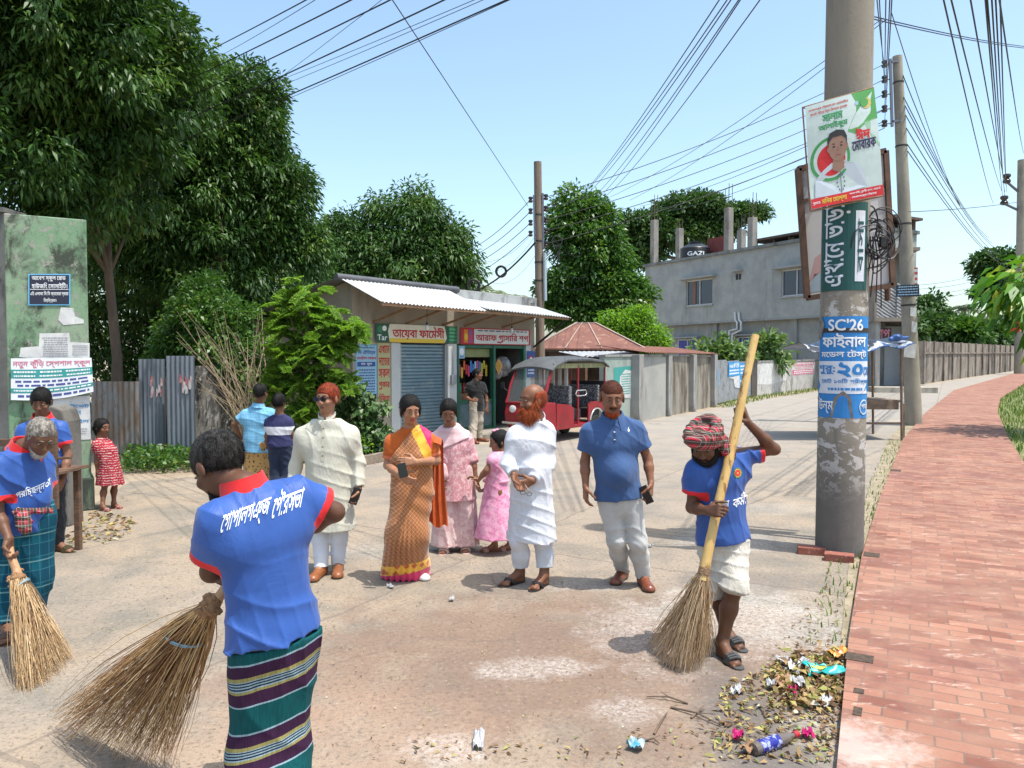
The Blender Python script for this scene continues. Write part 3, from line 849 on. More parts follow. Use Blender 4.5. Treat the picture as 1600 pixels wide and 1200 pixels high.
# lawn right of the pavement
lawn_pts = prt[2:] + [(60, 60), (30, 18), (13.5, 9.2)]
lawn = sheet('lawn_soil', lawn_pts, mat('lawn_earth', (.10, .13, .035), (.18, .17, .07), 3, .95, .5, 30, col3=(.3, .25, .16), scale3=6), .012, 1.0)
def blades(name, pts, h, w, m, seed=1, lean=.5, label=None, kind='stuff', parent=None):
 r = np.random.default_rng(seed); p = np.asarray(pts, float); n = len(p)
 a = r.uniform(0, 6.283, n); hh = h * r.uniform(.5, 1.4, n); d = np.stack([np.cos(a), np.sin(a), 0 * a], 1); s = np.stack([-np.sin(a), np.cos(a), 0 * a], 1)
 ln = (r.uniform(0, 1, n) * lean * hh)[:, None]; up = np.array([0, 0, 1.0])
 b0 = p - s * w; b1 = p + s * w; m0 = p + d * ln * .35 + up * (hh * .6)[:, None]; t = p + d * ln + up * hh[:, None]
 V = np.concatenate([b0, b1, m0 + s * w * .8, m0 - s * w * .8, t + s * w * .1, t - s * w * .1]); k = np.arange(n)
 F = np.concatenate([np.stack([k, k + n, k + 2 * n, k + 3 * n], 1), np.stack([k + 3 * n, k + 2 * n, k + 4 * n, k + 5 * n], 1)])
 o = npmesh(name, V, F, m, parent, True); setrnd_(o, np.tile(r.random(n), 6))
 return tag(o, label=label, kind=kind) if not parent else o
def setrnd_(o, vals):
 a = o.data.attributes.new('rnd', 'FLOAT', 'POINT'); a.data.foreach_set('value', np.asarray(vals, np.float32))
def leafmat(name, stops, rough=.45, trans=.25, spec=.4):
 if name in MATS: return MATS[name]
 m, nt, b = nodes(name)
 at = N(nt, 'Attribute', attribute_name='rnd')
 c = ramp(nt, at.outputs['Fac'], stops).outputs[0]
 nt.links.new(c, b.inputs['Base Color']); b.inputs['Roughness'].default_value = rough; b.inputs['Specular IOR Level'].default_value = spec
 tr = nt.nodes.new('ShaderNodeBsdfTranslucent'); mx = nt.nodes.new('ShaderNodeMixShader'); mx.inputs[0].default_value = trans
 nt.links.new(mixc(nt, 1, c, (1.5, 1.6, .7), 'MULTIPLY'), tr.inputs['Color'])
 nt.links.new(b.outputs[0], mx.inputs[1]); nt.links.new(tr.outputs[0], mx.inputs[2])
 nt.links.new(mx.outputs[0], nt.nodes['Material Output'].inputs[0])
 MATS[name] = m
 return m
GRASS = leafmat('grass_blade', [(0, (.05, .10, .012)), (.6, (.11, .19, .025)), (1, (.25, .26, .08))], .6)
def scatter(poly, n, seed):
 r = np.random.default_rng(seed); a = np.array(poly); lo, hi = a.min(0), a.max(0); out = []
 while sum(len(o) for o in out) < n:
  q = r.uniform(lo, hi, (n * 2, 2)); out.append(q[in_poly(q, poly)])
 q = np.concatenate(out)[:n]
 return np.concatenate([q, terrain(q[:, 1])[:, None] + .01], 1)
lp = scatter(lawn_pts[:-3] + [(40, 44), (24, 18), (13.5, 9.2)], 26000, 3)
blades('lawn_grass', lp, .13, .012, GRASS, 3, .9, 'short green grass growing right of the brick pavement')
# ------------------------------------------------------------------ buildings, walls, fences
Z3 = Vector((0, 0, 1))
def corrugated(c00, u, v, waves, amp, m, name, parent=None, label=None, cat=None, thick=.004, jag=0, group=None, rust=None, mbonly=False, seed=1):
 """corrugated sheet: ridges run along v; u spans the waves"""
 c00, u, v = Vector(c00), Vector(u), Vector(v); n = u.cross(v).normalized()
 mb = MB(); k = waves * 6; r = random.Random(seed); vs = []
 for side in (0, 1):
  for i in range(k + 1):
   t = i / k; h = amp * math.sin(2 * math.pi * waves * t)
   j = 0
   for s_ in (0, .34, .67, 1):
    e = (r.random() - .5) * jag if s_ in (0, 1) and side == 0 else 0
    vs.append(c00 + u * t + v * s_ + n * (h + side * thick + jag * .3 * math.sin(7 * t + 3 * s_)) )
 N_ = (k + 1) * 4
 for side in (0, 1):
  b = side * N_
  for i in range(k):
   for s_ in range(3): mb.f.append((b + i * 4 + s_, b + i * 4 + 4 + s_, b + i * 4 + 5 + s_, b + i * 4 + 1 + s_)); mb.mi.append(0)
 for i in range(k):
  for s_ in (0, 3): mb.f.append((i * 4 + s_, i * 4 + 4 + s_, N_ + i * 4 + 4 + s_, N_ + i * 4 + s_)); mb.mi.append(0)
 for i in (0, k):
  for s_ in range(3): mb.f.append((i * 4 + s_, i * 4 + s_ + 1, N_ + i * 4 + s_ + 1, N_ + i * 4 + s_)); mb.mi.append(0)
 mb.v = [tuple(x) for x in vs]
 o = mb.build(name, m, parent, True, origin=None if parent else c00)
 if label: tag(o, label, cat, group)
 return o
def stained(name, base, alt, dark, ds=2.0, streak=(1, 1, .25), lo=.5, hi=.62, rough=.92, fleck=None, bs=.4):
 """weathered wall: base/alternate colour patches with dark growth in vertical streaks"""
 if name in MATS: return MATS[name]
 m, nt, b = nodes(name)
 v = coords(nt); w = coords(nt, streak)
 c = mixc(nt, ramp(nt, noise(nt, v, 1.3, 6, .65), [(.4, 0), (.6, 1)]).outputs[0], base, alt)
 c = mixc(nt, math_(nt, 'MULTIPLY', ramp(nt, noise(nt, w, ds, 7, .7, .4), [(lo, 0), (hi, 1)]).outputs[0], .9), c, dark)
 if fleck: c = mixc(nt, ramp(nt, noise(nt, v, 9, 6, .75, .5), [(.57, 0), (.61, 1)]).outputs[0], c, fleck)
 c = mixc(nt, ramp(nt, noise(nt, v, 45, 4, .7), [(.55, 0), (.8, .5)]).outputs[0], c, dark)
 nt.links.new(c, b.inputs['Base Color']); b.inputs['Roughness'].default_value = rough; b.inputs['Specular IOR Level'].default_value = .2
 bump(nt, b, noise(nt, v, 30, 6, .7), bs, .01)
 MATS[name] = m
 return m
INK = lambda n, c: flat('print_' + n, c, .6)
PAPER = mat('old_paper', (.62, .62, .60), (.50, .50, .50), 5, .8, col3=(.42, .42, .42), scale3=12)
# --- green gate pillar and what hangs on it
def gate_pillar():
 d = 8.9
 ca = P(75, 600, d); nf = Vector((-ca.x, -ca.y, 0)).normalized(); rt = Vector((-nf.y, nf.x, 0)); f0 = d - .002
 def on(px, py, off=0):
  r = ray(px, py); o = Vector((0, 0, HC)); t = ((ca + nf * off - o).dot(nf)) / r.dot(nf); return o + r * t
 xl, xr = on(12, 600), on(140, 600); wd = (xr - xl).length; mid = (xl + xr) / 2; mid.z = 0; zt = on(70, 338).z
 R = Matrix((rt, -nf, Z3)).transposed(); c = mid - nf * .33
 gm = stained('pillar_green', (.16, .28, .165), (.26, .33, .235), (.045, .047, .04), 3.2, (1, 1, .6), .47, .6, fleck=(.29, .28, .25))
 root = empty('gate_pillar', onz(c.x, c.y), 'tall square gate pillar with peeling green paint and black mould', 'pillar')
 mb = MB(); mb.box((c.x, c.y, zt / 2), (wd, .66, zt), R); mb.build('shaft', gm, root, bevel=.012)
 mb = MB(); mb.box((c.x, c.y, .2), (wd + .06, .72, .4), R); mb.build('plinth', stained('plinth_green', (.10, .20, .12), (.2, .24, .18), (.04, .04, .035), 3), root, bevel=.02)
 def q(x0, y0, x1, y1, dz=.004): return quad_map(on(x0, y1, dz), on(x1, y1, dz), on(x1, y0, dz), on(x0, y0, dz))
 # blue-black notice plate
 fl = Flat(); fl.rect(0, 0, 1, 1, INK('sky', (.12, .42, .68)), 0); fl.rect(.03, .035, .97, .965, INK('night', (.012, .016, .04)), 1)
 w = WHITEINK();
 fl.text('আেবশ স্কুল েরাড', .08, .76, .88, .93, w, 2); fl.text('হাউজিং েসাসাইিট।', .08, .53, .92, .72, w, 2); fl.rect(.04, .5, .96, .515, w, 2)
 fl.text('এই এলাকা িস িস ক্যােমরা দ্বারা', .05, .28, .95, .45, w, 2); fl.text('িনয়িন্ত্রত।', .36, .07, .66, .23, w, 2)
 o = fl.build('notice_plate', q(44, 428, 110, 477, .012), origin=P(77, 452, f0 - .012)); tag(o, 'dark blue notice plate with white lettering fixed high on the green pillar', 'sign')
 # white paper notices
 fl = Flat(); fl.poly([(0, .1), (.3, 0), (1, .02), (1, .62), (.72, .66), (.70, 1), (.28, .98), (.27, .5), (.02, .45)], PAPER, 0); fl.lines(.32, .1, .68, .85, 9, INK('faint', (.30, .30, .33)), 1, 3); fl.lines(.74, .15, .97, .55, 6, INK('faint', (.30, .30, .33)), 1, 5)
 o = fl.build('paper_notice', q(30, 520, 140, 562, .004), origin=P(85, 540, f0)); tag(o, 'torn white paper notices pasted across the pillar above the long banner', 'poster')
 fl = Flat(); fl.poly([(0, .3), (.1, 1), (.6, .95), (.65, .5), (1, .3), (1, .1), (.2, 0)], PAPER, 0)
 o = fl.build('paper_scrap', q(91, 480, 131, 508, .004), origin=P(110, 495, f0)); tag(o, 'torn scrap of white paper below the dark blue plate', 'poster')
 # long school banner
 fl = Flat(); wh = mat('banner_white', (.72, .74, .78), (.62, .64, .70), 3, .6)
 tl = mat('banner_teal', (.03, .28, .27), (.04, .24, .24), 3, .6)
 fl.rect(0, 0, 1, 1, wh, 0, 12, 2); fl.rect(0, .52, 1, .73, tl, 1, 12); fl.rect(0, .17, 1, .28, tl, 1, 12)
 fl.text('নতুন কুঁিড় েস্পশাল স্কুল', .02, .76, .98, .97, INK('pink', (.60, .16, .22)), 1)
 for (a, b_, c_, d_, s_) in ((.03, .63, .30, .71, 1), (.33, .63, .62, .71, 2), (.66, .63, .97, .71, 3), (.03, .54, .30, .61, 4), (.33, .54, .62, .61, 5), (.66, .54, .97, .61, 6), (.03, .19, .30, .26, 7), (.36, .19, .97, .26, 8)): fl.lines(a, b_, c_, d_, 1, w, 2, s_)
 fl.lines(.05, .30, .95, .49, 2, INK('navy', (.05, .07, .25)), 1, 9); fl.lines(.05, .04, .95, .15, 1, INK('navy', (.05, .07, .25)), 1, 10)
 A, B, C_, D_ = on(17, 625, .05), on(146, 612, .05), on(143, 559, .05), on(17, 560, .05)
 base = quad_map(A, B, C_, D_)
 o = fl.build('cloth_banner', lambda u, v: (base(u, v)[0] + nf * (.012 * math.sin(u * 9) * (1 - v)) - Z3 * (.04 * (1 - v) * math.sin(u * math.pi)), base(u, v)[1]), origin=A); tag(o, 'white and teal cloth banner with pink headline stretched round the pillar', 'banner')
 fl = Flat(); fl.poly([(0, .0), (1, .05), (.97, 1), (.05, .96)], PAPER, 0); bl_ = INK('blue', (.03, .22, .50))
 fl.text('প্রাইেভট', .15, .72, .95, .82, bl_, 1); fl.text('পড়ােনা হয়', .25, .58, .75, .68, bl_, 1); fl.text('েমাবাইল', .2, .4, .95, .5, bl_, 1); fl.lines(.2, .15, .9, .3, 3, INK('faint', (.30, .30, .33)), 1, 4)
 o = fl.build('blue_print_poster', q(80, 618, 142, 690, .006), origin=P(110, 650, f0)); tag(o, 'white poster with blue print low on the green pillar', 'poster')
 # dark wall behind on the left
 mb = MB(); p = onz(P(-30, 600, 9.9).x, 9.9); hh = P(0, 332, 9.9).z
 mb.box(p + Vector((-.2, .2, hh / 2)), (1.1, .4, hh)); mb.box(p + Vector((-.2, .18, hh + .03)), (1.16, .46, .06)); o = mb.build('gate_post', stained('post_grey', (.13, .13, .12), (.2, .2, .19), (.04, .04, .04), 2), origin=p); tag(o, 'dark grey concrete gate post at the left edge behind the green pillar', 'pillar')
 # low concrete stub in front
 p = onz(P(92, 700, 8.3).x, 8.3); mb = MB(); mb.prism([p + Vector((-.17, -.1, 0)), p + Vector((.15, -.1, 0)), p + Vector((.14, -.1, 1.15)), p + Vector((.1, -.1, 1.28)), p + Vector((-.02, -.1, 1.33)), p + Vector((-.14, -.1, 1.25))], (0, .3, 0))
 o = mb.build('concrete_stub', stained('stub_grey', (.13, .12, .105), (.19, .175, .155), (.05, .047, .044), 3), origin=p, bevel=.02); tag(o, 'broken stub of grey concrete leaning on the green pillar', 'post')
gate_pillar()
def cart():
 p = onz(P(38, 700, 6.6).x, 6.6)
 wd = mat('cart_wood', (.16, .085, .05), (.09, .05, .03), 9, .8, .5, 60, sx=(1, 1, 6))
 root = empty('handcart', p, 'old brown wooden handcart parked behind the grey bearded sweeper', 'cart')
 a = P(-40, 752, 6.7); b = P(60, 748, 6.5)
 mb = MB()
 for i in range(5): mb.beam(a + Vector((0, .17 * i, 0)), b + Vector((0, .17 * i, 0)), .155, .03)
 mb.build('bed', wd, root, bevel=.004)
 mb = MB()
 for x in (.12, .88):
  q = a.lerp(b, x); mb.beam((q.x, q.y - .02, 0.0), (q.x, q.y - .02, q.z), .05, .05)
  mb.beam((q.x, q.y + .7, 0.0), (q.x, q.y + .7, q.z), .05, .05)
 mb.build('leg', wd, root)
 mb = MB(); q = P(79, 690, 6.45); mb.beam((q.x, q.y, .55), (q.x, q.y, 1.22), .11, .035, (0, 1, 0)); mb.beam(P(-30, 692, 6.6), P(28, 691, 6.5), .03, .06); mb.beam((q.x - .08, q.y + .01, .98), (q.x + .16, q.y + .01, .99), .03, .02); mb.build('side_board', wd, root, bevel=.003)
 mb = MB(); c = Vector((P(-30, 700, 6.6).x, 6.95, .34)); mb.tube([c + Vector((.33 * math.cos(t), 0, .33 * math.sin(t))) for t in [6.2832 * i / 28 for i in range(29)]], .022, 6)
 w = mb.build('wheel', flat('tyre_black', (.02, .02, .02), .8), root, True)
 mb = MB()
 for i in range(12): mb.beam(c, c + Vector((.32 * math.cos(i * .5236), 0, .32 * math.sin(i * .5236))), .006, .006)
 mb.build('spokes', flat('dull_steel', (.3, .3, .3), .4, .8), w)
cart()
# --- corrugated iron fence and old walls on the left
TIN = mat('old_tin', (.26, .27, .28), (.22, .16, .12), 3, .5, .15, 30, metal=.4, sx=(2, 2, .5), col3=(.20, .13, .09), scale3=5)
TIN2 = mat('blue_grey_tin', (.21, .24, .28), (.16, .185, .215), 2, .5, .1, 30, metal=.3, sx=(2, 2, .4))
def tin_fence():
 for x0, y0, x1, y1, yt, dd, m, lab, wv in ((145, 722, 221, 718, 596, 13.5, TIN, 'crumpled silver corrugated sheet beside the gate pillar', 9),
                                              (219, 705, 260, 703, 561, 13.55, TIN2, 'tall blue grey corrugated sheet left of its twin', 6),
                                              (262, 703, 306, 700, 556, 13.4, TIN2, 'tall blue grey corrugated sheet with torn red paper near the old wall', 6)):
  a, b = P(x0, y0, dd), P(x1, y1, dd); a.z = b.z = float(terrain(dd)) + .12; t = P(x0, yt, dd).z
  o = corrugated(a, b - a, Z3 * (t - a.z), wv, .016, m, 'corrugated_sheet', None, lab, 'fence sheet', jag=.03 if m is TIN else .004, group='corrugated fence sheets')
  o.location = a
  if m is TIN2:
   fl = Flat(); rp = mat('red_paper', (.42, .10, .12), (.55, .48, .46), 9, .8); r = random.Random(x0)
   for i in range(10):
    u = .45 + r.random() * .42; v = .58 + r.random() * .16
    fl.poly([(u, v), (u + .05 + .06 * r.random(), v + .01), (u + .09, v + .07), (u + .02, v + .1)], rp if r.random() < .75 else PAPER, .1 * i)
   n = Vector((0, -1, 0)); q = quad_map(a + n * .035, b + n * .035, b + Z3 * (t - a.z) + n * .035, a + Z3 * (t - a.z) + n * .035)
   tag(fl.build('torn_paper', q, origin=a), 'torn red and white paper strips on the %s tall blue grey sheet' % ('left' if x0 < 250 else 'right'), 'poster')
 mb = MB()
 for x in (218, 240, 262, 300):
  p = P(x, 700, 13.62); mb2 = MB(); p.z = float(terrain(p.y)); tp = P(x, 590, 13.62).z
  mb2.beam(p, Vector((p.x, p.y, tp)), .06, .05); o = mb2.build('fence_post', mat('post_wood', (.20, .14, .09), (.12, .08, .05), 8, .85, .5, 50), origin=p)
  tag(o, 'rough wooden post behind the corrugated fence sheets', 'post', 'fence posts')
 # old plastered wall
 a, b = P(302, 712, 14.4), P(428, 706, 15.8); a.z = float(terrain(a.y)); b.z = float(terrain(b.y)); h = P(302, 572, 14.4).z - a.z
 mb = MB(); mb.beam(a + Z3 * h / 2, b + Z3 * h / 2, .16, h)
 o = mb.build('plaster_wall', stained('rotten_plaster', (.18, .165, .145), (.34, .33, .31), (.035, .033, .03), 1.6, (1, 1, .35), .42, .56, fleck=(.40, .38, .36)), origin=a); tag(o, 'old blotchy plaster wall between the corrugated sheets and the shop', 'wall')
tin_fence()
# --- the shop building
SA = Vector((-3.19, 15.2, 0)); SU = Vector((3.75, 3.8, 0)).normalized(); SN = Vector((SU.y, -SU.x, 0)); SL = 5.34
def S(t, a, z): return SA + SU * t + SN * a + Z3 * z
SROT = Matrix((SU, -SN, Z3)).transposed()
def sbox(mb, t0, t1, a0, a1, z0, z1, mi=0): return mb.box(S((t0 + t1) / 2, (a0 + a1) / 2, (z0 + z1) / 2), (t1 - t0, abs(a1 - a0), z1 - z0), SROT, mi)
def srect(t0, z0, t1, z1, a): return quad_map(S(t0, a, z0), S(t1, a, z0), S(t1, a, z1), S(t0, a, z1))
def shop():
 root = empty('shop_building', S(SL / 2, 0, 0), 'low shop building with a wide tin awning, one blue shutter and one green framed front', 'shop')
 beige = stained('shop_beige', (.36, .31, .25), (.31, .27, .22), (.16, .14, .115), 1.2, (1, 1, .3), .56, .74)
 cream = stained('shop_white', (.56, .56, .55), (.48, .49, .49), (.2, .2, .19), 2, (1, 1, .3), .6, .75)
 D = 4.3
 mb = MB()
 sbox(mb, 0, .16, -D, 0, 0, 2.62)                        # gable end
 mb.prism([S(0, -D, 2.62), S(0, 0, 2.62), S(0, 0, 3.28), S(0, -.25, 3.36)], SU * .16)
 sbox(mb, .16, SL, -D, -D + .15, 0, 2.7)
 sbox(mb, SL - .16, SL, -D + .15, 0, 0, 3.2)
 sbox(mb, .16, .93, -.16, 0, 0, 2.15)
 sbox(mb, .16, SL - .16, -.16, -.002, 2.15, 3.2)
 mb.build('wall', beige, root)
 for t0, t1 in ((.93, 1.16), (2.47, 2.74), (5.0, 5.18)): mb = MB(); sbox(mb, t0, t1, -.2, .03, 0, 2.15); mb.build('column', cream, root, bevel=.006)
 mb = MB(); sbox(mb, -.1, 5.5, -.1, .95, -.1, .17); mb.build('front_step', stained('step_grey', (.28, .26, .23), (.34, .31, .27), (.12, .11, .1), 3), root, bevel=.01)
 # rear roof, ridge and the two awnings
 tin = mat('grey_roof_tin', (.20, .21, .22), (.15, .155, .16), 2, .5, .2, 20, metal=.4)
 corrugated(S(-.35, -D - .35, 2.66), S(2.75, -D - .35, 2.66) - S(-.35, -D - .35, 2.66), S(-.35, .05, 3.43) - S(-.35, -D - .35, 2.66), 26, .018, tin, 'rear_roof', root)
 mb = MB(); mb.tube([S(-.38, .02, 3.42), S(2.78, .02, 3.36)], .075, 10); mb.build('ridge_cap', mat('dark_ridge', (.06, .065, .075), (.09, .09, .1), 4, .5), root, True)
 wt = mat('white_tin', (.52, .53, .535), (.42, .43, .44), 3, .4, .1, 20, metal=.25, col3=(.46, .44, .42), scale3=6)
 o = corrugated(S(-.02, 1.02, 2.90), S(2.78, 1.02, 2.84) - S(-.02, 1.02, 2.90), S(-.3, .02, 3.40) - S(-.02, 1.02, 2.90), 30, .014, wt, 'awning', root)
 corrugated(S(2.72, 1.06, 2.88), S(5.5, 1.06, 2.80) - S(2.72, 1.06, 2.88), S(2.72, -.15, 3.22) - S(2.72, 1.06, 2.88), 30, .014, wt, 'awning', root)
 mb = MB(); mb.beam(S(2.76, -.12, 3.27), S(SL + .1, -.12, 3.22), .24, .22); mb.build('parapet', stained('parapet_grey', (.38, .39, .39), (.30, .31, .31), (.1, .1, .1), 2), root, bevel=.01)
 mb = MB(); sbox(mb, 2.76, SL, -D, -.26, 3.1, 3.18); mb.build('flat_roof', tin, root)
 wood = mat('strut_wood', (.30, .17, .09), (.2, .11, .06), 9, .8, .4, 40)
 for t in (.5, 1.35, 2.35, 3.0, 4.2):
  mb = MB(); mb.beam(S(t, .0, 2.56), S(t + .25, .92, 2.86 - .015 * t), .05, .04); mb.build('strut', wood, root)
 mb = MB(); mb.beam(S(5.3, .02, 2.1), S(5.45, 1.0, 2.78), .05, .04); mb.build('strut', flat('black_iron', (.02, .02, .02), .6), root)
 mb = MB(); mb.beam(S(-.0, .98, 2.86), S(5.48, 1.0, 2.77), .04, .05); mb.build('eave_beam', wood, root)
 # roller shutter
 mb = MB(); n = 26
 pr = []
 for i in range(n):
  z0 = .2 + 1.93 * i / n; z1 = .2 + 1.93 * (i + 1) / n
  pr += [(z0, -.09), (z0 + (z1 - z0) * .25, -.065), (z0 + (z1 - z0) * .75, -.065)]
 pr.append((2.13, -.09)); vs = [S(t, a, z) for t in (1.16, 2.47) for z, a in pr]; k = len(pr)
 mb.add(vs, [(i, k + i, k + i + 1, i + 1) for i in range(k - 1)])
 mb.build('roller_shutter', mat('shutter_blue', (.20, .29, .34), (.17, .25, .30), 2, .4, .05, 30, metal=.35, col3=(.26, .33, .36), scale3=3), root)
 mb = MB(); sbox(mb, 1.16, 1.21, -.12, .0, .17, 2.13); sbox(mb, 2.42, 2.47, -.12, .0, .17, 2.13); mb.build('shutter_rail', flat('rail_grey', (.35, .36, .37), .5, .4), root)
 # green framed shop front
 gr = mat('green_paint', (.02, .13, .075), (.015, .10, .06), 6, .45)
 mb = MB()
 for t in (2.76, 3.90, 4.93): sbox(mb, t, t + .07, -.1, .02, .17, 2.13)
 sbox(mb, 2.83, 4.93, -.1, -.0, 2.06, 2.13); sbox(mb, 2.83, 3.90, -.09, -.01, .80, .86); sbox(mb, 2.83, 3.90, -.09, -.01, .17, .25)
 mb.build('door_frame', gr, root)
 mb = MB(); sbox(mb, 2.83, 3.90, -.045, -.04, .25, .80); mb.build('glass_pane', mat('shop_glass', (.10, .16, .18), (.14, .2, .22), 3, .08, spec=.8), root)
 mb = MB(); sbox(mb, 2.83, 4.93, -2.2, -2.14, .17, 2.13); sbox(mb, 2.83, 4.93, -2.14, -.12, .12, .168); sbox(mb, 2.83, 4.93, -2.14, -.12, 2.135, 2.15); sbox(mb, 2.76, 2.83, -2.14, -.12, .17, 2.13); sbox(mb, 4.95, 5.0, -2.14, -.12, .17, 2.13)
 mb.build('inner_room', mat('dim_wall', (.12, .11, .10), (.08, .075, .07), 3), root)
 mb = MB(); sbox(mb, 2.86, 3.88, -.7, -.3, .17, 1.0); mb.build('counter', mat('counter_wood', (.22, .13, .08), None, 6, .5), root)
 mb = MB()
 for z in (1.15, 1.45, 1.75): sbox(mb, 2.86, 4.9, -2.1, -1.75, z, z + .03)
 mb.build('shelf', mat('counter_wood', (.22, .13, .08)), root)
 mb = MB(); sbox(mb, 2.84, 3.89, -.11, -.105, 1.85, 2.05); mb.build('valance', mat('olive_cloth', (.26, .28, .12), None, 6), root)
 # goods in the shop front
 cols = [(.55, .05, .16), (.62, .12, .03), (.05, .2, .5), (.6, .45, .05), (.65, .65, .62), (.1, .35, .15), (.5, .03, .04), (.3, .5, .65)]
 r = random.Random(5)
 for i in range(14):
  t = 2.92 + .07 * i; z = 1.76 - .1 * (i % 3) * r.random(); c = cols[r.randrange(8)]; p = S(t, -.16, z)
  mb = MB(); w, h = .055, .17 + .1 * r.random()
  mb.box(p - Z3 * h / 2, (w, .012, h), SROT); mb.box(p + Z3 * .004, (w * .5, .006, .016), SROT)
  o = mb.build('snack_packet', flat('packet_%d' % (sum(c) * 1000), c, .3), origin=p, bevel=.004); tag(o, 'bright snack packets strung in a row across the open grocery front', 'packet', 'snack packets in the grocery')
 for i in range(16):
  c = cols[r.randrange(8)]; p = S(2.95 + .055 * (i % 8) * 2.1, -.5 - .12 * (i // 8), 1.0); mb = MB(); mb.lathe(p, [(.04, 0), (.045, .02), (.045, .16), (.03, .2), (.032, .21), (.032, .24), (.0, .24)], 10)
  o = mb.build('jar', flat('jar_%d' % (sum(c) * 1000), tuple(x * .8 for x in c), .15), smooth=True, origin=p); tag(o, 'plastic jars of sweets on the grocery counter', 'jar', 'sweet jars on the counter')
 # goods behind the glass
 for i in range(10):
  c = [(.2, .4, .62), (.6, .6, .6), (.04, .2, .45), (.3, .5, .3)][i % 4]; p = S(2.9 + .1 * i, -.17, .27 + .0); mb = MB(); mb.box(p + Z3 * .17, (.085, .09, .34 + .08 * (i % 3)), SROT)
  o = mb.build('goods_carton', flat('carton_%d' % (sum(c) * 1000), c, .4), origin=p, bevel=.004); tag(o, 'cartons of goods behind the low shop glass', 'carton', 'cartons behind the glass')
 # hanging plastic bundle in the right bay
 f = Field([S(4.4, -.2, 1.55)], .35, .012); f.ell(npa(S(4.45, -.25, 1.62)), (.22, .14, .26), None, .05); f.ell(npa(S(4.25, -.22, 1.5)), (.14, .1, .2), None, .05); f.folds(.02, (40, 40, 30), 2, 3)
 V, F = f.mesh(); o = npmesh('plastic_bundle', V, F, mat('clear_plastic', (.32, .31, .31), (.15, .14, .14), 9, .2), origin=S(4.4, -.2, 1.5)); tag(o, 'bundle of clear plastic goods hanging in the dark bay of the grocery', 'bundle')
 p = S(4.08, -.05, 1.7); fl = Flat(); fl.poly([(0, .6), (.5, 1), (1, .55), (.45, 0)], INK('amber', (.62, .32, .06)), 0); fl.poly([(.15, .58), (.5, .86), (.85, .55), (.47, .14)], INK('ochre', (.5, .24, .03)), 1)
 o = fl.build('hanging_card', srect(3.98, 1.42, 4.25, 1.82, -.02), origin=p); tag(o, 'amber diamond shaped card hanging in the grocery bay', 'sign')
 # electricity meter on the middle column, bulbs under the awning
 p = S(2.6, .06, 1.35); mb = MB(); mb.box(p, (.13, .1, .2), SROT); mb.tube([p + Z3 * .1, S(2.6, .06, 2.1)], .012, 6); o = mb.build('electricity_meter', flat('meter_grey', (.3, .31, .32), .4), origin=p, bevel=.01); tag(o, 'grey electricity meter on the white column between the shops', 'meter')
 for t, a in ((1.42, .6), (3.98, .55)):
  p = S(t, a, 2.58); root2 = empty('hanging_bulb', p, 'glass bulb hanging under the awning of the %s' % ('shuttered pharmacy' if t < 2 else 'open grocery'), 'light bulb', 'bulbs under the awning')
  mb = MB(); mb.lathe(p - Z3 * .12, [(.0, -.06), (.03, -.045), (.042, -.01), (.035, .025), (.018, .06)], 14); mb.build('bulb', flat('bulb_glass', (.6, .62, .62), .1), root2, True)
  mb = MB(); mb.lathe(p - Z3 * .12, [(.02, .06), (.022, .1), (.006, .12)], 10); mb.tube([p, p + Z3 * .3], .005, 6); mb.build('bulb_holder', flat('holder_black', (.03, .03, .03), .4), root2, True)
 # signs
 red, yel, wh, grn = INK('red', (.45, .015, .03)), INK('yellow', (.72, .50, .05)), INK('cream', (.70, .66, .55)), INK('green', (.03, .20, .10))
 fl = Flat(); fl.rect(0, 0, 1, 1, INK('darkgreen', (.02, .09, .05)), 0); fl.poly([(.16, .0), (.83, .0), (.86, .3), (.83, .98), (.16, 1), (.14, .6)], wh, 1); fl.rect(.16, 0, .83, .22, yel, 1.5)
 fl.text('তােয়বা ফােম^সী', .19, .16, .82, .93, red, 3, heavy=.06); fl.text('Tar', .02, .1, .13, .4, WHITEINK(), 1)
 for k in range(4): fl.rect(.88, .12 + .21 * k, .99, .24 + .21 * k, grn, 2)
 fl.disc(.05, .7, .03, .2, grn, 2); fl.disc(.1, .75, .025, .15, WHITEINK(), 2)
 o = fl.build('shop_sign', srect(.52, 2.16, 2.74, 2.54, .05), origin=S(1.6, .05, 2.3)); tag(o, 'long cream and yellow pharmacy sign with red lettering above the shutter', 'sign')
 fl = Flat(); fl.rect(0, 0, 1, 1, red, 0); fl.rect(.18, .06, .98, .94, INK('white', (.68, .68, .66)), 1); fl.rect(.04, .1, .10, .9, INK('orange', (.7, .2, .03)), 1); fl.rect(.11, .1, .16, .9, INK('violet', (.25, .10, .3)), 1); fl.disc(.07, .45, .022, .22, yel, 2); fl.disc(.135, .4, .02, .2, INK('magenta', (.6, .05, .2)), 2)
 fl.text('আরাফ গ_াসাির শপ', .20, .1, .97, .72, red, 2, heavy=.06); fl.lines(.22, .78, .95, .92, 1, INK('navy', (.05, .07, .25)), 2, 3)
 o = fl.build('shop_sign', srect(2.84, 2.14, 5.12, 2.52, .05), origin=S(4, .05, 2.3)); tag(o, 'long white grocery sign with red lettering above the green shop front', 'sign')
 fl = Flat(); fl.rect(0, 0, 1, 1, INK('olive', (.42, .40, .20)), 0)
 for k, t in enumerate(('এখােন', 'দােতর', 'সকল', 'প_কার', 'িচিকৎসা', 'করা হয়')): fl.text(t, .08, .86 - .165 * k, .92, .97 - .165 * k, red, 1, heavy=.06)
 o = fl.build('vertical_sign', srect(.60, .62, .92, 2.14, .008), origin=S(.76, 0, 1.4)); tag(o, 'narrow olive board with red words stacked one below another beside the shutter', 'sign')
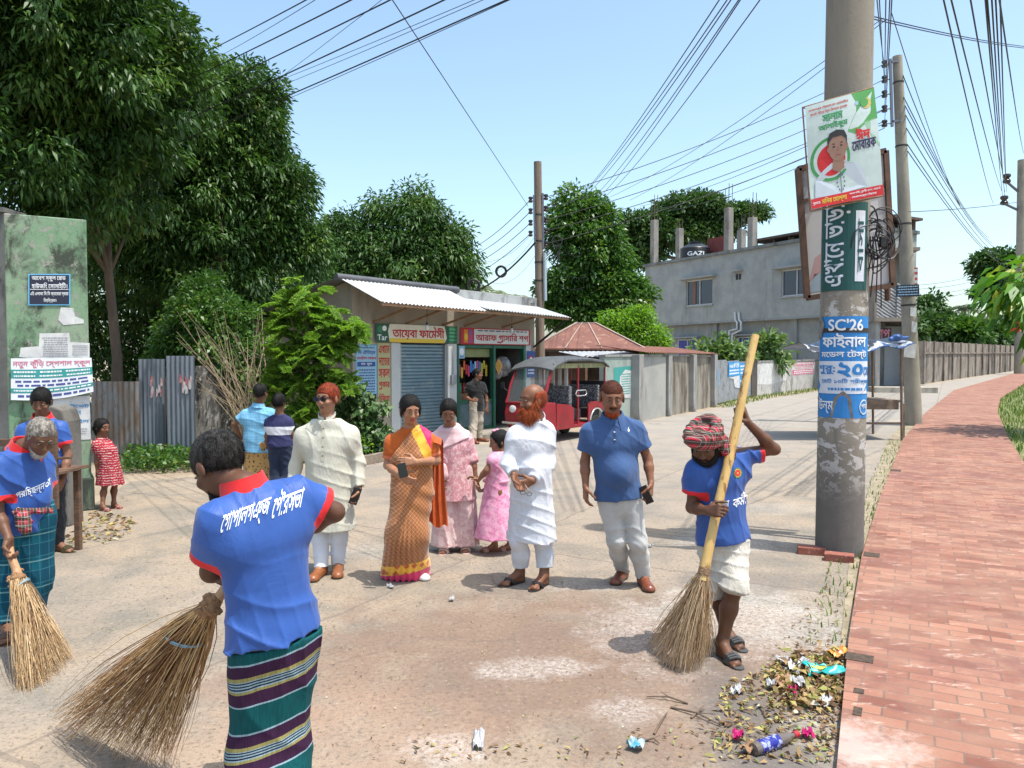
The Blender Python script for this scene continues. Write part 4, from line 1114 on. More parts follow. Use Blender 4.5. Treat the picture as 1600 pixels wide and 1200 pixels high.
 fl = Flat(); lb = INK('paleblue', (.28, .46, .60)); dk = INK('deepblue', (.03, .08, .28)); fl.rect(0, 0, 1, 1, INK('cyan', (.10, .40, .62)), 0); fl.rect(.04, .02, .96, .98, lb, 1)
 fl.lines(.1, .92, .9, .97, 1, dk, 2, 1); fl.text('িদ ঐিতহ্য', .1, .80, .92, .9, dk, 2, heavy=.06); fl.text('েডন্টাল েকয়ার', .06, .70, .95, .78, INK('red', (.45, .015, .03)), 2, heavy=.06); fl.rect(.08, .58, .92, .67, dk, 2); fl.text('ডা. মুন', .25, .6, .75, .65, WHITEINK(), 3); fl.lines(.12, .06, .9, .54, 9, dk, 2, 6)
 o = fl.build('dental_sign', srect(.06, 1.05, .58, 2.10, .008), origin=S(.3, 0, 1.6)); tag(o, 'pale blue board of small print on the corner of the shop wall', 'sign')
 fl = Flat(); fl.rect(0, 0, 1, 1, INK('deepblue', (.03, .08, .28)), 0); fl.disc(.5, .7, .28, .14, INK('red', (.45, .015, .03)), 1); fl.disc(.5, .7, .15, .07, WHITEINK(), 2); fl.lines(.1, .1, .9, .45, 3, WHITEINK(), 1, 4)
 o = fl.build('advert_panel', srect(5.02, 1.35, 5.32, 2.0, .04), origin=S(5.2, 0, 1.6)); tag(o, 'small dark blue advert panel at the right end of the grocery front', 'sign')
 fl = Flat(); fl.rect(0, 0, 1, 1, INK('paleblue', (.28, .46, .60)), 0); fl.disc(.5, .55, .35, .3, WHITEINK(), 1); fl.lines(.15, .08, .85, .2, 1, dk, 1, 2)
 o = fl.build('price_card', srect(2.80, 1.82, 2.98, 2.1, .03), origin=S(2.9, 0, 1.9)); tag(o, 'small pale blue card hanging at the top of the green shop frame', 'sign')
 # low brick edging left of the shop
 for i in range(7):
  p = G(566 + 7.5 * i, 728 - 1.5 * i); mb = MB(); mb.box(p + Z3 * .07, (.11, .08, .2), Matrix.Rotation(.5, 3, 'Z') @ Matrix.Rotation(.12 * ((i % 3) - 1), 3, 'Y')); o = mb.build('edging_brick', mat('weathered_brick', (.30, .24, .18), (.22, .17, .13), 12, .9, .4, 60), origin=p, bevel=.006); tag(o, 'upright weathered bricks edging the plants left of the shop', 'brick', 'edging bricks')
shop()
# --- red tin house and sheds
def red_house():
 c = onz(2.35, 25.2); z0 = c.z
 root = empty('tin_house', c, 'small house with a rusty red hipped tin roof behind the rickshaw', 'house')
 rt = mat('rust_red_tin', (.19, .075, .053), (.135, .052, .038), 1.6, .8, .25, 12, col3=(.24, .125, .09), scale3=4)
 e = 2.12; w, dp = 1.75, 1.7; ap = 2.98; r0, r1 = Vector((2.15, 25.2, ap)), Vector((2.75, 25.2, ap))
 k = [Vector((c.x - w, c.y - dp, e)), Vector((c.x + w, c.y - dp, e)), Vector((c.x + w, c.y + dp, e)), Vector((c.x - w, c.y + dp, e))]
 mb = MB(); mb.add(k + [r0, r1] + [v - Z3 * .05 for v in k], [(0, 1, 5, 4), (1, 2, 5), (2, 3, 4, 5), (3, 0, 4), (0, 6, 7, 1), (1, 7, 8, 2), (2, 8, 9, 3), (3, 9, 6, 0), (6, 9, 8, 7)])
 ro = mb.build('roof', rt, root)
 mb = MB()
 for a, b in ((k[0], r0), (k[1], r1)): mb.beam(a + Z3 * .02, b + Z3 * .02, .07, .03)
 for t in (.3, .62):
  a = k[0].lerp(k[1], t); mb.beam(a + Z3 * .02, r0.lerp(r1, t) + Z3 * .02, .03, .02)
 mb.beam(r0, r1, .1, .04); mb.build('ridge_strip', mat('pale_strip', (.40, .30, .25), None, 4, .6), ro)
 mb = MB(); mb.box((c.x, c.y, z0 + (e - z0) / 2 - .04), (2 * w - .3, 2 * dp - .3, e - z0 - .08)); mb.build('wall', stained('brown_plank', (.14, .09, .06), (.1, .065, .045), (.04, .03, .025), 3), root)
 a = onz(2.6, 22.4); wt = bpy.data.materials['white_tin']
 corrugated(Vector((2.0, 21.3, 1.86)), Vector((2.1, .9, .02)), Vector((-.6, 1.5, .15)), 14, .015, wt, 'lean_to_roof', None, 'white tin lean-to roof behind the rickshaw', 'roof')
 mb = MB()
 for p in ((2.1, 21.45), (3.9, 22.2), (1.6, 22.7), (3.4, 23.5)): mb.beam((p[0], p[1], float(terrain(p[1]))), (p[0], p[1], 1.9), .06, .06)
 o = mb.build('shed_posts', bpy.data.materials['strut_wood'], origin=(2.6, 22, 0)); tag(o, 'wooden posts carrying the white tin lean-to behind the rickshaw', 'shed frame')
red_house()
# --- compound wall along the road
def seg(name, x0, y0, x1, y1, t0, t1, th, m, label, cat, group=None, cap=None, parts=None):
 a, b = G(x0, y0), G(x1, y1); za, zb = P(x0, t0, a.y).z, P(x1, t1, b.y).z
 d = (b - a); n = Vector((d.y, -d.x, 0)).normalized(); back = -n * th
 root = empty(name, a, label, cat, group)
 lo = .3
 mb = MB(); mb.add([a - Z3 * lo, b - Z3 * lo, Vector((b.x, b.y, zb)), Vector((a.x, a.y, za))] + [v + back for v in (a - Z3 * lo, b - Z3 * lo, Vector((b.x, b.y, zb)), Vector((a.x, a.y, za)))], [(0, 1, 2, 3), (7, 6, 5, 4), (0, 4, 5, 1), (1, 5, 6, 2), (2, 6, 7, 3), (3, 7, 4, 0)])
 mb.build('panel', m, root)
 if cap:
  mb = MB(); mb.beam(Vector((a.x, a.y, za + .03)) + back / 2, Vector((b.x, b.y, zb + .03)) + back / 2, th + .06, .055); mb.build('coping', cap, root)
 q = quad_map(Vector((a.x, a.y, a.z)), Vector((b.x, b.y, b.z)), Vector((b.x, b.y, zb)), Vector((a.x, a.y, za)))
 return root, (lambda u, v: (q(u, v)[0] + n * .006, n)), a, b, n
def roadside_wall():
 gc = stained('wall_concrete', (.37, .36, .33), (.31, .31, .29), (.17, .16, .14), 1.5, (1, 1, .4), .56, .75)
 gd = stained('wall_mould', (.34, .31, .26), (.28, .25, .21), (.09, .075, .06), 2.6, (1, 1, .16), .44, .6)
 gg = stained('wall_greenish', (.27, .34, .30), (.33, .36, .34), (.13, .15, .13), 1.5, (1, 1, .4), .5, .7)
 cp = stained('coping_grey', (.33, .32, .30), (.26, .25, .24), (.1, .1, .09), 2)
 r0, q, a, b, n = seg('wall_panel', 944, 668, 993, 660, 558, 557, .15, gg, 'greenish concrete wall panel with a teal poster, nearest to the rickshaw', 'wall', 'panels of the roadside wall', cp)
 fl = Flat(); tl = INK('teal', (.05, .30, .27)); fl.poly([(0, 0), (1, .05), (.98, 1), (0, .97)], tl, 0); fl.poly([(.3, .1), (.95, .02), (.95, .85), (.6, .9), (.32, .7)], PAPER, 1); fl.lines(.38, .15, .9, .8, 9, tl, 2, 4)
 o = fl.build('teal_poster', lambda u, v: q(.28 + .6 * u, .36 + .5 * v), origin=a); tag(o, 'torn teal and white poster on the greenish wall panel', 'poster')
 seg('wall_panel', 993, 660, 1040, 651, 557, 557, .15, gc, 'clean grey concrete wall panel beside the greenish one', 'wall', 'panels of the roadside wall', cp)
 seg('wall_panel', 1046, 650, 1078, 643, 557, 557, .15, gd, 'black streaked wall panel next to the clean grey one', 'wall', 'panels of the roadside wall', cp)
 seg('wall_panel', 1080, 642, 1112, 636, 557, 558, .15, gd, 'black streaked wall panel at the end, beside the corrugated stretch', 'wall', 'panels of the roadside wall', cp)
 for x, y in ((1040, 650), (1079, 643), (1112, 636), (994, 661)):
  p = G(x, y); h = P(x, 554, p.y).z - p.z; mb = MB(); mb.box(p + Z3 * h / 2, (.26, .3, h), Matrix.Rotation(rad(55), 3, 'Z')); o = mb.build('wall_pier', cp, origin=p, bevel=.01); tag(o, 'square grey piers standing between the roadside wall panels', 'pier', 'piers of the roadside wall')
 rt = bpy.data.materials['rust_red_tin']
 a, b = G(1005, 658), G(1116, 635); za = P(1005, 552, a.y).z; zb = P(1116, 554, b.y).z
 va, vb = Vector((a.x, a.y, za)), Vector((b.x, b.y, zb)); d = (vb - va); n = Vector((-d.y, d.x, 0)).normalized()
 corrugated(va - n * .12 + Z3 * .02, d, n * 1.6 + Z3 * .22, 40, .02, rt, 'shed_roof', None, 'low rusty red tin roof just above the streaked wall panels', 'roof')
 # corrugated stretch with blue posters
 zt = mat('zinc_sheet', (.34, .36, .38), (.27, .28, .3), 3, .45, .15, 30, metal=.4, col3=(.2, .2, .2), scale3=6)
 for i in range(3):
  x0, x1 = 1115 + 19.5 * i, 1115 + 19.5 * (i + 1); a, b = G(x0, 634.5 - 4.6 * i), G(x1, 634.5 - 4.6 * (i + 1)); h = P(x0, 563 + i, a.y).z - a.z
  o = corrugated(a + Z3 * .06, b - a, Z3 * (h - .06), 8, .02, zt, 'zinc_sheet', None, 'upright grey zinc sheets of the roadside fence, %s' % ['nearest the wall pier', 'the middle one', 'by the dark gate'][i], 'fence sheet', group='zinc sheets of the roadside fence')
  d = b - a; n = Vector((d.y, -d.x, 0)).normalized(); q = quad_map(a + n * .03, b + n * .03, b + n * .03 + Z3 * h, a + n * .03 + Z3 * h)
  bl = INK('posterblue', (.03, .27, .58)); fl = Flat()
  if i == 0: fl.poly([(0, .35), (.25, .4), (.3, .7), (.2, .97), (0, .98)], bl, 0); fl.lines(.02, .5, .2, .9, 3, WHITEINK(), 1, 3)
  elif i == 1: fl.rect(.1, .62, 1, .97, bl, 0); fl.poly([(.1, .6), (.5, .55), (.6, .35), (1, .3), (1, .62)], PAPER, 0); fl.text('ভিত^', .15, .82, .95, .95, WHITEINK(), 1); fl.lines(.15, .65, .95, .8, 2, WHITEINK(), 1, 5)
  else: fl.rect(0, .62, .8, .96, bl, 0); fl.poly([(0, .3), (.75, .25), (.8, .58), (0, .6)], bl, 0); fl.lines(.05, .66, .75, .92, 3, WHITEINK(), 1, 7); fl.lines(.05, .32, .7, .55, 2, WHITEINK(), 1, 8)
  f2 = fl.build('blue_poster', q, origin=a); tag(f2, ['strip of a blue poster at the edge of the zinc fence', 'blue and white poster torn at the foot on the zinc fence', 'pair of blue posters one above the other on the zinc fence'][i], 'poster')
 # dark gate slab
 seg('iron_gate', 1174, 621, 1183, 619, 560, 560, .06, mat('gate_iron', (.05, .05, .05), (.09, .07, .06), 6, .6), 'narrow dark iron gate between the zinc fence and the white wall', 'gate')
 ww = stained('white_wall', (.50, .49, .46), (.38, .37, .35), (.16, .15, .13), 2.2, (1, 1, .4), .52, .66, fleck=(.6, .6, .6))
 r0, q, a, b, n = seg('white_wall', 1183, 619, 1330, 600, 566, 562, .15, ww, 'long white wall plastered with peeling posters, behind the bamboo pole', 'wall', None, cp)
 fl = Flat(); fl.poly([(0, .35), (.03, .98), (.26, 1), (.25, .4), (.1, .3)], PAPER, 0); o = fl.build('white_poster', lambda u, v: q(u, v), origin=a); tag(o, 'large blank white sheet pasted on the white wall', 'poster')
 pk = INK('rose', (.55, .17, .24)); fl = Flat(); fl.poly([(0, .03), (.98, 0), (1, 1), (.02, .98)], PAPER, 0); fl.rect(.04, .70, .95, .95, pk, 1); fl.rect(.02, .05, .95, .42, pk, 1); fl.text('হাসপাতাল', .08, .74, .9, .92, WHITEINK(), 2); fl.lines(.08, .46, .9, .68, 2, pk, 1, 6); fl.lines(.08, .1, .9, .38, 2, WHITEINK(), 2, 7)
 o = fl.build('pink_poster', lambda u, v: q(.30 + .24 * u, .52 + .46 * v), origin=a); tag(o, 'pink and white printed poster on the white wall', 'poster')
 fl = Flat(); fl.poly([(0, .1), (.95, 0), (1, .95), (.05, 1)], PAPER, 0); fl.lines(.1, .15, .9, .9, 6, INK('violetink', (.18, .16, .4)), 1, 6)
 o = fl.build('violet_poster', lambda u, v: q(.60 + .16 * u, .45 + .5 * v), origin=a); tag(o, 'white poster with violet print on the white wall', 'poster')
roadside_wall()
# --- grey two-storey building
GL = Vector((8.73, 50, 0)); GR = Vector((16.85, 35.3, 0)); GU = (GR - GL).normalized(); GN = Vector((GU.y, -GU.x, 0))
if GN.y > 0: GN = -GN
GLEN = (GR - GL).length
def gpos(px, a=0):
 r = ray(px, 600); k = r.x / r.y; o = GL + GN * a
 return (k * o.y - o.x) / (GU.x - k * GU.y)
def gz(px, py, a=0):
 t = gpos(px, a); y = GL.y + GN.y * a + GU.y * t
 return P(px, py, y).z
def GP(t, a, z): return GL + GU * t + GN * a + Z3 * z
GROT = Matrix((GU, -GN, Z3)).transposed()
def gbox(mb, t0, t1, a0, a1, z0, z1, mi=0): return mb.box(GP((t0 + t1) / 2, (a0 + a1) / 2, (z0 + z1) / 2), (t1 - t0, abs(a1 - a0), z1 - z0), GROT, mi)
def grey_building():
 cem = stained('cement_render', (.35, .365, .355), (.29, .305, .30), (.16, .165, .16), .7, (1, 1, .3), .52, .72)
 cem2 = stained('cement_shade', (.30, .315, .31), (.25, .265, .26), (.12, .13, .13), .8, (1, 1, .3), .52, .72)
 root = empty('unfinished_building', GP(GLEN / 2, 0, .4), 'grey two-storey cement building with bare columns left standing on its roof', 'building')
 zs, zr = 3.93, 7.75
 wins = [(gpos(1071), gpos(1112), gz(1090, 477), gz(1090, 437)), (gpos(1219), gpos(1266), gz(1240, 462), gz(1240, 420))]
 # upper wall with real openings: built of strips round the windows
 mb = MB(); xs = [0]
 for t0, t1, z0, z1 in wins: xs += [t0, t1]
 xs.append(GLEN)
 gbox(mb, 0, wins[0][0], -.2, 0, zs, zr); gbox(mb, wins[0][1], wins[1][0], -.2, 0, zs, zr); gbox(mb, wins[1][1], GLEN, -.2, 0, zs, zr)
 for t0, t1, z0, z1 in wins: gbox(mb, t0, t1, -.2, 0, zs, z0); gbox(mb, t0, t1, -.2, 0, z1, zr)
 gbox(mb, 0, .2, -3, -.2, zs, zr); gbox(mb, GLEN - .2, GLEN, -3, -.2, zs, zr); gbox(mb, .2, GLEN - .2, -3, -2.8, zs, zr); gbox(mb, .2, GLEN - .2, -2.8, -.2, zs, zs + .1)
 mb.build('upper_wall', cem, root)
 mb = MB(); gbox(mb, -.12, GLEN + .1, -3.1, .14, zr, zr + .16); mb.build('roof_slab', stained('slab_edge', (.22, .24, .24), (.17, .18, .18), (.08, .08, .08), 1), root)
 mb = MB(); lw = [(gpos(1053), gpos(1083), .9, gz(1068, 530)), (gpos(1147), gpos(1180), .9, gz(1163, 526))]
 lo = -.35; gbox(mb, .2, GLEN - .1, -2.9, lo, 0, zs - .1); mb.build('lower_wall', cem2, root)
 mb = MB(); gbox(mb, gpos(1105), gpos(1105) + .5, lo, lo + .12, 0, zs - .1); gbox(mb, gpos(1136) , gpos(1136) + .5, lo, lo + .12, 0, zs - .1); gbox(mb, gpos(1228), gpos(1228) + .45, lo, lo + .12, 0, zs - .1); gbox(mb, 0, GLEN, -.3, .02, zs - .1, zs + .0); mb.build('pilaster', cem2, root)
 gl = mat('dark_glass', (.012, .016, .045), (.02, .022, .06), 2, .08, spec=.7); fr = flat('alu_frame', (.5, .51, .52), .4, .3)
 for k, (t0, t1, z0, z1) in enumerate(wins):
  w = .06; mb = MB(); gbox(mb, t0, t0 + w, -.17, -.05, z0, z1); gbox(mb, t1 - w, t1, -.17, -.05, z0, z1); gbox(mb, t0 + w, t1 - w, -.17, -.05, z0, z0 + w); gbox(mb, t0 + w, t1 - w, -.17, -.05, z1 - w, z1); gbox(mb, (t0 + t1) / 2 - .03, (t0 + t1) / 2 + .03, -.16, -.06, z0 + w, z1 - w)
  wi = mb.build('window', fr, root); mb = MB(); gbox(mb, t0 + w, t1 - w, -.12, -.11, z0 + w, z1 - w); mb.build('pane', gl, wi)
  mb = MB(); gbox(mb, t0 - .35, t1 + .35, .002, .4, z1 + .06, z1 + .15); mb.build('sunshade', cem, root)
  mb = MB(); gbox(mb, t0 - .05, t1 + .05, .002, .08, z0 - .08, z0 - .005); mb.build('sill', cem, wi)
  if k == 0: mb = MB(); gbox(mb, t0 + .5, t0 + .75, -.09, -.08, z0 + .1, z1 - .1); mb.build('curtain', flat('curtain_brown', (.22, .12, .09), .9), wi)
 bs = mat('blue_shutter', (.02, .03, .30), (.015, .022, .22), 3, .3)
 for t0, t1, z0, z1 in lw:
  mb = MB(); gbox(mb, t0, t1, lo + .002, lo + .05, z0, z1); w = mb.build('window', fr, root); mb = MB(); gbox(mb, t0 + .06, (t0 + t1) / 2 - .03, lo + .05, lo + .055, z0, z1 - .06); gbox(mb, (t0 + t1) / 2 + .03, t1 - .06, lo + .05, lo + .055, z0, z1 - .06); mb.build('pane', bs, w)
  mb = MB(); gbox(mb, t0 - .3, t1 + .3, lo + .002, lo + .4, z1 + .06, z1 + .14); mb.build('sunshade', cem2, root)
 t0 = gpos(1152); z0 = gz(1152, 437); mb = MB(); gbox(mb, t0 - .35, t0 + .35, .002, .3, z0 + .45, z0 + .53); mb.build('sunshade', cem, root)
 mb = MB(); gbox(mb, t0 - .18, t0 - .02, .003, .02, z0, z0 + .32); gbox(mb, t0 + .05, t0 + .2, .003, .02, z0, z0 + .32); mb.build('vent', flat('vent_dark', (.03, .03, .035), .8), root)
 # white drain pipes
 pv = flat('white_pvc', (.55, .57, .58), .4)
 for k in (0, 1):
  a = .1 + .0 * k; q = lambda px, py: GP(gpos(px), a, gz(px, py))
  pts = [q(1149 + 6 * k, 488), q(1150 + 6 * k, 500), q(1153 + 6 * k, 504), q(1153 + 6 * k, 514 + 2 * k), q(1141 + 5 * k, 517 + 5 * k), q(1140 + 4 * k, 545), GP(gpos(1140 + 4 * k), a, .6)]
  mb = MB(); mb.tube(pts, .065, 8); mb.build('drain_pipe', pv, root, True)
 # parapet-less roof: bare columns with reinforcing bars
 cc = stained('raw_concrete', (.30, .28, .25), (.24, .22, .20), (.12, .11, .1), 1.4, (1, 1, .4)); ir = flat('rebar_rust', (.09, .06, .05), .8)
 for px, yt, ybar, a in ((1021, 344, 308, -.6), (1060, 357, 345, -2.6), (1136, 325, 291, -.7), (1156, 360, 338, -2.5), (1173, 340, 305, -.7)):
  t = gpos(px, a); z1 = gz(px, yt, a); z2 = gz(px, ybar, a)
  mb = MB(); gbox(mb, t - .19, t + .19, a - .19, a + .19, zr + .16, z1); cm = mb.build('column', cc, root, bevel=.01)
  mb = MB()
  for dx, dy in ((-.13, -.13), (.13, -.13), (.13, .13), (-.13, .13)): mb.tube([GP(t + dx, a + dy, z1 - .05), GP(t + dx * 1.1, a + dy, z2 + dx)], .018, 5)
  mb.build('rebar', ir, cm)
 # brick stair block and timber shed on the roof
 a = -2.6; mb = MB(); gbox(mb, gpos(1103, a), gpos(1136, a), a - .45, a, zr + .16, gz(1110, 372, a)); mb.build('brick_block', mat('roof_brick', (.22, .05, .04), (.17, .04, .035), 4, .9), root)
 a = -1.2; wd = mat('shed_wood', (.12, .08, .06), (.07, .05, .04), 5, .9); mb = MB(); zt = gz(1215, 372, a)
 gbox(mb, gpos(1178, a), GLEN, a - 1.7, a - 1.5, zr + .16, zt)
 for px in (1178, 1206, 1230, 1250): t = gpos(px, a); gbox(mb, t, t + .12, a - .06, a + .06, zr + .16, zt)
 mb.beam(GP(gpos(1225, a), a, zr + .2), GP(gpos(1238, a), a, zt - .1), .1, .1); mb.build('roof_shed', wd, root)
 mb = MB(); gbox(mb, gpos(1172, a), GLEN + .3, a - 1.8, a + .3, zt, zt + .12); mb.build('shed_roof', wd, root)
 # water tank
 a = -1.6; t = gpos(1084, a); r = (gpos(1103, a) - gpos(1065, a)) / 2 * .82; p = GP(t, a, zr + .16); zt = gz(1084, 380, a) - p.z
 root2 = empty('water_tank', p, 'black plastic water tank on the roof of the grey building', 'water tank')
 mb = MB(); pr = [(r * .95, 0), (r, .06)]
 for k in range(6): z = .1 + zt * .55 * k / 5; pr += [(r, z), (r * 1.025, z + .03), (r, z + .07)]
 pr += [(r * .95, zt * .72), (r * .7, zt * .86), (r * .42, zt * .93), (r * .4, zt)]
 mb.lathe(p, pr, 28); tk = mb.build('tank_body', flat('tank_black', (.012, .013, .016), .35), root2, True)
 mb = MB(); mb.lathe(p + Z3 * zt, [(r * .44, 0), (r * .44, .08), (r * .1, .12)], 20); mb.build('lid', flat('tank_black', (.012, .013, .016)), root2, True)
 fl = Flat(); fl.text('GAZI', 0, 0, 1, 1, WHITEINK(), 0, heavy=.06)
 an0 = math.atan2(-(p.y), -(p.x)); fl.build('lettering', lambda u, v: (p + Vector((math.cos(an0 + (u - .5) * 1.1 + .05) * (r * 1.035), math.sin(an0 + (u - .5) * 1.1 + .05) * (r * 1.035), zt * (.22 + .22 * v))), Vector((math.cos(an0), math.sin(an0), 0))), root2)
grey_building()
def tiled_building():
 c0 = P(1366, 600, 34.7); c1 = P(1428, 600, 34.4); a = onz(c0.x, c0.y); b = onz(c1.x, c1.y)
 u = (b - a); u.z = 0; L = u.length; u.normalize(); n = Vector((u.y, -u.x, 0)); n = n if n.y < 0 else -n
 R = Matrix((u, -n, Z3)).transposed()
 Q = lambda t, o, z: a + u * t + n * o + Z3 * (z - a.z)
 def bx(mb, t0, t1, o0, o1, z0, z1): mb.box(Q((t0 + t1) / 2, (o0 + o1) / 2, (z0 + z1) / 2), (t1 - t0, o1 - o0, z1 - z0), R)
 zf = P(1390, 497, 35).z; zb = P(1390, 452, 35).z; zt = P(1390, 395, 35).z
 root = empty('tiled_building', Q(L / 2, 0, a.z), 'building with patterned balcony tiles and a shop recess behind the second concrete pole', 'building')
 wall = stained('pale_render', (.34, .33, .31), (.28, .27, .26), (.14, .14, .13), 1)
 mb = MB(); bx(mb, 0, L, -2.4, -1.3, 0, zt); mb.build('wall', wall, root)
 mb = MB(); bx(mb, -.1, L + .1, -1.3, .25, zf - .18, zf); bx(mb, -.1, 0, -1.3, .2, zf, zt + .15); bx(mb, -.1, L + .1, -1.3, .2, zt, zt + .15); mb.build('floor_slab', stained('slab_edge2', (.30, .26, .22), (.24, .2, .17), (.1, .09, .08), 1), root)
 m, nt, bs = nodes('patterned_tile'); v = coords(nt, (2.2, 2.2, 2.6)); ck = N(nt, 'TexWave', wave_type='BANDS', bands_direction='DIAGONAL'); ck.inputs['Scale'].default_value = 1.6; ck.inputs['Distortion'].default_value = 3; nt.links.new(v, ck.inputs['Vector'])
 nt.links.new(ramp(nt, ck.outputs['Fac'], [(.42, (.5, .5, .5)), (.5, (.10, .09, .09))]).outputs[0], bs.inputs['Base Color'])
 mb = MB(); bx(mb, 0, L * .48, .0, .12, zf, zb); mb.build('balcony_front', m, root)
 mb = MB(); bx(mb, L * .5, L, .06, .2, zf, zb + .25); mb.build('balcony_front', m, root)
 mb = MB(); bx(mb, L * .74, L, .22, .24, zb - .5, zb + .9)
 m2, nt, bs = nodes('striped_cloth'); sp = N(nt, 'SeparateXYZ'); nt.links.new(coords(nt), sp.inputs[0]); fr = math_(nt, 'FRACT', math_(nt, 'MULTIPLY', sp.outputs[2], 4)); nt.links.new(mixc(nt, math_(nt, 'LESS_THAN', fr, .5), (.5, .5, .52), (.4, .05, .06)), bs.inputs['Base Color'])
 mb.build('hung_cloth', m2, root)
 mb = MB(); bx(mb, .05, .55, -1.29, -1.22, a.z, zf - .4); mb.build('door', flat('yellow_door', (.62, .38, .04), .5), root)
 mb = MB(); bx(mb, .75, 1.55, -1.29, -1.2, a.z, zf - .35); mb.build('door', flat('pale_shutter', (.42, .45, .48), .5), root)
 mb = MB(); bx(mb, 0, .2, -1.3, .1, a.z, zf - .18); bx(mb, L - .2, L, -1.3, .1, a.z, zf - .18); mb.build('pier', wall, root)
 fl = Flat(); fl.rect(0, 0, 1, 1, INK('black', (.02, .02, .02)), 0); fl.text('শপ', .1, .1, .9, .9, INK('rose', (.55, .17, .24)), 1)
 o = fl.build('small_sign', quad_map(Q(.05, -.2, zf - 1.05), Q(.75, -.2, zf - 1.05), Q(.75, -.2, zf - .45), Q(.05, -.2, zf - .45)), origin=Q(.4, -.2, zf - .7)); tag(o, 'small black sign with pink letters under the patterned balcony', 'sign')
 mb = MB(); bx(mb, -.3, L + .6, -1.2, 1.2, a.z - .3, a.z + .22); mb.build('front_step', stained('step_pale', (.44, .39, .32), (.38, .34, .28), (.2, .18, .15), 2), root)
tiled_building()
# --- far boundary wall and the house behind
def far_wall():
 a, b = G(1441, 600), G(1598, 577.5); ha = P(1441, 533, a.y).z - a.z; hb = P(1598, 541, b.y).z - b.z
 root = empty('boundary_wall', a, 'long mouldy precast boundary wall along the far side of the road', 'wall')
 m = stained('precast_mould', (.30, .26, .22), (.22, .19, .16), (.07, .06, .055), 1.2, (1, 1, .25), .48, .62)
 d = b - a; n = 15; un = Vector((d.x, d.y, 0)).normalized(); nn = Vector((un.y, -un.x, 0))
 mb = MB(); vs = []
 for i in range(n + 1):
  p = a + d * (i / n); p.z = float(terrain(p.y)); h = ha + (hb - ha) * i / n
  vs += [p - Z3 * .3, p + Z3 * h, p + Z3 * h + (-nn if nn.y < 0 else nn) * .12, p - Z3 * .3 + (-nn if nn.y < 0 else nn) * .12]
 mb.add(vs, [(i * 4 + j, i * 4 + (j + 1) % 4, i * 4 + 4 + (j + 1) % 4, i * 4 + 4 + j) for i in range(n) for j in range(4)]); mb.build('panel', m, root)
 f = nn if nn.y < 0 else -nn
 for i in range(n + 1):
  p = a + d * (i / n); p.z = float(terrain(p.y)); h = ha + (hb - ha) * i / n
  mb = MB(); mb.box(p + Z3 * (h + .05) / 2 + f * .05, (.12, .1, h + .04), Matrix.Rotation(math.atan2(un.y, un.x), 3, 'Z')); mb.build('post', m, root)
 mb = MB(); p0 = a + Z3 * ha * .72 + f * .03; p1 = b + Z3 * hb * .72 + f * .03
 mb.beam(p0, p1, .08, .09); mb.build('rail', m, root)
 # near end return
 mb = MB(); mb.beam(a + Z3 * ha / 2, a + Z3 * ha / 2 + Vector((-4.5, 1.2, 0)), .15, ha); mb.build('end_panel', m, root)
 p = onz(P(1522, 500, 105).x, 105); root = empty('far_house', p, 'long low grey house half hidden by trees beyond the boundary wall', 'house')
 z1 = P(1522, 500, 105).z; mb = MB(); mb.box(p + Z3 * (z1 - p.z) / 2, (7.6, 6, z1 - p.z)); mb.build('wall', mat('slate_wall', (.13, .15, .19), (.1, .12, .15), .5), root)
 mb = MB(); mb.box((p.x, p.y, z1 + .15), (8.4, 6.8, .35)); mb.build('roof', mat('pale_roof', (.3, .3, .31), None, 1), root)
 for x in (-2.2, 1.5): mb = MB(); mb.box((p.x + x, p.y - 3.02, z1 - 1.9), (2.0, .08, 1.6)); mb.build('window', flat('far_window', (.03, .035, .045), .2), root)
far_wall()
# ------------------------------------------------------------------ trees and plants
def leaf_mesh(name, pts, dirs, L, W, m, parent, seed=1, fold=.25, rnd=None, droop=.15, origin=None):
 r = np.random.default_rng(seed); n = len(pts)
 d = dirs / (np.linalg.norm(dirs, axis=1)[:, None] + 1e-9)
 s = np.cross(d, r.normal(0, 1, (n, 3)) * .6 + np.array([0, 0, 1.0])); s /= np.linalg.norm(s, axis=1)[:, None] + 1e-9
 u = np.cross(s, d)
 l = (L * r.uniform(.65, 1.3, n))[:, None]; w = (W * r.uniform(.7, 1.25, n))[:, None]
 mid = pts + d * l * .45
 V = np.concatenate([pts, mid + s * w * .5 + u * w * fold, pts + d * l - np.array([0, 0, 1.0]) * l * droop, mid - s * w * .5 + u * w * fold])
 k = np.arange(n); F = np.stack([k, k + n, k + 2 * n, k + 3 * n], 1)
 o = npmesh(name, V, F, m, parent, False, origin=origin)
 setrnd_(o, np.tile(r.random(n) if rnd is None else rnd, 4))
 return o
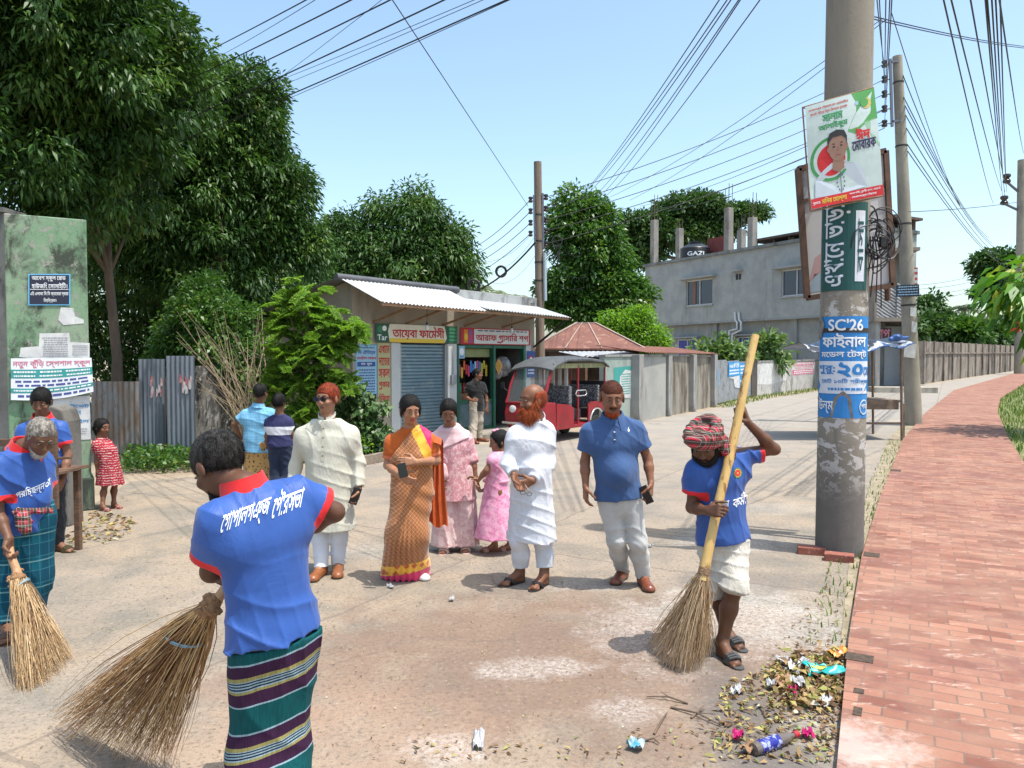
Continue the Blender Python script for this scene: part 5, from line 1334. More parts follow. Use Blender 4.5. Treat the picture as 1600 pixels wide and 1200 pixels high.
def crown_points(blobs, nclump, per, sig, seed, shell=.5, outward=.7, down=.35):
 """clumps of leaves spread through ellipsoids (centre, (rx, ry, rz)); leaves radiate from their twig end"""
 r = np.random.default_rng(seed); vol = np.array([b[1][0] * b[1][1] * b[1][2] for b in blobs]) ** .67; vol /= vol.sum()
 C, P_, D, K = [], [], [], []
 for (c, rr), v in zip(blobs, vol):
  n = max(3, int(nclump * v)); q = r.normal(0, 1, (n, 3)); q /= np.linalg.norm(q, axis=1)[:, None]
  q *= (shell + (1 - shell) * r.random((n, 1)) ** .6) * r.uniform(.72, 1.25, (n, 1))
  cc = np.array(c) + q * np.array(rr); C.append(cc)
  m = per
  o = r.normal(0, 1, (n, m, 3)); o /= np.linalg.norm(o, axis=2)[..., None]; o = o * (r.random((n, m, 1)) ** .5) * sig
  p = cc[:, None] + o * np.array([1, 1, .75])
  d = o / sig * outward + r.normal(0, .45, (n, m, 3)) + q[:, None] * .5; d[..., 2] -= down
  P_.append(p.reshape(-1, 3)); D.append(d.reshape(-1, 3)); K.append(np.repeat(r.random(n), m))
 return np.concatenate(C), np.concatenate(P_), np.concatenate(D), np.concatenate(K)
def limbs(mb, base, path, r0, targets, seed, n=14, r1=.05):
 """tapered trunk along path, limbs to some of the clumps"""
 rg = random.Random(seed); pts = [Vector(p) for p in path]
 rs = [r0 * (1 - .6 * i / max(1, len(pts) - 1)) for i in range(len(pts))]; rs[0] *= 1.3
 mb.tube(pts, rs, 10)
 for k in range(min(n, len(targets))):
  t = Vector(targets[rg.randrange(len(targets))]); j = rg.randrange(max(1, len(pts) // 2), len(pts)); s = pts[j]
  m1 = s.lerp(t, .35) + Vector((rg.uniform(-.1, .1), rg.uniform(-.1, .1), .12)) * (t - s).length; m2 = s.lerp(t, .7) + Vector((rg.uniform(-.08, .08), rg.uniform(-.08, .08), .08)) * (t - s).length
  q = rs[j] * .55; mb.tube([s, m1, m2, t], [q, q * .6, q * .35, q * .12], 6)
BARK = mat('tree_bark', (.15, .11, .08), (.085, .065, .05), 5, .95, .9, 30, sx=(1, 1, .25))
LM_DARK = leafmat('mango_leaf', [(0, (.02, .052, .014)), (.35, (.036, .088, .02)), (.7, (.068, .145, .03)), (.9, (.12, .205, .038)), (1, (.22, .22, .05))], .46, .2, .3)
LM_MID = leafmat('broad_leaf', [(0, (.028, .075, .018)), (.5, (.06, .145, .028)), (.9, (.11, .21, .038)), (1, (.2, .17, .04))], .42, .25)
LM_LIGHT = leafmat('feather_leaf', [(0, (.08, .19, .022)), (.5, (.15, .29, .035)), (1, (.26, .37, .06))], .5, .45)
LM_FAR = leafmat('far_leaf', [(0, (.03, .075, .022)), (.6, (.05, .115, .03)), (1, (.09, .15, .045))], .55, .2)
def px_blobs(lst, sq=1.0):
 out = []
 for px, py, d, r, *o in lst:
  R = r * d / FPX; rz = (o[0] if o else r) * d / FPX
  out.append((P(px, py, d), (R, R * sq, rz)))
 return out
def tree(label, base, path, blobs, nclump, per, sig, L, W, m, r0, seed, group='trees round the junction', shell=.5, down=.35, nl=16, outward=.7, mixr=.55, droop=.15, name='tree', bark=None):
 root = empty(name, base, label, 'tree', group)
 C, p, d, k = crown_points(blobs, nclump, per, sig, seed, shell, outward, down)
 r = np.random.default_rng(seed); rn = np.clip(k * mixr + r.random(len(p)) * (1 - mixr), 0, 1)
 leaf_mesh('crown', p, d, L, W, m, root, seed, rnd=rn, droop=droop)
 mb = MB(); limbs(mb, base, path, r0, C, seed, nl); mb.build('trunk', bark or BARK, root, True)
 return root
def plants():
 g = lambda px, py, d: onz(P(px, py, d).x, d)
 b = g(182, 720, 14.2)
 tree('huge dark mango tree overhanging the gate pillar, its crown filling the top left corner', b, [b, P(183, 560, 14.2), P(170, 430, 14.1), P(166, 320, 14), P(160, 200, 13.6)],
         px_blobs([(50, 50, 12, 190), (165, 115, 12.6, 130), (20, 250, 12, 150), (205, 20, 13, 75), (70, -90, 12, 190), (140, 230, 13, 120), (260, 110, 13.4, 75), (-120, 120, 12, 200)], 1.1), 1150, 84, .34, .155, .048, LM_DARK, .11, 11, shell=.42, down=.55)
 b = g(330, 720, 17.5)
 tree('tall dark mango tree behind the corrugated sheets, with some yellowing shoots', b, [b, P(335, 560, 17.5), P(340, 430, 17.6), P(350, 300, 17.8), P(360, 220, 18)],
         px_blobs([(318, 140, 17.2, 70), (385, 150, 18, 46), (375, 215, 18, 75), (290, 260, 17.6, 130), (405, 300, 18.3, 72), (445, 290, 18.6, 42), (440, 360, 18.4, 60), (320, 400, 17.8, 110), (360, 190, 18, 80), (230, 330, 17.5, 110), (480, 395, 18.6, 36)], 1.0), 1350, 80, .38, .165, .05, LM_DARK, .2, 13, shell=.40, down=.5)
 b = g(90, 700, 20)
 tree('dark tree in the shade behind the gate pillar', b, [b, P(90, 520, 20), P(80, 400, 20)], px_blobs([(60, 420, 19, 110), (190, 450, 20, 130), (330, 480, 21, 110), (430, 460, 21.5, 85), (250, 560, 20.5, 90), (150, 590, 18.5, 70), (500, 470, 23, 60)], 1.0), 640, 58, .46, .2, .06, LM_DARK, .2, 17, shell=.3, down=.4)
 b = g(345, 690, 15.2)
 tree('light green leafy bush hanging over the old plaster wall', b, [b, P(345, 600, 15.2), P(340, 520, 15.2)], px_blobs([(300, 500, 15.4, 50), (345, 520, 15.2, 60), (385, 560, 15.2, 45), (270, 540, 15.6, 40), (320, 470, 15.6, 40), (405, 600, 15.2, 30)]), 230, 60, .28, .10, .055, LM_MID, .06, 19, shell=.35, down=.2)
 b = g(620, 600, 27)
 tree('round topped mango tree directly behind the shop roof', b, [b, P(620, 540, 27), P(625, 470, 27), P(640, 400, 27)],
         px_blobs([(560, 390, 27, 55), (648, 348, 27, 46), (652, 312, 27, 22), (690, 395, 27, 48), (600, 420, 27, 62), (525, 410, 27, 45), (545, 352, 27, 22), (720, 420, 27, 26), (650, 430, 27, 70), (590, 320, 27, 20), (500, 450, 27, 50), (705, 370, 27, 22)], 1.1), 760, 66, .5, .23, .068, LM_DARK, .25, 23, shell=.45, down=.6)
 b = g(925, 570, 34)
 tree('bright green tree with a stepped crown right of the wooden pole', b, [b, P(925, 520, 34), P(922, 450, 34), P(912, 380, 34), P(905, 340, 34)],
         px_blobs([(905, 335, 34, 36), (885, 355, 34, 28), (940, 350, 34, 28), (925, 395, 34, 52), (960, 420, 34, 34), (895, 455, 34, 44), (955, 465, 34, 50), (870, 480, 34, 30), (915, 500, 34, 45), (985, 460, 34, 28), (860, 450, 34, 18)], 1.0), 760, 60, .5, .24, .11, LM_MID, .22, 29, shell=.5, down=.25)
 b = g(985, 570, 31)
 tree('rounded light green shrub between the red roof and the grey building', b, [b, P(985, 555, 31), P(985, 530, 31)], px_blobs([(985, 515, 31, 32), (960, 525, 31, 26), (1015, 530, 31, 24), (1000, 500, 31, 20), (965, 505, 31, 20), (1030, 545, 31, 16)]), 220, 50, .4, .16, .07, LM_LIGHT, .07, 31, shell=.4, down=.1)
 b = g(1085, 560, 80)
 tree('wide flat topped rain tree far behind the grey building', b, [b, P(1085, 480, 80), P(1078, 420, 80), P(1070, 390, 80)],
         px_blobs([(1010, 348, 80, 42, 10), (1075, 322, 80, 46, 11), (1130, 335, 80, 48, 9), (1165, 333, 80, 30, 6), (1040, 368, 80, 55, 14), (1110, 362, 80, 45, 10), (985, 370, 80, 32, 12), (1050, 345, 80, 40, 10), (1000, 400, 80, 35, 14), (1095, 312, 80, 22, 6), (1185, 331, 80, 14, 4)], .8), 700, 60, 1.1, .45, .25, LM_FAR, .6, 37, shell=.3, down=.0, nl=34, outward=1)
 # feathery tree beside the shop: flat sprays of tiny leaflets
 b = g(474, 706, 13.2); root = empty('young_tree', b, 'young feathery bright green tree standing at the left corner of the shop', 'tree', 'trees round the junction')
 r = np.random.default_rng(41); pts, dirs, tw = [], [], MB(); C = []
 for c, rr in px_blobs([(470, 465, 13.2, 40), (500, 495, 13.2, 38), (450, 500, 13.2, 36), (525, 545, 13.2, 34), (450, 555, 13.2, 44), (485, 590, 13.2, 52), (440, 600, 13.2, 34), (530, 600, 13.2, 30), (500, 540, 13.2, 40), (475, 640, 13.1, 40), (548, 515, 13.2, 22)]):
  for k in range(44):
   q = r.normal(0, 1, 3); q /= np.linalg.norm(q); s = np.array(c) + q * np.array(rr) * r.uniform(.1, .85); C.append(s)
   a = r.uniform(0, 6.28); ax = np.array([math.cos(a), math.sin(a), r.uniform(-.6, .7)]); ax /= np.linalg.norm(ax); sd_ = np.array([-math.sin(a), math.cos(a), r.normal(0, .6)]); sd_ /= np.linalg.norm(sd_); LN = r.uniform(.2, .38)
   for j in range(9):
    for sg in (-1, 1):
     o = s + ax * LN * (j / 9) - np.array([0, 0, .10]) * (j / 9) ** 2; dd = sd_ * sg * .8 + ax * .6; ln = .11 * (1 - .5 * abs(j / 9 - .4))
     for i in range(8):
      pp = o + dd * ln * (i + .5) / 8
      for sg2 in (-1, 1): pts.append(pp); dirs.append(ax * sg2 + dd * .5 + r.normal(0, .15, 3))
 leaf_mesh('crown', np.array(pts), np.array(dirs), .045, .022, LM_LIGHT, root, 5, droop=.05)
 mb = MB(); limbs(mb, b, [b, P(472, 640, 13.2), P(476, 580, 13.2), P(472, 500, 13.2)], .035, C, 3, 24); mb.build('trunk', BARK, root, True)
 # creeper with round leaves
 b = g(560, 716, 13.9); root = empty('creeper', b, 'creeper with round leaves climbing the corner left of the blue shop board', 'plant')
 C, p, d, k = crown_points(px_blobs([(552, 610, 13.9, 18), (566, 640, 13.9, 24), (585, 672, 13.8, 24), (556, 675, 13.9, 26), (535, 640, 13.9, 20), (572, 700, 13.7, 24), (592, 640, 13.8, 12)]), 190, 9, .16, 43, .3)
 leaf_mesh('foliage', p, d * np.array([.5, .5, .2]) + np.array([.1, -.6, -.5]), .11, .11, leafmat('round_leaf', [(0, (.03, .075, .02)), (.6, (.06, .12, .035)), (1, (.12, .19, .06))], .4, .2), root, 6)
 mb = MB(); limbs(mb, b, [b, P(560, 660, 13.9), P(556, 610, 13.9)], .02, C, 5, 10); mb.build('stem', BARK, root, True)
 # dead branches leaning on the wall
 b = g(385, 712, 13.7); root = empty('dead_branches', b, 'heap of bare dead branches leaning over the plaster wall', 'branches'); rg = random.Random(4); mb = MB()
 for i in range(60):
  s = P(385 + rg.uniform(-20, 45), 660 + rg.uniform(-30, 40), 13.7 + rg.uniform(-.3, .4)); e = P(345 + rg.uniform(-70, 75), 520 + rg.uniform(-40, 90), 13.8 + rg.uniform(-.4, .5)); m1 = s.lerp(e, .5) + Vector((rg.uniform(-.1, .1), rg.uniform(-.1, .1), rg.uniform(.0, .2))); t = rg.uniform(.003, .0075)
  mb.tube([s, m1, e], [t * 1.6, t, t * .5], 5)
  if rg.random() < .7:
   e2 = m1 + Vector((rg.uniform(-.4, .4), rg.uniform(-.2, .2), rg.uniform(-.2, .4))); mb.tube([m1, e2], [t * .8, t * .3], 4)
 mb.build('twigs', mat('dead_twig', (.36, .28, .18), (.25, .19, .12), 9, .85), root, True)
 # weeds at the foot of the fences
 w = [(P(x, 700, 13.0).x, y) for x, y in ()]
 pl1 = [xy(G(188, 742)), xy(G(318, 738)), xy(G(330, 716)), xy(G(300, 704)), xy(G(200, 716))]
 p = scatter(pl1, 2600, 8); r = np.random.default_rng(3); p[:, 2] += r.random(len(p)) * .26
 o = leaf_mesh('weeds', p, r.normal(0, 1, (len(p), 3)) * np.array([1, 1, .5]) + np.array([0, 0, .6]), .10, .05, LM_MID, None, 9, origin=G(250, 730)); tag(o, 'low green weeds growing along the foot of the corrugated fence', kind='stuff')
 pl2 = [xy(G(560, 724)), xy(G(612, 714)), xy(G(608, 702)), xy(G(556, 708))]
 p = scatter(pl2, 500, 9); p[:, 2] += r.random(len(p)) * .45
 o = leaf_mesh('corner_weeds', p, r.normal(0, 1, (len(p), 3)) + np.array([0, 0, .4]), .10, .06, LM_LIGHT, None, 10, origin=G(580, 712)); tag(o, 'bright weeds behind the brick edging by the shop corner', kind='stuff')
 pl3 = [(x - .25, y + .15) for x, y in (xy(G(1112, 637)), xy(G(1180, 622)), xy(G(1310, 604)))] + [(x + .4, y - .45) for x, y in (xy(G(1310, 604)), xy(G(1180, 622)), xy(G(1112, 637)))]
 blades('wall_foot_grass', scatter(pl3, 1300, 4), .10, .012, GRASS, 4, .8, 'dry grass along the foot of the roadside wall')
 vp = scatter(RE[2:6] + [(x - .3, y) for x, y in RE[2:6]][::-1], 420, 6); blades('verge_grass', vp, .05, .006, GRASS, 5, .9, 'sparse grass between the road and the brick pavement')
 # papaya-like plants before the grey building
 for lab, lst, dd, L in (('spreading pale green plants above the zinc fence', [(1105, 552, 31, 18), (1130, 548, 31, 20), (1158, 556, 31, 14)], 31, .32), ('taller papaya plant before the grey building, behind the bamboo pole', [(1200, 538, 33, 20), (1212, 556, 33, 20), (1185, 560, 33, 16)], 33, .34)):
  b = g(lst[1][0], 600, dd); root = empty('papaya_plant', b, lab, 'plant', 'plants behind the roadside wall'); C, p, d, k = crown_points(px_blobs(lst), 46, 22, .42, int(L * 100), .3)
  leaf_mesh('foliage', p, d + np.array([0, 0, .3]), L, .13, leafmat('papaya_leaf', [(0, (.06, .12, .04)), (.6, (.12, .21, .07)), (1, (.22, .30, .12))], .45, .25), root, 3)
  mb = MB(); limbs(mb, b, [b, b + Z3 * 1.2, Vector(lst and P(lst[0][0], lst[0][1], dd))], .06, C, 5, 8); mb.build('stem', mat('green_stem', (.16, .18, .09), None, 6), root, True)
 # palms between the shop and the pole
 for lab, px, py, dd, tall, col, nf in (('ragged pale palm top behind the shop roof', 770, 462, 40, 1, [(0, (.12, .17, .07)), (1, (.30, .34, .18))], 16), ('drooping palm behind the left end of the grocery roof', 748, 452, 37, 1, [(0, (.10, .15, .06)), (1, (.26, .30, .15))], 13), ('small palm seen above the roof beside the wooden pole', 806, 466, 42, 1, [(0, (.10, .15, .06)), (1, (.24, .28, .14))], 12), ('fan of a tall palm above the far boundary wall', 1508, 482, 95, 1, [(0, (.03, .07, .03)), (1, (.07, .12, .05))], 22)):
  top = P(px, py, dd); b = onz(top.x, dd); root = empty('palm', b, lab, 'palm', 'palms beyond the road'); r = np.random.default_rng(px); pts, dirs = [], []
  FL = (30 if dd < 60 else 24) * dd / FPX * 1.05
  for i in range(nf):
   a = 6.283 * i / nf + r.random() * .4; el = r.uniform(.0, 1.0); ax = np.array([math.cos(a) * math.cos(el), math.sin(a) * math.cos(el), math.sin(el)])
   for j in range(26):
    t = (j + 2) / 28; c = np.array(top) + ax * FL * t - np.array([0, 0, FL * .75]) * t * t; sd_ = np.cross(ax, [0, 0, 1.0]); sd_ /= np.linalg.norm(sd_) + 1e-6
    for sg in (-1, 1): pts.append(c); dirs.append(sd_ * sg + ax * .7 - np.array([0, 0, .45]))
  leaf_mesh('fronds', np.array(pts), np.array(dirs), FL * .34, FL * .035, leafmat('palm_%d' % px, col, .5, .2), root, px)
  mb = MB(); mb.tube([b, b.lerp(top, .5) + Vector((.1, 0, 0)), top], [.2, .16, .14], 8); mb.build('trunk', BARK, root, True)
 # trees beyond the far wall
 for lab, lst, dd, mm in (('loose dark tree standing above the far wall at the right edge', [(1545, 420, 70, 22), (1565, 408, 70, 16), (1530, 412, 70, 8), (1580, 450, 70, 30), (1550, 445, 70, 18), (1590, 420, 70, 20)], 70, LM_FAR), ('bright green tree beside the second concrete pole', [(1450, 495, 62, 22), (1440, 520, 60, 26), (1470, 515, 62, 22), (1420, 512, 58, 16), (1455, 478, 62, 12)], 62, LM_FAR), ('dark hedge-like tree on top of the far wall', [(1545, 525, 66, 24, 14), (1515, 528, 64, 22, 10), (1575, 520, 68, 22, 18), (1490, 532, 62, 16, 8)], 66, LM_FAR), ('banana clump leaning over the far wall', [(1498, 522, 60, 14), (1512, 516, 60, 10)], 60, LM_MID)):
  px = lst[0][0]; b = g(px, 600, dd + 4); q = P(px, lst[0][1], dd + 2)
  tree(lab, b, [b, b.lerp(q, .6), q], px_blobs(lst, 1.0), 200, 42, .9, .5, .26, mm, .22, px, 'trees beyond the far wall', shell=.35, down=.1, nl=10)
 # big-leaved branch reaching in from the right
 b = onz(15.2, 17.5); root = empty('leafy_tree', b, 'tree with large glossy leaves reaching into the picture at the right edge', 'tree'); r = np.random.default_rng(9)
 C, p, d, k = crown_points([(P(1598, 452, 17), (.5, .8, .5)), (P(1640, 470, 17), (.75, .9, .65)), (P(1566, 446, 17.2), (.25, .4, .22)), (P(1606, 490, 16.8), (.3, .5, .3)), (P(1710, 470, 17), (1.4, 1.5, 1.2)), (P(1680, 420, 17), (1.0, 1.2, .8))], 150, 7, .42, 47, .3)
 leaf_mesh('crown', p, d + np.array([-.5, -.1, -.5]), .40, .19, leafmat('glossy_leaf', [(0, (.035, .12, .012)), (.5, (.08, .22, .02)), (.85, (.15, .31, .03)), (1, (.34, .36, .05))], .42, .3, .4), root, 7, fold=.18, droop=.25)
 mb = MB(); limbs(mb, b, [b, b + Vector((.0, 0, 1.6)), P(1740, 520, 17.2), P(1670, 480, 17)], .13, C, 3, 26); mb.build('trunk', BARK, root, True)
 pts = np.array([P(1594 + 4 * math.cos(a), 512 + 7 * math.sin(a), 16.4) for a in np.linspace(0, 6, 7)])
 leaf_mesh('blossom', pts, np.random.default_rng(2).normal(0, 1, (7, 3)), .14, .1, flat('orange_petal', (.6, .12, .03), .6), root, 3)
plants()
# ------------------------------------------------------------------ garments
def polo(root, J, m, hem, hr=.175, t=.62, g=.02, cuffs=None, rs=(.062, .074), belly=0, folds=.005, h=.006, seed=1, name='shirt', fk=(14, 14, 52), neckcut=.4, waist=1.0):
 f = Field([J[k] for k in ('sa', 'sb', 'nk', 'ha', 'hb')] + [J['sa'] + (J['ea'] - J['sa']) * t, J['sb'] + (J['eb'] - J['sb']) * t, Vector(hem)], .24, h)
 fr, up, ax = torso(f, J, g, hem=hem, hr=hr, belly=belly, waist=waist)
 for q in 'ab': sleeve(f, J, q, t, rs[0], rs[1])
 f.cut(hem, -up)
 nd = unit(up + neckcut * unit(npa(J['hd']) - npa(J['nk']))); f.cut(npa(J['nk']) - nd * .004, nd)
 f.folds(folds, fk, 2.2, seed); f.folds(folds * .5, (60, 60, 22), 1.5, seed + 9)
 def zone(p):
  z = np.zeros(len(p), int)
  for q in 'ab':
   S, E = npa(J['s' + q]), npa(J['e' + q]); L = np.linalg.norm(E - S); d = (E - S) / L
   a = (p - S) @ d; r = np.linalg.norm(p - S - a[:, None] * d, axis=1)
   z |= ((a > t * L - .03 * J['s']) & (r < .105 * J['s']) & (a < t * L + .03)).astype(int)
  return z
 o = fmesh(name, f, [m, cuffs or m], root, zone)
 J['fr'], J['up'], J['ax'] = fr, up, ax
 return o
def collar(root, J, m, r=.078, drop=.05, flare=.034, gap=16, point=.03, name='collar', tilt=0, stand=.022, back=None):
 s = J['s']; up = Vector(unit(unit(npa(J['hd']) - npa(J['nk'])) * .45 + npa(J['up']) * .8 + npa(J['fr']) * (-tilt))); fr = Vector(J['fr'])
 fr = (fr - up * fr.dot(up)).normalized(); ax = up.cross(fr)
 c = J['nk'] + up * .008 * s
 n = 30; vs = []
 for i in range(n + 1):
  a = rad(gap) + (2 * math.pi - 2 * rad(gap)) * i / n
  e = fr * math.cos(a) + ax * math.sin(a)
  k = max(0, math.cos(a)); dip = k * .035 * s
  R0 = r * s
  for rr, z in ((R0 - .002, stand - .012), (R0 + .002, stand + .012), (R0 + .008, stand + .014), (R0 + flare * .55, stand - drop * .45), (R0 + flare, stand - drop - point * k ** 3), (R0 + flare - .004, stand - drop - point * k ** 3 - .002), (R0 + .004, stand - .02)):
   vs.append(c + e * rr * (1 - .08 * abs(math.sin(a))) + up * (z - dip))
 mb = MB()
 mb.add(vs, [(i * 7 + j, i * 7 + (j + 1) % 7, i * 7 + 7 + (j + 1) % 7, i * 7 + 7 + j) for i in range(n) for j in range(7)])
 return mb.build(name, m, root, True)
def lungi(root, J, m, top=.1, bot=.1, r=(.14, .155, .155, .15), name='lungi', folds=.007, h=.008, seed=2, knot=True, kz=(46, 46, 3)):
 s = J['s']; pv = npa(J['pv']); up = unit(npa(J['ch']) - pv); F = npa(J['F'])
 kn = (npa(J['ka']) + npa(J['kb'])) / 2; an = (npa(J['fa']) + npa(J['fb'])) / 2; an[2] += bot
 f = Field([pv + up * top, pv, kn, an, J['ka'], J['kb'], J['na'], J['nb']], .27, h)
 f.cone(pv + up * (top + .05), pv, r[0] * s, r[1] * s, .05, (F, .74)); f.cone(pv, kn, r[1] * s, r[2] * s, .05, (F, .74)); f.cone(kn, an - (0, 0, .1), r[2] * s, r[3] * s, .05, (F, .74))
 legs(f, J, .01, k=.1)
 f.cut(pv + up * top, up); f.cut(an, (0, 0, -1))
 f.folds(folds, kz, 1.6, seed); f.folds(folds * .6, (22, 22, 16), 2.2, seed + 3)
 return fmesh(name, f, m, root)
def trousers(root, J, m, lo=(.1, .1), g=.02, top=.08, folds=.005, h=.007, seed=3, r=(.088, .066, .05), name='trousers', kz=(9, 9, 55)):
 s = J['s']; pv = npa(J['pv']); up = unit(npa(J['ch']) - pv)
 f = Field([pv + up * .1] + [J[x + q] for x in 'hkn' for q in 'ab'], .2, h)
 f.cone(pv + up * (top + .06), pv, .135 * s + g, .15 * s + g, .05, (npa(J['F']), .7))
 legs(f, J, g, r=r); f.cut(pv + up * top, up)
 for q, z in zip('ab', lo):
  kn, n = npa(J['k' + q]), npa(J['n' + q])
  e = n + unit(kn - n) * (z - .085 * s); d = unit(n - kn)
  sl, X, Y, Z = f.reg(np.minimum(e, n) - .16, np.maximum(e, n) + .14)
  D = (X - e[0]) * d[0] + (Y - e[1]) * d[1] + (Z - e[2]) * d[2]
  ot = npa(J['n' + ('b' if q == 'a' else 'a')]); ok = npa(J['k' + ('b' if q == 'a' else 'a')])
  def ds(A, B):
   L = B - A; t = np.clip(((X - A[0]) * L[0] + (Y - A[1]) * L[1] + (Z - A[2]) * L[2]) / (L @ L), 0, 1)
   return (X - A[0] - t * L[0]) ** 2 + (Y - A[1] - t * L[1]) ** 2 + (Z - A[2] - t * L[2]) ** 2
  near = ds(kn, n) < ds(ok, ot)
  f.a[sl] = np.where(near, np.maximum(f.a[sl], D), f.a[sl])
 f.folds(folds, kz, 2.4, seed); f.folds(folds * .7, (30, 30, 12), 2, seed + 4)
 return fmesh(name, f, m, root)
def kurta(root, J, m, hemz, hr=.2, g=.026, name='kurta', sl=(.058, .05), fore=.97, folds=.006, h=.007, seed=4, belly=0, flat=.74, elbow=True):
 f = Field([J[k] for k in ('sa', 'sb', 'nk', 'ha', 'hb', 'ea', 'eb', 'wa', 'wb')] + [Vector((J['pv'].x, J['pv'].y, hemz))], .27, h)
 hem = npa(J['pv']); fm = (npa(J['ka']) + npa(J['kb'])) / 2; hem[:2] = hem[:2] * .4 + fm[:2] * .6; hem[2] = hemz
 fr, up, ax = torso(f, J, g, hem=None, belly=belly)
 F = npa(J['F'])
 f.cone(npa(J['pv']) + up * .06, hem - (0, 0, .06), .16 * J['s'] + g, hr, .06, (F, flat))
 for q in 'ab': sleeve(f, J, q, 1, sl[0], sl[1], fore=fore)
 f.cut(hem, (0, 0, -1));
 f.cut(npa(J['nk']) - up * .016, up)
 f.folds(folds, (30, 30, 9), 2.2, seed, hi=9, lo=0); f.folds(folds * .8, (12, 12, 48), 2.2, seed + 5)
 J['fr'], J['up'], J['ax'] = fr, up, ax
 return fmesh(name, f, m, root)
def sandal(root, J, q, m, strap=None, thong=False, th=.018):
 s = J['s']; d = J['d' + q]; sd_ = d.cross(Vector((0, 0, 1))).normalized(); c = J['f' + q] + d * .035 * s
 z0 = J['f' + q].z - .012
 prof = [(-.125, 0), (-.12, .022), (-.09, .033), (-.03, .034), (.05, .043), (.10, .042), (.135, .028), (.148, 0)]
 out = [c + d * a * s + sd_ * b * s for a, b in prof] + [c + d * a * s - sd_ * b * s for a, b in prof[-2:0:-1]]
 mb = MB(); mb.prism([(p.x, p.y, z0) for p in out], (0, 0, th)); o = mb.build('sandal', m, root, bevel=.003)
 mb = MB(); zt = z0 + th
 def arch(a0, a1, hgt, w, r):
  p = [c + d * a0 * s + sd_ * w * s, c + d * (a0 + a1) / 2 * s + sd_ * w * .75 * s, c + d * a1 * s, c + d * (a0 + a1) / 2 * s - sd_ * w * .75 * s, c + d * a0 * s - sd_ * w * s]
  zs = [zt, zt + hgt * .75, zt + hgt, zt + hgt * .75, zt]
  mb.tube([Vector((x.x, x.y, z)) for x, z in zip(p, zs)], r, 6)
 if thong:
  arch(.0, .07, .055 * s, .04, .008); arch(.012, .075, .05 * s, .042, .008)
  mb.tube([c + d * .075 * s + Vector((0, 0, zt + .05 * s - c.z)), c + d * .105 * s + sd_ * .008 + Vector((0, 0, zt - c.z))], .006, 6)
 else:
  arch(.025, .045, .058 * s, .043, .012); arch(.045, .065, .052 * s, .044, .012); arch(.06, .085, .046 * s, .044, .010)
 mb.build('sandal_strap', strap or m, o, True)
 return o
def shoe(root, J, q, m, sole, h=.005):
 s = J['s']; f = Field([J['n' + q], J['t' + q], J['c' + q]], .12, h)
 n, t, c = (npa(J[x + q]) for x in 'ntc'); d = npa(J['d' + q]); side = unit(np.cross(d, (0, 0, 1)))
 f.cone(n - d * .005, c, .043 * s, .04 * s, .03); f.cone(n - (0, 0, .02), t + d * .01, .045 * s, .03 * s, .03)
 f.cone(c, t + d * .01, .036 * s, .036 * s, .03, ((0, 0, 1), .9)); f.ell(t, (.052 * s, .045 * s, .03 * s), (d, side, (0, 0, 1)), .03)
 f.cut(n + (0, 0, .02), (0, 0, 1)); z = J['f' + q].z; f.cut((0, 0, z + .001), (0, 0, -1))
 return fmesh('shoe', f, [m, sole], root, lambda p: (p[:, 2] < z + .018).astype(int))
def gvec(J): return npa(J['F'])
# ------------------------------------------------------------------ brooms
def straw_mat(name, stops):
 m, nt, b = nodes(name)
 at = N(nt, 'Attribute', attribute_name='rnd')
 nt.links.new(ramp(nt, at.outputs['Fac'], stops).outputs[0], b.inputs['Base Color'])
 b.inputs['Roughness'].default_value = .6
 return m
def setrnd(o, vals):
 a = o.data.attributes.new('rnd', 'FLOAT', 'POINT'); a.data.foreach_set('value', np.asarray(vals, np.float32))
def strands(name, starts, ends, r, sag, m, parent, seed=1, seg=5, tip=.3, jit=.01):
 rg = np.random.default_rng(seed); n = len(starts)
 A, B = np.asarray(starts, float), np.asarray(ends, float)
 d = B - A; dl = np.linalg.norm(d, axis=1)[:, None]; dn = d / dl
 u = np.cross(dn, rg.normal(0, 1, (n, 3))); u /= np.linalg.norm(u, axis=1)[:, None]; w = np.cross(dn, u)
 bow = rg.normal(0, 1, (n, 3)) * sag * dl; bow2 = rg.normal(0, 1, (n, 3)) * jit
 V = []
 for i in range(seg + 1):
  t = i / seg
  c = A + d * t + bow * (4 * t * (1 - t)) + bow2 * math.sin(6.28 * t)
  rr = r * (1 - (1 - tip) * t)
  for k in range(3):
   a = 2.094 * k
   V.append(c + (u * math.cos(a) + w * math.sin(a)) * rr)
 V = np.stack(V, 1)                      # n, (seg+1)*3, 3
 V[..., 2] = np.maximum(V[..., 2], .004)
 M = (seg + 1) * 3
 q = np.array([(i * 3 + k, i * 3 + (k + 1) % 3, i * 3 + 3 + (k + 1) % 3, i * 3 + 3 + k) for i in range(seg) for k in range(3)])
 Fc = (np.arange(n)[:, None, None] * M + q[None]).reshape(-1, 4)
 o = npmesh(name, V.reshape(-1, 3), Fc, m, parent, True)
 setrnd(o, np.repeat(rg.random(n), M))
 return o
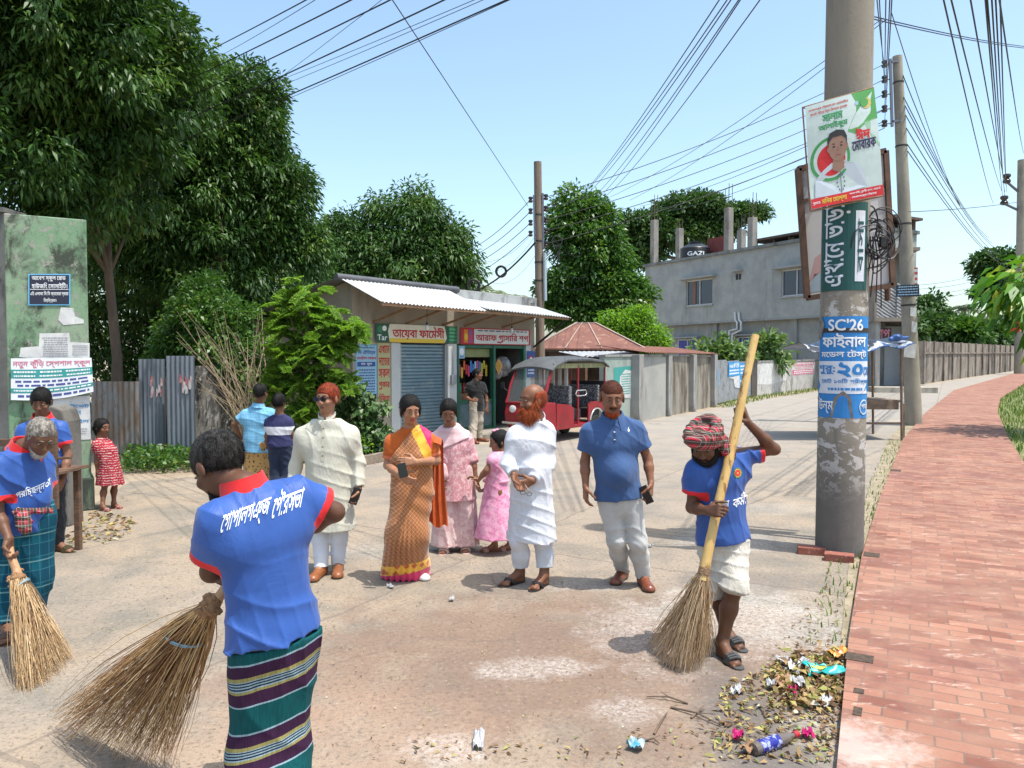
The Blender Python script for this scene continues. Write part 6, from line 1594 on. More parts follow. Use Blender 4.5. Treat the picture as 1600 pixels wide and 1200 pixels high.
def broom(label, knot, dirs, shaft_top, shaft_r, cols, n, wide, cord, bamboo, seed, len_mid=.14, collar_r=.03, knotted=False, splits=True):
 """dirs: list of tip points along the fan edge"""
 knot, top = Vector(knot), Vector(shaft_top)
 root = empty('broom', knot, label, 'broom', 'long brooms of the sweepers')
 mb = MB(); ax = (top - knot); L = ax.length; ax.normalize(); pts = []; rs = []
 o1 = ax.orthogonal()
 for i in range(41):
  t = i / 40; wob = .004 * math.sin(t * 9 + seed)
  pts.append(knot - ax * .05 + ax * (L + .05) * t + o1 * wob)
  node = max(0, 1 - abs(((t * L / .32 + .3) % 1) - .5) / .055)
  rs.append(shaft_r * (1.12 - .24 * t) * (1 + .16 * node))
 mb.tube(pts, rs, 12); mb.build('handle', bamboo, root, True)
 r = np.random.default_rng(seed)
 tips = [Vector(t) for t in dirs]; S, E = [], []
 a0, b0 = Vector(ax.cross(Vector((0, 1, 0)))).normalized(), None
 b0 = ax.cross(a0)
 for i in range(n):
  x = r.random() * (len(tips) - 1); j = min(int(x), len(tips) - 2); q = tips[j].lerp(tips[j + 1], x - j)
  an, rr = r.random() * 6.28, math.sqrt(r.random()) * collar_r
  s = knot + (a0 * math.cos(an) + b0 * math.sin(an)) * rr
  k = 1 - abs(r.normal(0, .09))
  if r.random() < .12: k = 1 + abs(r.normal(0, .05))
  e = s + (q - s) * k + Vector((r.normal(0, wide[0]), r.normal(0, wide[1]), r.normal(0, wide[2])))
  e.z = max(e.z, float(terrain(e.y)) + .006)
  S.append(s); E.append(e)
 strands('bristles', S, E, .0026, .022, cols, root, seed)
 mid = sum(tips, Vector()) / len(tips)
 if knotted:
  f = Field([knot], .1, .005); rr = np.random.default_rng(3)
  for i in range(16):
   an = rr.random() * 6.28; z = rr.normal(0, .016)
   c = knot + (a0 * math.cos(an) + b0 * math.sin(an)) * collar_r * .95 + ax * z
   f.ell(npa(c), (.02, .013, .012), None, .008)
  f.cone(npa(knot - ax * .03), npa(knot + ax * .02), .03, .03, .01); f.folds(.003, (300, 280, 260), 1, 2)
  fmesh('knot', f, mat('jute', (.22, .11, .05), (.36, .2, .1), 60, .95, .8, 200), root)
 else:
  mb = MB()
  for z in (-.012, .004, .018): mb.lathe(knot + ax * z, [(collar_r * 1.12, -.008), (collar_r * 1.2, 0), (collar_r * 1.12, .008)], 14, ax)
  mb.build('binding', mat('jute_band', (.16, .09, .05), (.3, .19, .1), 60, .9, .6, 200), root, True)
 # tie round the upper part of the fan
 t = len_mid; mdir = (mid - knot); ends = [knot.lerp(tips[0], t), knot.lerp(tips[-1], t)]
 c = (ends[0] + ends[1]) / 2; e1 = (ends[1] - ends[0]) / 2 * 1.0 + (ends[1] - ends[0]).normalized() * collar_r * .7; nn = mdir.cross(e1).normalized() * (collar_r * 1.15 + .012 + .12 * e1.length)
 mb = MB(); mb.tube([c + e1 * math.cos(a) + nn * math.sin(a) + mdir.normalized() * .004 * math.sin(3 * a) for a in [6.2832 * i / 28 for i in range(29)]], .0035, 6)
 mb.tube([c + e1 * math.cos(a) + nn * math.sin(a) + mdir.normalized() * (.008 + .003 * math.sin(2 * a)) for a in [6.2832 * i / 28 for i in range(29)]], .0032, 6)
 mb.build('cord', cord, root, True)
 return root
# ------------------------------------------------------------------ colours of the clothes
def polyblue(): return cloth('sports_blue', (.020, .072, .28), (.026, .088, .33), .55, 700, .35, 7, .1, spec=.35)
def redknit(): return cloth('red_knit', (.62, .02, .02), (.55, .015, .02), .7, 600, .15, 20)
BLACKHAIR = lambda: hair_mat('black', (.007, .006, .0055), (.012, .010, .009))
def lungi_stripes():
 m, nt, b = nodes('lungi_stripes')
 tc = coords(nt); sep = N(nt, 'SeparateXYZ'); nt.links.new(tc, sep.inputs[0])
 z = math_(nt, 'ADD', sep.outputs[2], math_(nt, 'MULTIPLY', sep.outputs[0], -.22))
 z = math_(nt, 'ADD', z, math_(nt, 'MULTIPLY', noise(nt, tc, 4, 2), .03))
 fr = math_(nt, 'FRACT', math_(nt, 'DIVIDE', math_(nt, 'ADD', z, 1.019), .257))
 T, Wt, Pu, Y, K = (.003, .075, .082), (.27, .38, .43), (.04, .012, .04), (.29, .25, .09), (.015, .022, .045)
 st = [(0, T), (.36, T), (.365, Wt), (.385, Wt), (.39, Pu), (.56, Pu), (.565, Y), (.60, Y), (.605, Wt), (.625, K), (.645, Wt), (.665, K), (.685, Wt), (.705, K), (.725, Wt), (.735, Y), (.785, Y), (.79, Pu), (.955, Pu), (.96, Wt), (.98, Wt), (.985, T)]
 # two ramps because one may only hold 32 stops
 c = ramp(nt, fr, st, 'CONSTANT').outputs[0]
 v = ramp(nt, noise(nt, coords(nt, (60, 60, 1)), 3, 3), [(.35, .75), (.65, 1.1)])
 c = mixc(nt, 1, c, v.outputs[0], 'MULTIPLY')
 nt.links.new(c, b.inputs['Base Color']); b.inputs['Roughness'].default_value = .85; b.inputs['Specular IOR Level'].default_value = .2
 n1 = bump(nt, b, noise(nt, coords(nt, (1, 1, .3)), 9, 4), .4, .03); bump(nt, b, noise(nt, coords(nt), 900, 1), .12, .001, n1)
 return m
def plaid(name, base, line1, line2, sc=.06, rot=0, base2=None):
 m, nt, b = nodes(name)
 sep = N(nt, 'SeparateXYZ'); nt.links.new(coords(nt), sep.inputs[0])
 ang = math_(nt, 'ADD', sep.outputs[0], math_(nt, 'MULTIPLY', sep.outputs[1], .8))
 c = base
 def line(src, per, w, col, c, off=0):
  fr = math_(nt, 'FRACT', math_(nt, 'DIVIDE', math_(nt, 'ADD', src, 20 + off), per))
  return mixc(nt, math_(nt, 'MULTIPLY', math_(nt, 'LESS_THAN', fr, w), .8), c, col)
 c = line(ang, sc * 2, .5, base2 or tuple(x * .7 for x in base), c); c = line(sep.outputs[2], sc * 2.4, .5, base2 or tuple(x * .7 for x in base), c)
 c = line(sep.outputs[2], sc * 1.2, .07, line1, c, .01); c = line(ang, sc, .08, line1, c, .02); c = line(sep.outputs[2], sc * 2.4, .05, line2, c, .04)
 nt.links.new(c, b.inputs['Base Color']); b.inputs['Roughness'].default_value = .88; b.inputs['Specular IOR Level'].default_value = .2
 bump(nt, b, noise(nt, coords(nt, (1, 1, .3)), 9, 4), .4, .03)
 return m
# ------------------------------------------------------------------ the people
SWEEP = 'street sweepers in blue polo shirts'
BY = 'people standing about the junction'
def sweeper_back():
 d = 2.8
 J = joints(d, 425, 1.66, (-.55, .84), hd=(340, 730, .08), nk=(386, 766, .03), sa=(338, 808, -.1), sb=(464, 768, .12), ea=(330, 893, -.02), wa=(392, 905, .2),
               eb=(523, 800, .2), wb=(440, 846, .36), ha=(404, 1000, -.03), hb=(454, 990, .05), ka=(402, 1170, .0), kb=(440, 1165, .06), fa=(402, 1330), fb=(440, 1318))
 J['F'] = Vector((-.45, .89, 0)).normalized()
 root = empty('person', J['O'], 'sweeper with his back turned, white lettering across his blue polo, striped green lungi', 'person', SWEEP)
 sk = skin('deep', (.085, .040, .024)); hf = frame((-.72, .38, -.58), (-.25, .15, 1))
 gd = unit(npa(P(330, 945, 3.0) - P(392, 880, 2.95)))
 body(root, J, hf, sk, .005, hands=[(npa(J['wa']), unit((-.1, .55, -.35)), unit((.6, .1, -.3)), unit((-.5, .3, .7)), 55), (npa(J['wb']), unit((-.5, .5, -.3)), unit((-.2, -.5, -.5)), unit((-.2, .3, .8)), 55)], wide=1.02)
 eyes(root, J, hf)
 def ex(f, c, F, U, R, s):
  pass
 hairdo(root, J, hf, hair_mat('grizzled', (.010, .009, .008), (.045, .041, .038)), 'short', 9000, .011, .0010, .004, clipc=.03, vol=.016, seed=5)
 hairdo(root, J, hf, BLACKHAIR(), 'goatee', 900, .010, .001, .005, name='beard', seed=8)
 hem = npa(P(431, 992, 2.83))
 bm = polyblue()
 o = polo(root, J, bm, hem, .172, .68, .016, redknit(), (.066, .084), folds=.0095, h=.005, seed=21, fk=(20, 20, 46), waist=.92)
 col = collar(root, J, redknit(), .080, .05, .03, 14, .02, tilt=.25)
 lungi(root, J, lungi_stripes(), .0, .08, (.12, .128, .128, .12), folds=.007, h=.006, seed=4)
 fl = Flat(); wi = WHITEINK()
 fl.text('েগাপালগঞ্জ', 0, .0, .56, .85, wi, 0, heavy=.022); fl.text('েপৗরসভা', .61, .0, 1.0, .95, wi, 0, heavy=.022)
 rt = P(474, 771, 2.9) - P(344, 822, 2.66)
 wrap(fl, 'lettering', o, root, (P(474, 771, 2.9) + P(344, 822, 2.66)) / 2, rt, Vector((.22, .1, 1)), Vector((.35, -.9, .25)), rt.length * .98, .115)
 for q in 'ab': sandal(root, J, q, flat('dark_rubber', (.03, .028, .027), .7))
 # broom
 cols = straw_mat('straw_brown', [(0, (.14, .06, .026)), (.35, (.38, .19, .075)), (.7, (.60, .38, .17)), (1, (.72, .55, .32))])
 kn = P(331, 946, 2.96)
 tips = [P(88, 1108, 3.75), P(112, 1162, 3.62), P(165, 1195, 3.5), P(218, 1208, 3.42), P(262, 1196, 3.38)]
 tips = [Vector((p.x, p.y, max(p.z, .006))) for p in tips]
 broom('brown broom with a jute knot, used by the sweeper with his back turned', kn, tips, P(402, 845, 2.99), .0195, cols, 560, (.03, .035, .02),
          flat('blue_twine', (.22, .36, .42), .8), mat('old_wood', (.36, .19, .09), (.5, .3, .16), 20, .6, .3, 90, sx=(1, 1, .2)), 5, .2, .034, True)
def sweeper_right():
 d = 4.75
 J = joints(d, 1135, 1.62, (-.12, -1), hd=(1101, 694, -.14), nk=(1119, 711, -.05), sa=(1087, 731, -.1), sb=(1158, 707, .02), ea=(1081, 793, -.08), wa=(1106, 798, -.24),
               eb=(1210, 702, .02), wb=(1168, 660, -.06), ha=(1114, 848, 0), hb=(1145, 848, .02), ka=(1120, 915, .0), kb=(1147, 918, -.12), fa=(1139, 1006), fb=(1134, 1031), da=(.3, -.9), db=(.25, -1))
 J['F'] = Vector((-.1, -1, 0)).normalized()
 root = empty('person', J['O'], 'sweeper in a blue polo and rolled white trousers, checked red cloth wound on the head', 'person', SWEEP)
 sk = skin('deep2', (.10, .048, .028)); hf = frame((-.35, -.78, -.52), (-.12, -.2, 1))
 ka, kb = P(1122, 797, -.30 + d), P(1166, 641, -.08 + d)
 shaft = unit(npa(kb - ka))
 body(root, J, hf, sk, .0055, hands=[(npa(J['wa']), unit(npa(P(1119, 798, d - .3)) - npa(J['wa'])) , unit((.2, -.2, -.9)) * .2 + unit((0, .8, -.1)), shaft, 62),
          (npa(J['wb']), unit(npa(P(1163, 643, d - .08)) - npa(J['wb'])), unit((-.9, .3, 0)), unit((.2, -1, .2)), 62)], arm_thin=.88)
 eyes(root, J, hf)
 hairdo(root, J, hf, BLACKHAIR(), 'beard', 900, .014, .001, .005, name='beard', seed=8)
 # head cloth: a wound ring with an open crown and a hanging tail
 s = J['s']; F, U, R = (npa(v) for v in hf); c = npa(J['hd'])
 f = Field([c + U * .1, c - R * .1, c + R * .22, c - U * .2], .16, .005)
 rg = np.random.default_rng(4)
 for ring in range(3):
  for i in range(22):
   a = 6.2832 * i / 22; b = 6.2832 * (i + 1) / 22
   pt = lambda a: c + U * (.045 + .026 * ring + .02 * math.sin(a + 1 + ring * 1.3)) + (R * math.sin(a) * .088 + F * math.cos(a) * .108 - F * .012) * (1 - .03 * ring)
   f.cone(pt(a), pt(b), .022, .022)
 f.ell(c + U * .06 - F * .012, (.078, .098, .06), (R, F, U), .01)
 q = np.sign(R[0]) * R
 p0 = c + q * .07 + U * .075 - F * .02
 for i, w in enumerate((.028, .026, .03)):
  f.cone(p0 - F * .015 * i, c + q * (.125 + .012 * i) - U * .06 - F * .02 * i, .024, w, .015); f.cone(c + q * (.125 + .012 * i) - U * .06 - F * .02 * i, npa(P(1137 + 3 * i, 728, d - .04)), w, .02, .015)
 f.folds(.004, (70, 70, 130), 2.0, 3)
 m = plaid('gamcha_red', (.42, .03, .05), (.5, .42, .4), (.02, .05, .03), .022, base2=(.035, .05, .035))
 fmesh('head_cloth', f, m, root)
 hem = npa(P(1130, 842, d + .01))
 o = polo(root, J, polyblue(), hem, .175, .64, .018, redknit(), (.06, .078), folds=.007, h=.0055, seed=11, neckcut=0, fk=(22, 22, 40))
 collar(root, J, redknit(), .080, .05, .034, 22, .03, tilt=-.1)
 white = cloth('dirty_white_twill', (.56, .53, .47), (.45, .42, .36), .9, 700, .6, 14)
 t = trousers(root, J, white, (.40, .42), .014, .05, .006, .006, 7, (.088, .074, .068), kz=(14, 10, 85))
 # rolled cuffs
 for q, z in (('a', .40), ('b', .42)):
  kn, n = J['k' + q], J['n' + q]; e = n + (kn - n).normalized() * (z - .085); ax = (n - kn).normalized()
  mb = MB(); mb.lathe(e - ax * .02, [(.066, -.03), (.078, -.022), (.082, 0), (.080, .02), (.07, .03), (.05, .03)], 20, ax); mb.build('trouser_cuff', white, t, True)
 fl = Flat(); fl.text('পরিচ্ছন্নতা', 0, 0, .55, .9, WHITEINK(), 0); fl.text('কম^ী', .64, 0, 1, 1, WHITEINK(), 0)
 rt = P(1166, 774, d - .14) - P(1092, 793, d - .16)
 wrap(fl, 'lettering', o, root, (P(1166, 774, d) + P(1092, 793, d)) / 2, rt, (.1, .1, 1), (-.1, -1, .1), rt.length, .085)
 fl = Flat(); g = flat('emblem_green', (.02, .18, .07)); r_ = flat('emblem_red', (.55, .03, .02)); y = flat('emblem_gold', (.6, .42, .08))
 fl.disc(.5, .5, .5, .5, g, 0, 28); fl.disc(.5, .5, .38, .38, y, .6, 28); fl.disc(.5, .5, .33, .33, r_, 1.2, 28)
 for i in range(10):
  a = 6.28 * i / 10; fl.disc(.5 + .44 * math.cos(a), .5 + .44 * math.sin(a), .03, .03, y, 1, 6)
 fl.disc(.5, .5, .1, .1, y, 2, 5)
 wrap(fl, 'emblem', o, root, P(1147, 739, d), (1, 0, .05), (0, 0, 1), (-.1, -1, .15), .062, .066)
 rub = flat('grey_rubber', (.06, .06, .06), .7)
 for q in 'ab': sandal(root, J, q, rub, rub, th=.028)
 cols = straw_mat('straw_tan', [(0, (.24, .14, .07)), (.4, (.50, .33, .18)), (.8, (.66, .48, .29)), (1, (.7, .55, .36))])
 kn = P(1100, 893, d - .32)
 tips = [G(1010, 1008), G(1030, 1040), G(1062, 1055), G(1092, 1046), G(1113, 1018)]
 bam = mat('yellow_bamboo', (.50, .31, .09), (.62, .43, .17), 10, .42, .25, 60, lo=.3, hi=.7, sx=(1, 1, .3), col3=(.22, .11, .035), scale3=24)
 broom('pale broom on a tall yellow bamboo pole held by the sweeper beside the pavement', kn, tips, P(1181, 524, d - .02), .027, cols, 620, (.015, .02, .012),
          flat('white_twine', (.6, .58, .52), .8), bam, 9, .16, .03)
def sweeper_old():
 d = 5.1
 J = joints(d, 35, 1.62, (.6, -.75), hd=(64, 683, -.1), nk=(36, 700, -.04), sa=(2, 722, -.2), sb=(64, 716, .12), ea=(-4, 800, -.22), wa=(14, 842, -.3),
               eb=(72, 775, .14), wb=(58, 812, .0), ha=(24, 812, -.06), hb=(56, 808, .06), ka=(22, 905, -.05), kb=(52, 900, .05), fa=(12, 998), fb=(36, 975), da=(.5, -.9), db=(.6, -.7))
 J['F'] = Vector((.6, -.75, 0)).normalized()
 root = empty('person', J['O'], 'old grey bearded sweeper in a blue polo shirt and a teal plaid lungi', 'person', SWEEP)
 sk = skin('deep3', (.115, .056, .034)); hf = frame((.62, -.52, -.58), (.25, -.15, 1))
 body(root, J, hf, sk, .0055, hands=[(npa(J['wa']), unit((.06, -.1, -.95)), unit((.85, -.1, 0)), unit((.1, -.9, -.2)), 60), (npa(J['wb']), unit((-.3, -.6, -.6)), unit((-.5, .2, -.5)), unit((0, -.5, .8)), 55)])
 eyes(root, J, hf, (.2, .18, .16))
 gr = hair_mat('grey', (.34, .31, .27), (.12, .10, .09))
 hairdo(root, J, hf, gr, 'short', 3500, .012, .0009, .005, clipc=.006, vol=.008, seed=5)
 hairdo(root, J, hf, hair_mat('white', (.55, .52, .47), (.3, .27, .24)), 'goatee', 1200, .02, .001, .005, name='beard', seed=8)
 hem = npa(P(38, 826, d))
 o = polo(root, J, polyblue(), hem, .185, .72, .022, redknit(), (.066, .084), folds=.009, h=.006, seed=31, fk=(26, 26, 40), belly=.03)
 collar(root, J, redknit(), .080, .055, .04, 12, .03, tilt=.1)
 lungi(root, J, plaid('plaid_teal', (.004, .085, .125), (.03, .14, .18), (.14, .28, .3), .075, base2=(.004, .05, .085)), .10, .1, (.16, .165, .17, .165), folds=.006, seed=6)
 # cloth bundle tucked into the waist
 c = P(36, 812, d - .22); f = Field([c], .16, .006)
 f.ell(npa(c), (.05, .045, .06), None, .02); f.ell(npa(c + Vector((.02, -.01, -.05))), (.04, .035, .05), None, .03); f.cone(npa(c + Vector((-.06, .03, .05))), npa(c + Vector((.16, .06, .05))), .022, .02, .02)
 f.folds(.006, (70, 60, 90), 2, 3); fmesh('waist_cloth', f, bpy.data.materials['gamcha_red'], root)
 fl = Flat(); fl.text('পরিচ্ছন্নতা', 0, 0, 1, 1, WHITEINK(), 0)
 rt = P(78, 758, d - .05) - P(28, 780, d - .25)
 wrap(fl, 'lettering', o, root, (P(78, 758, d - .05) + P(28, 780, d - .25)) / 2, rt, (-.1, .1, 1), (.55, -.8, -.1), rt.length * 1.1, .07)
 rub = flat('brown_rubber', (.09, .05, .035), .7)
 for q in 'ab': sandal(root, J, q, rub, rub)
 kn = P(27, 903, d - .36)
 tips = [G(26, 1076), G(48, 1082), G(75, 1066), G(100, 1044), G(112, 1024)]
 cols = straw_mat('straw_gold', [(0, (.16, .085, .035)), (.4, (.36, .22, .10)), (.8, (.55, .38, .2)), (1, (.62, .47, .28))])
 broom('straw coloured short broom held low by the old sweeper', kn, tips, P(10, 832, d - .26), .024, cols, 620, (.012, .02, .01), flat('blue_twine', (.22, .36, .42), .8), bpy.data.materials['old_wood'], 12, .1, .045, True)
def young_man():
 d = 7.2
 J = joints(d, 68, 1.60, (.25, -.97), hd=(64, 628, -.05), nk=(66, 655, 0), sa=(37, 671, -.05), sb=(95, 667, .02), ea=(32, 712, 0), wa=(40, 755, -.05), eb=(106, 712, .02), wb=(98, 750, -.12), fa=(62, 873), fb=(95, 862), da=(-.2, -1), db=(.95, -.3))
 root = empty('person', J['O'], 'young man in a blue polo and dark trousers standing by the green gate pillar', 'person', SWEEP)
 sk = skin('mid', (.16, .078, .048)); hf = frame((.3, -.9, -.38))
 body(root, J, hf, sk, .007, hands=[(npa(J['wa']), (.2, -.3, -.9), (.6, .6, 0), (.1, -.9, 0), 30), (npa(J['wb']), (-.3, -.4, -.8), (-.6, .6, 0), (0, -.9, 0), 30)])
 eyes(root, J, hf)
 hairdo(root, J, hf, BLACKHAIR(), 'short', 2500, .022, .0014, .006, clipc=.014, vol=.02, nape=-.05)
 o = polo(root, J, polyblue(), npa(P(76, 757, d)), .165, .6, .016, redknit(), folds=.005, h=.007, seed=41)
 collar(root, J, redknit(), .080, .05, .04, 24, .04)
 trousers(root, J, cloth('charcoal', (.028, .03, .036), None, .85), (.07, .07), .014, .08, .005, .008, 3)
 fl = Flat(); fl.text('পরিচ্ছন্নতা কম^ী', 0, 0, 1, 1, WHITEINK(), 0)
 wrap(fl, 'lettering', o, root, P(74, 702, d), (1, .1, .0), (0, 0, 1), (.2, -1, .1), .26, .05)
 b = flat('dark_sandal', (.05, .04, .012), .6)
 for q in 'ab': sandal(root, J, q, b, b)
def kurta_man():
 d = 6.45
 J = joints(d, 513, 1.66, (-.1, -1), hd=(511, 623, -.02), nk=(511, 655, 0), sa=(473, 678, 0), sb=(549, 676, 0), ea=(462, 730, .03), wa=(455, 772, -.05), eb=(561, 722, .02), wb=(561, 762, -.06), fa=(499, 902), fb=(528, 897), da=(-.15, -1), db=(.2, -1))
 root = empty('person', J['O'], 'man in a long cream kurta with dark glasses and henna red hair', 'person', BY)
 sk = skin('light', (.26, .14, .09)); hf = frame((-.32, -.94, -.05))
 body(root, J, hf, sk, .006, hands=[(npa(J['wa']), (0, -.1, -1), (.9, 0, 0), (0, -1, 0), 25), (npa(J['wb']), (-.12, -.2, -1), (-.8, -.3, 0), (-.1, -1, 0), 42)])
 eyes(root, J, hf)
 hen = hair_mat('henna', (.27, .040, .012), (.12, .022, .008))
 hairdo(root, J, hf, hen, 'short', 3000, .02, .0012, .005, vol=.016, nape=-.06)
 cream = cloth('cream_linen', (.54, .52, .44), (.46, .445, .37), .8, 800, .45, 10)
 k = kurta(root, J, cream, .385, .235, folds=.006, seed=14)
 mb = MB(); fr = Vector(J['fr']);
 collar(root, J, cream, .072, .012, .008, 8, 0, stand=.022, name='band_collar')
 # button placket and pocket flap
 def on(px, py): return P(px, py, d - .155)
 fl = Flat(); fl.rect(.44, 0, .56, 1, cloth('cream_linen2', (.52, .49, .385)), 0, 2, 10)
 for v in (.15, .4, .65, .9): fl.disc(.5, v, .035, .018, flat('brown_button', (.12, .06, .03), .3), 1, 10)
 wrap(fl, 'placket', k, root, P(510, 690, d), (1, 0, 0), (0, .0, 1), (0, -1, 0), .22, .3)
 trousers(root, J, cloth('white_cotton', (.62, .64, .69), (.55, .57, .62), .85), (.075, .075), .010, .05, .004, .007, 5, (.08, .06, .05))
 br = mat('tan_leather', (.27, .09, .03), (.2, .065, .02), 18, .38, .1, 120)
 for q in 'ab': shoe(root, J, q, br, flat('shoe_sole', (.05, .03, .02)))
 glasses(root, J, hf)
 phone('black phone held by the man in the cream kurta', P(555, 775, d - .12), (-.35, -.1, -1), (.3, -.9, 0), (.9, .35, -.3))
def glasses(root, J, hf, s=1.0):
 c = J['hd']; F, U, R = hf; s = J['s']
 mb = MB(); fm = flat('black_plastic', (.012, .012, .013), .25)
 for q in (-1, 1):
  e = c + R * q * .033 * s + F * .112 * s + U * .008 * s
  ring = [e + R * .026 * s * math.cos(a) + U * .019 * s * math.sin(a) for a in [6.2832 * i / 16 for i in range(17)]]
  mb.tube(ring, .0035 * s, 6)
  mb.tube([e + R * q * .026 * s + U * .006 * s, c + R * q * .078 * s + F * .06 * s + U * .014 * s, c + R * q * .082 * s - F * .02 * s + U * .008 * s], .003 * s, 6)
 mb.tube([c + R * -.008 * s + F * .113 * s + U * .012 * s, c + R * .008 * s + F * .113 * s + U * .012 * s], .003 * s, 6)
 g = mb.build('glasses', fm, root, True)
 for q in (-1, 1):
  e = c + R * q * .033 * s + F * .112 * s + U * .008 * s
  mb = MB(); ring = [e + R * .025 * s * math.cos(a) + U * .018 * s * math.sin(a) for a in [6.2832 * i / 16 for i in range(16)]]
  mb.prism(ring, F * .0015); mb.build('lens', mat('tinted_lens', (.02, .022, .028), None, 5, .05, spec=.8), g)
def phone(label, c, along, nrm, side=None, col=(.015, .015, .018), size=(.145, .072, .010), grp='phones in hands'):
 a = Vector(along).normalized(); n = Vector(nrm); n = (n - a * n.dot(a)).normalized(); r = a.cross(n)
 root = empty('phone', c, label, 'phone', grp)
 Rm = Matrix((a, r, n)).transposed()
 mb = MB(); mb.box(c, size, Rm); mb.build('phone_case', flat('phone_case_%d' % (col[0] * 1000), col, .35), root, bevel=.004)
 mb = MB(); mb.box(c + n * (size[2] / 2 + .0008), (size[0] * .95, size[1] * .92, .001), Rm); mb.build('screen', flat('phone_screen', (.01, .011, .014), .06), root)
 mb = MB(); mb.box(c - n * (size[2] / 2 + .001) + a * size[0] * .33 + r * size[1] * .2, (.03, .022, .002), Rm); mb.build('camera_bump', flat('phone_bump', (.04, .04, .045), .2), root, bevel=.001)
def polo_man():
 d = 6.0
 J = joints(d, 983, 1.66, (.0, -1), hd=(956, 623, -.06), nk=(957, 655, 0), sa=(921, 672, 0), sb=(993, 668, 0), ea=(914, 722, .03), wa=(915, 760, -.04), eb=(1012, 717, .03), wb=(1017, 755, -.05), ha=(951, 778, 0), hb=(984, 778, 0), ka=(963, 845, -.0), kb=(997, 848, -.02), fa=(970, 907), fb=(1007, 917), da=(-.45, -.9), db=(.1, -1))
 root = empty('person', J['O'], 'man in a plain mid blue polo shirt and pale grey trousers with brown shoes', 'person', BY)
 sk = skin('brown', (.18, .085, .05)); hf = frame((.02, -.95, -.2))
 J['hs'] = 1.06
 body(root, J, hf, sk, .006, hands=[(npa(J['wa']), (.0, -.15, -1), (.8, .2, 0), (.15, -1, 0), 28), (npa(J['wb']), (-.05, -.2, -1), (-.75, .3, 0), (-.3, -1, 0), 40)], wide=1.06)
 eyes(root, J, hf)
 hairdo(root, J, hf, hair_mat('dark_henna', (.10, .026, .012), (.05, .016, .009)), 'short', 3000, .018, .0012, .005, vol=.012, nape=-.05)
 hairdo(root, J, hf, hair_mat('henna_beard', (.38, .06, .015), (.2, .03, .01)), 'goatee', 900, .010, .001, .005, name='beard', seed=8)
 hairdo(root, J, hf, hair_mat('dark_henna', (.10, .026, .012)), 'moustache', 200, .008, .001, .004, name='moustache')
 pb = cloth('pique_blue', (.038, .082, .195), (.046, .095, .225), .85, 500, .35, 8)
 o = polo(root, J, pb, npa(P(966, 779, d)), .182, .62, .022, None, (.066, .08), folds=.005, seed=51, belly=.045)
 collar(root, J, pb, .080, .05, .045, 22, .05)
 fl = Flat(); fl.rect(.46, 0, .54, 1, cloth('pique_blue2', (.03, .07, .165)), 0, 1, 8)
 for v in (.1, .5): fl.disc(.5, v, .035, .03, flat('shell_button', (.6, .6, .62), .2), 1, 10)
 wrap(fl, 'placket', o, root, P(957, 675, d), (1, 0, 0), (0, 0, 1), (0, -1, .1), .24, .15)
 fl = Flat(); e = flat('embroidery', (.7, .68, .62))
 fl.poly([(.2, 0), (.75, .05), (.9, .45), (.6, .6), (.65, .95), (.4, 1), (.3, .6), (.05, .4)], e)
 wrap(fl, 'emblem', o, root, P(978, 671, d), (1, 0, 0), (0, 0, 1), (.1, -1, .1), .02, .036)
 t = trousers(root, J, cloth('pale_grey_twill', (.46, .46, .45), (.40, .40, .39), .85), (.085, .085), .012, .1, .004, .007, 13, (.086, .060, .050))
 br = mat('brown_leather', (.20, .055, .025), (.14, .038, .018), 18, .3, .1, 120)
 for q in 'ab': shoe(root, J, q, br, flat('shoe_sole', (.05, .03, .02)))
 phone('phone held low by the man in the mid blue polo', P(1010, 773, d - .1), (.45, -.2, -1), (-.6, -.8, 0), col=(.03, .03, .012))
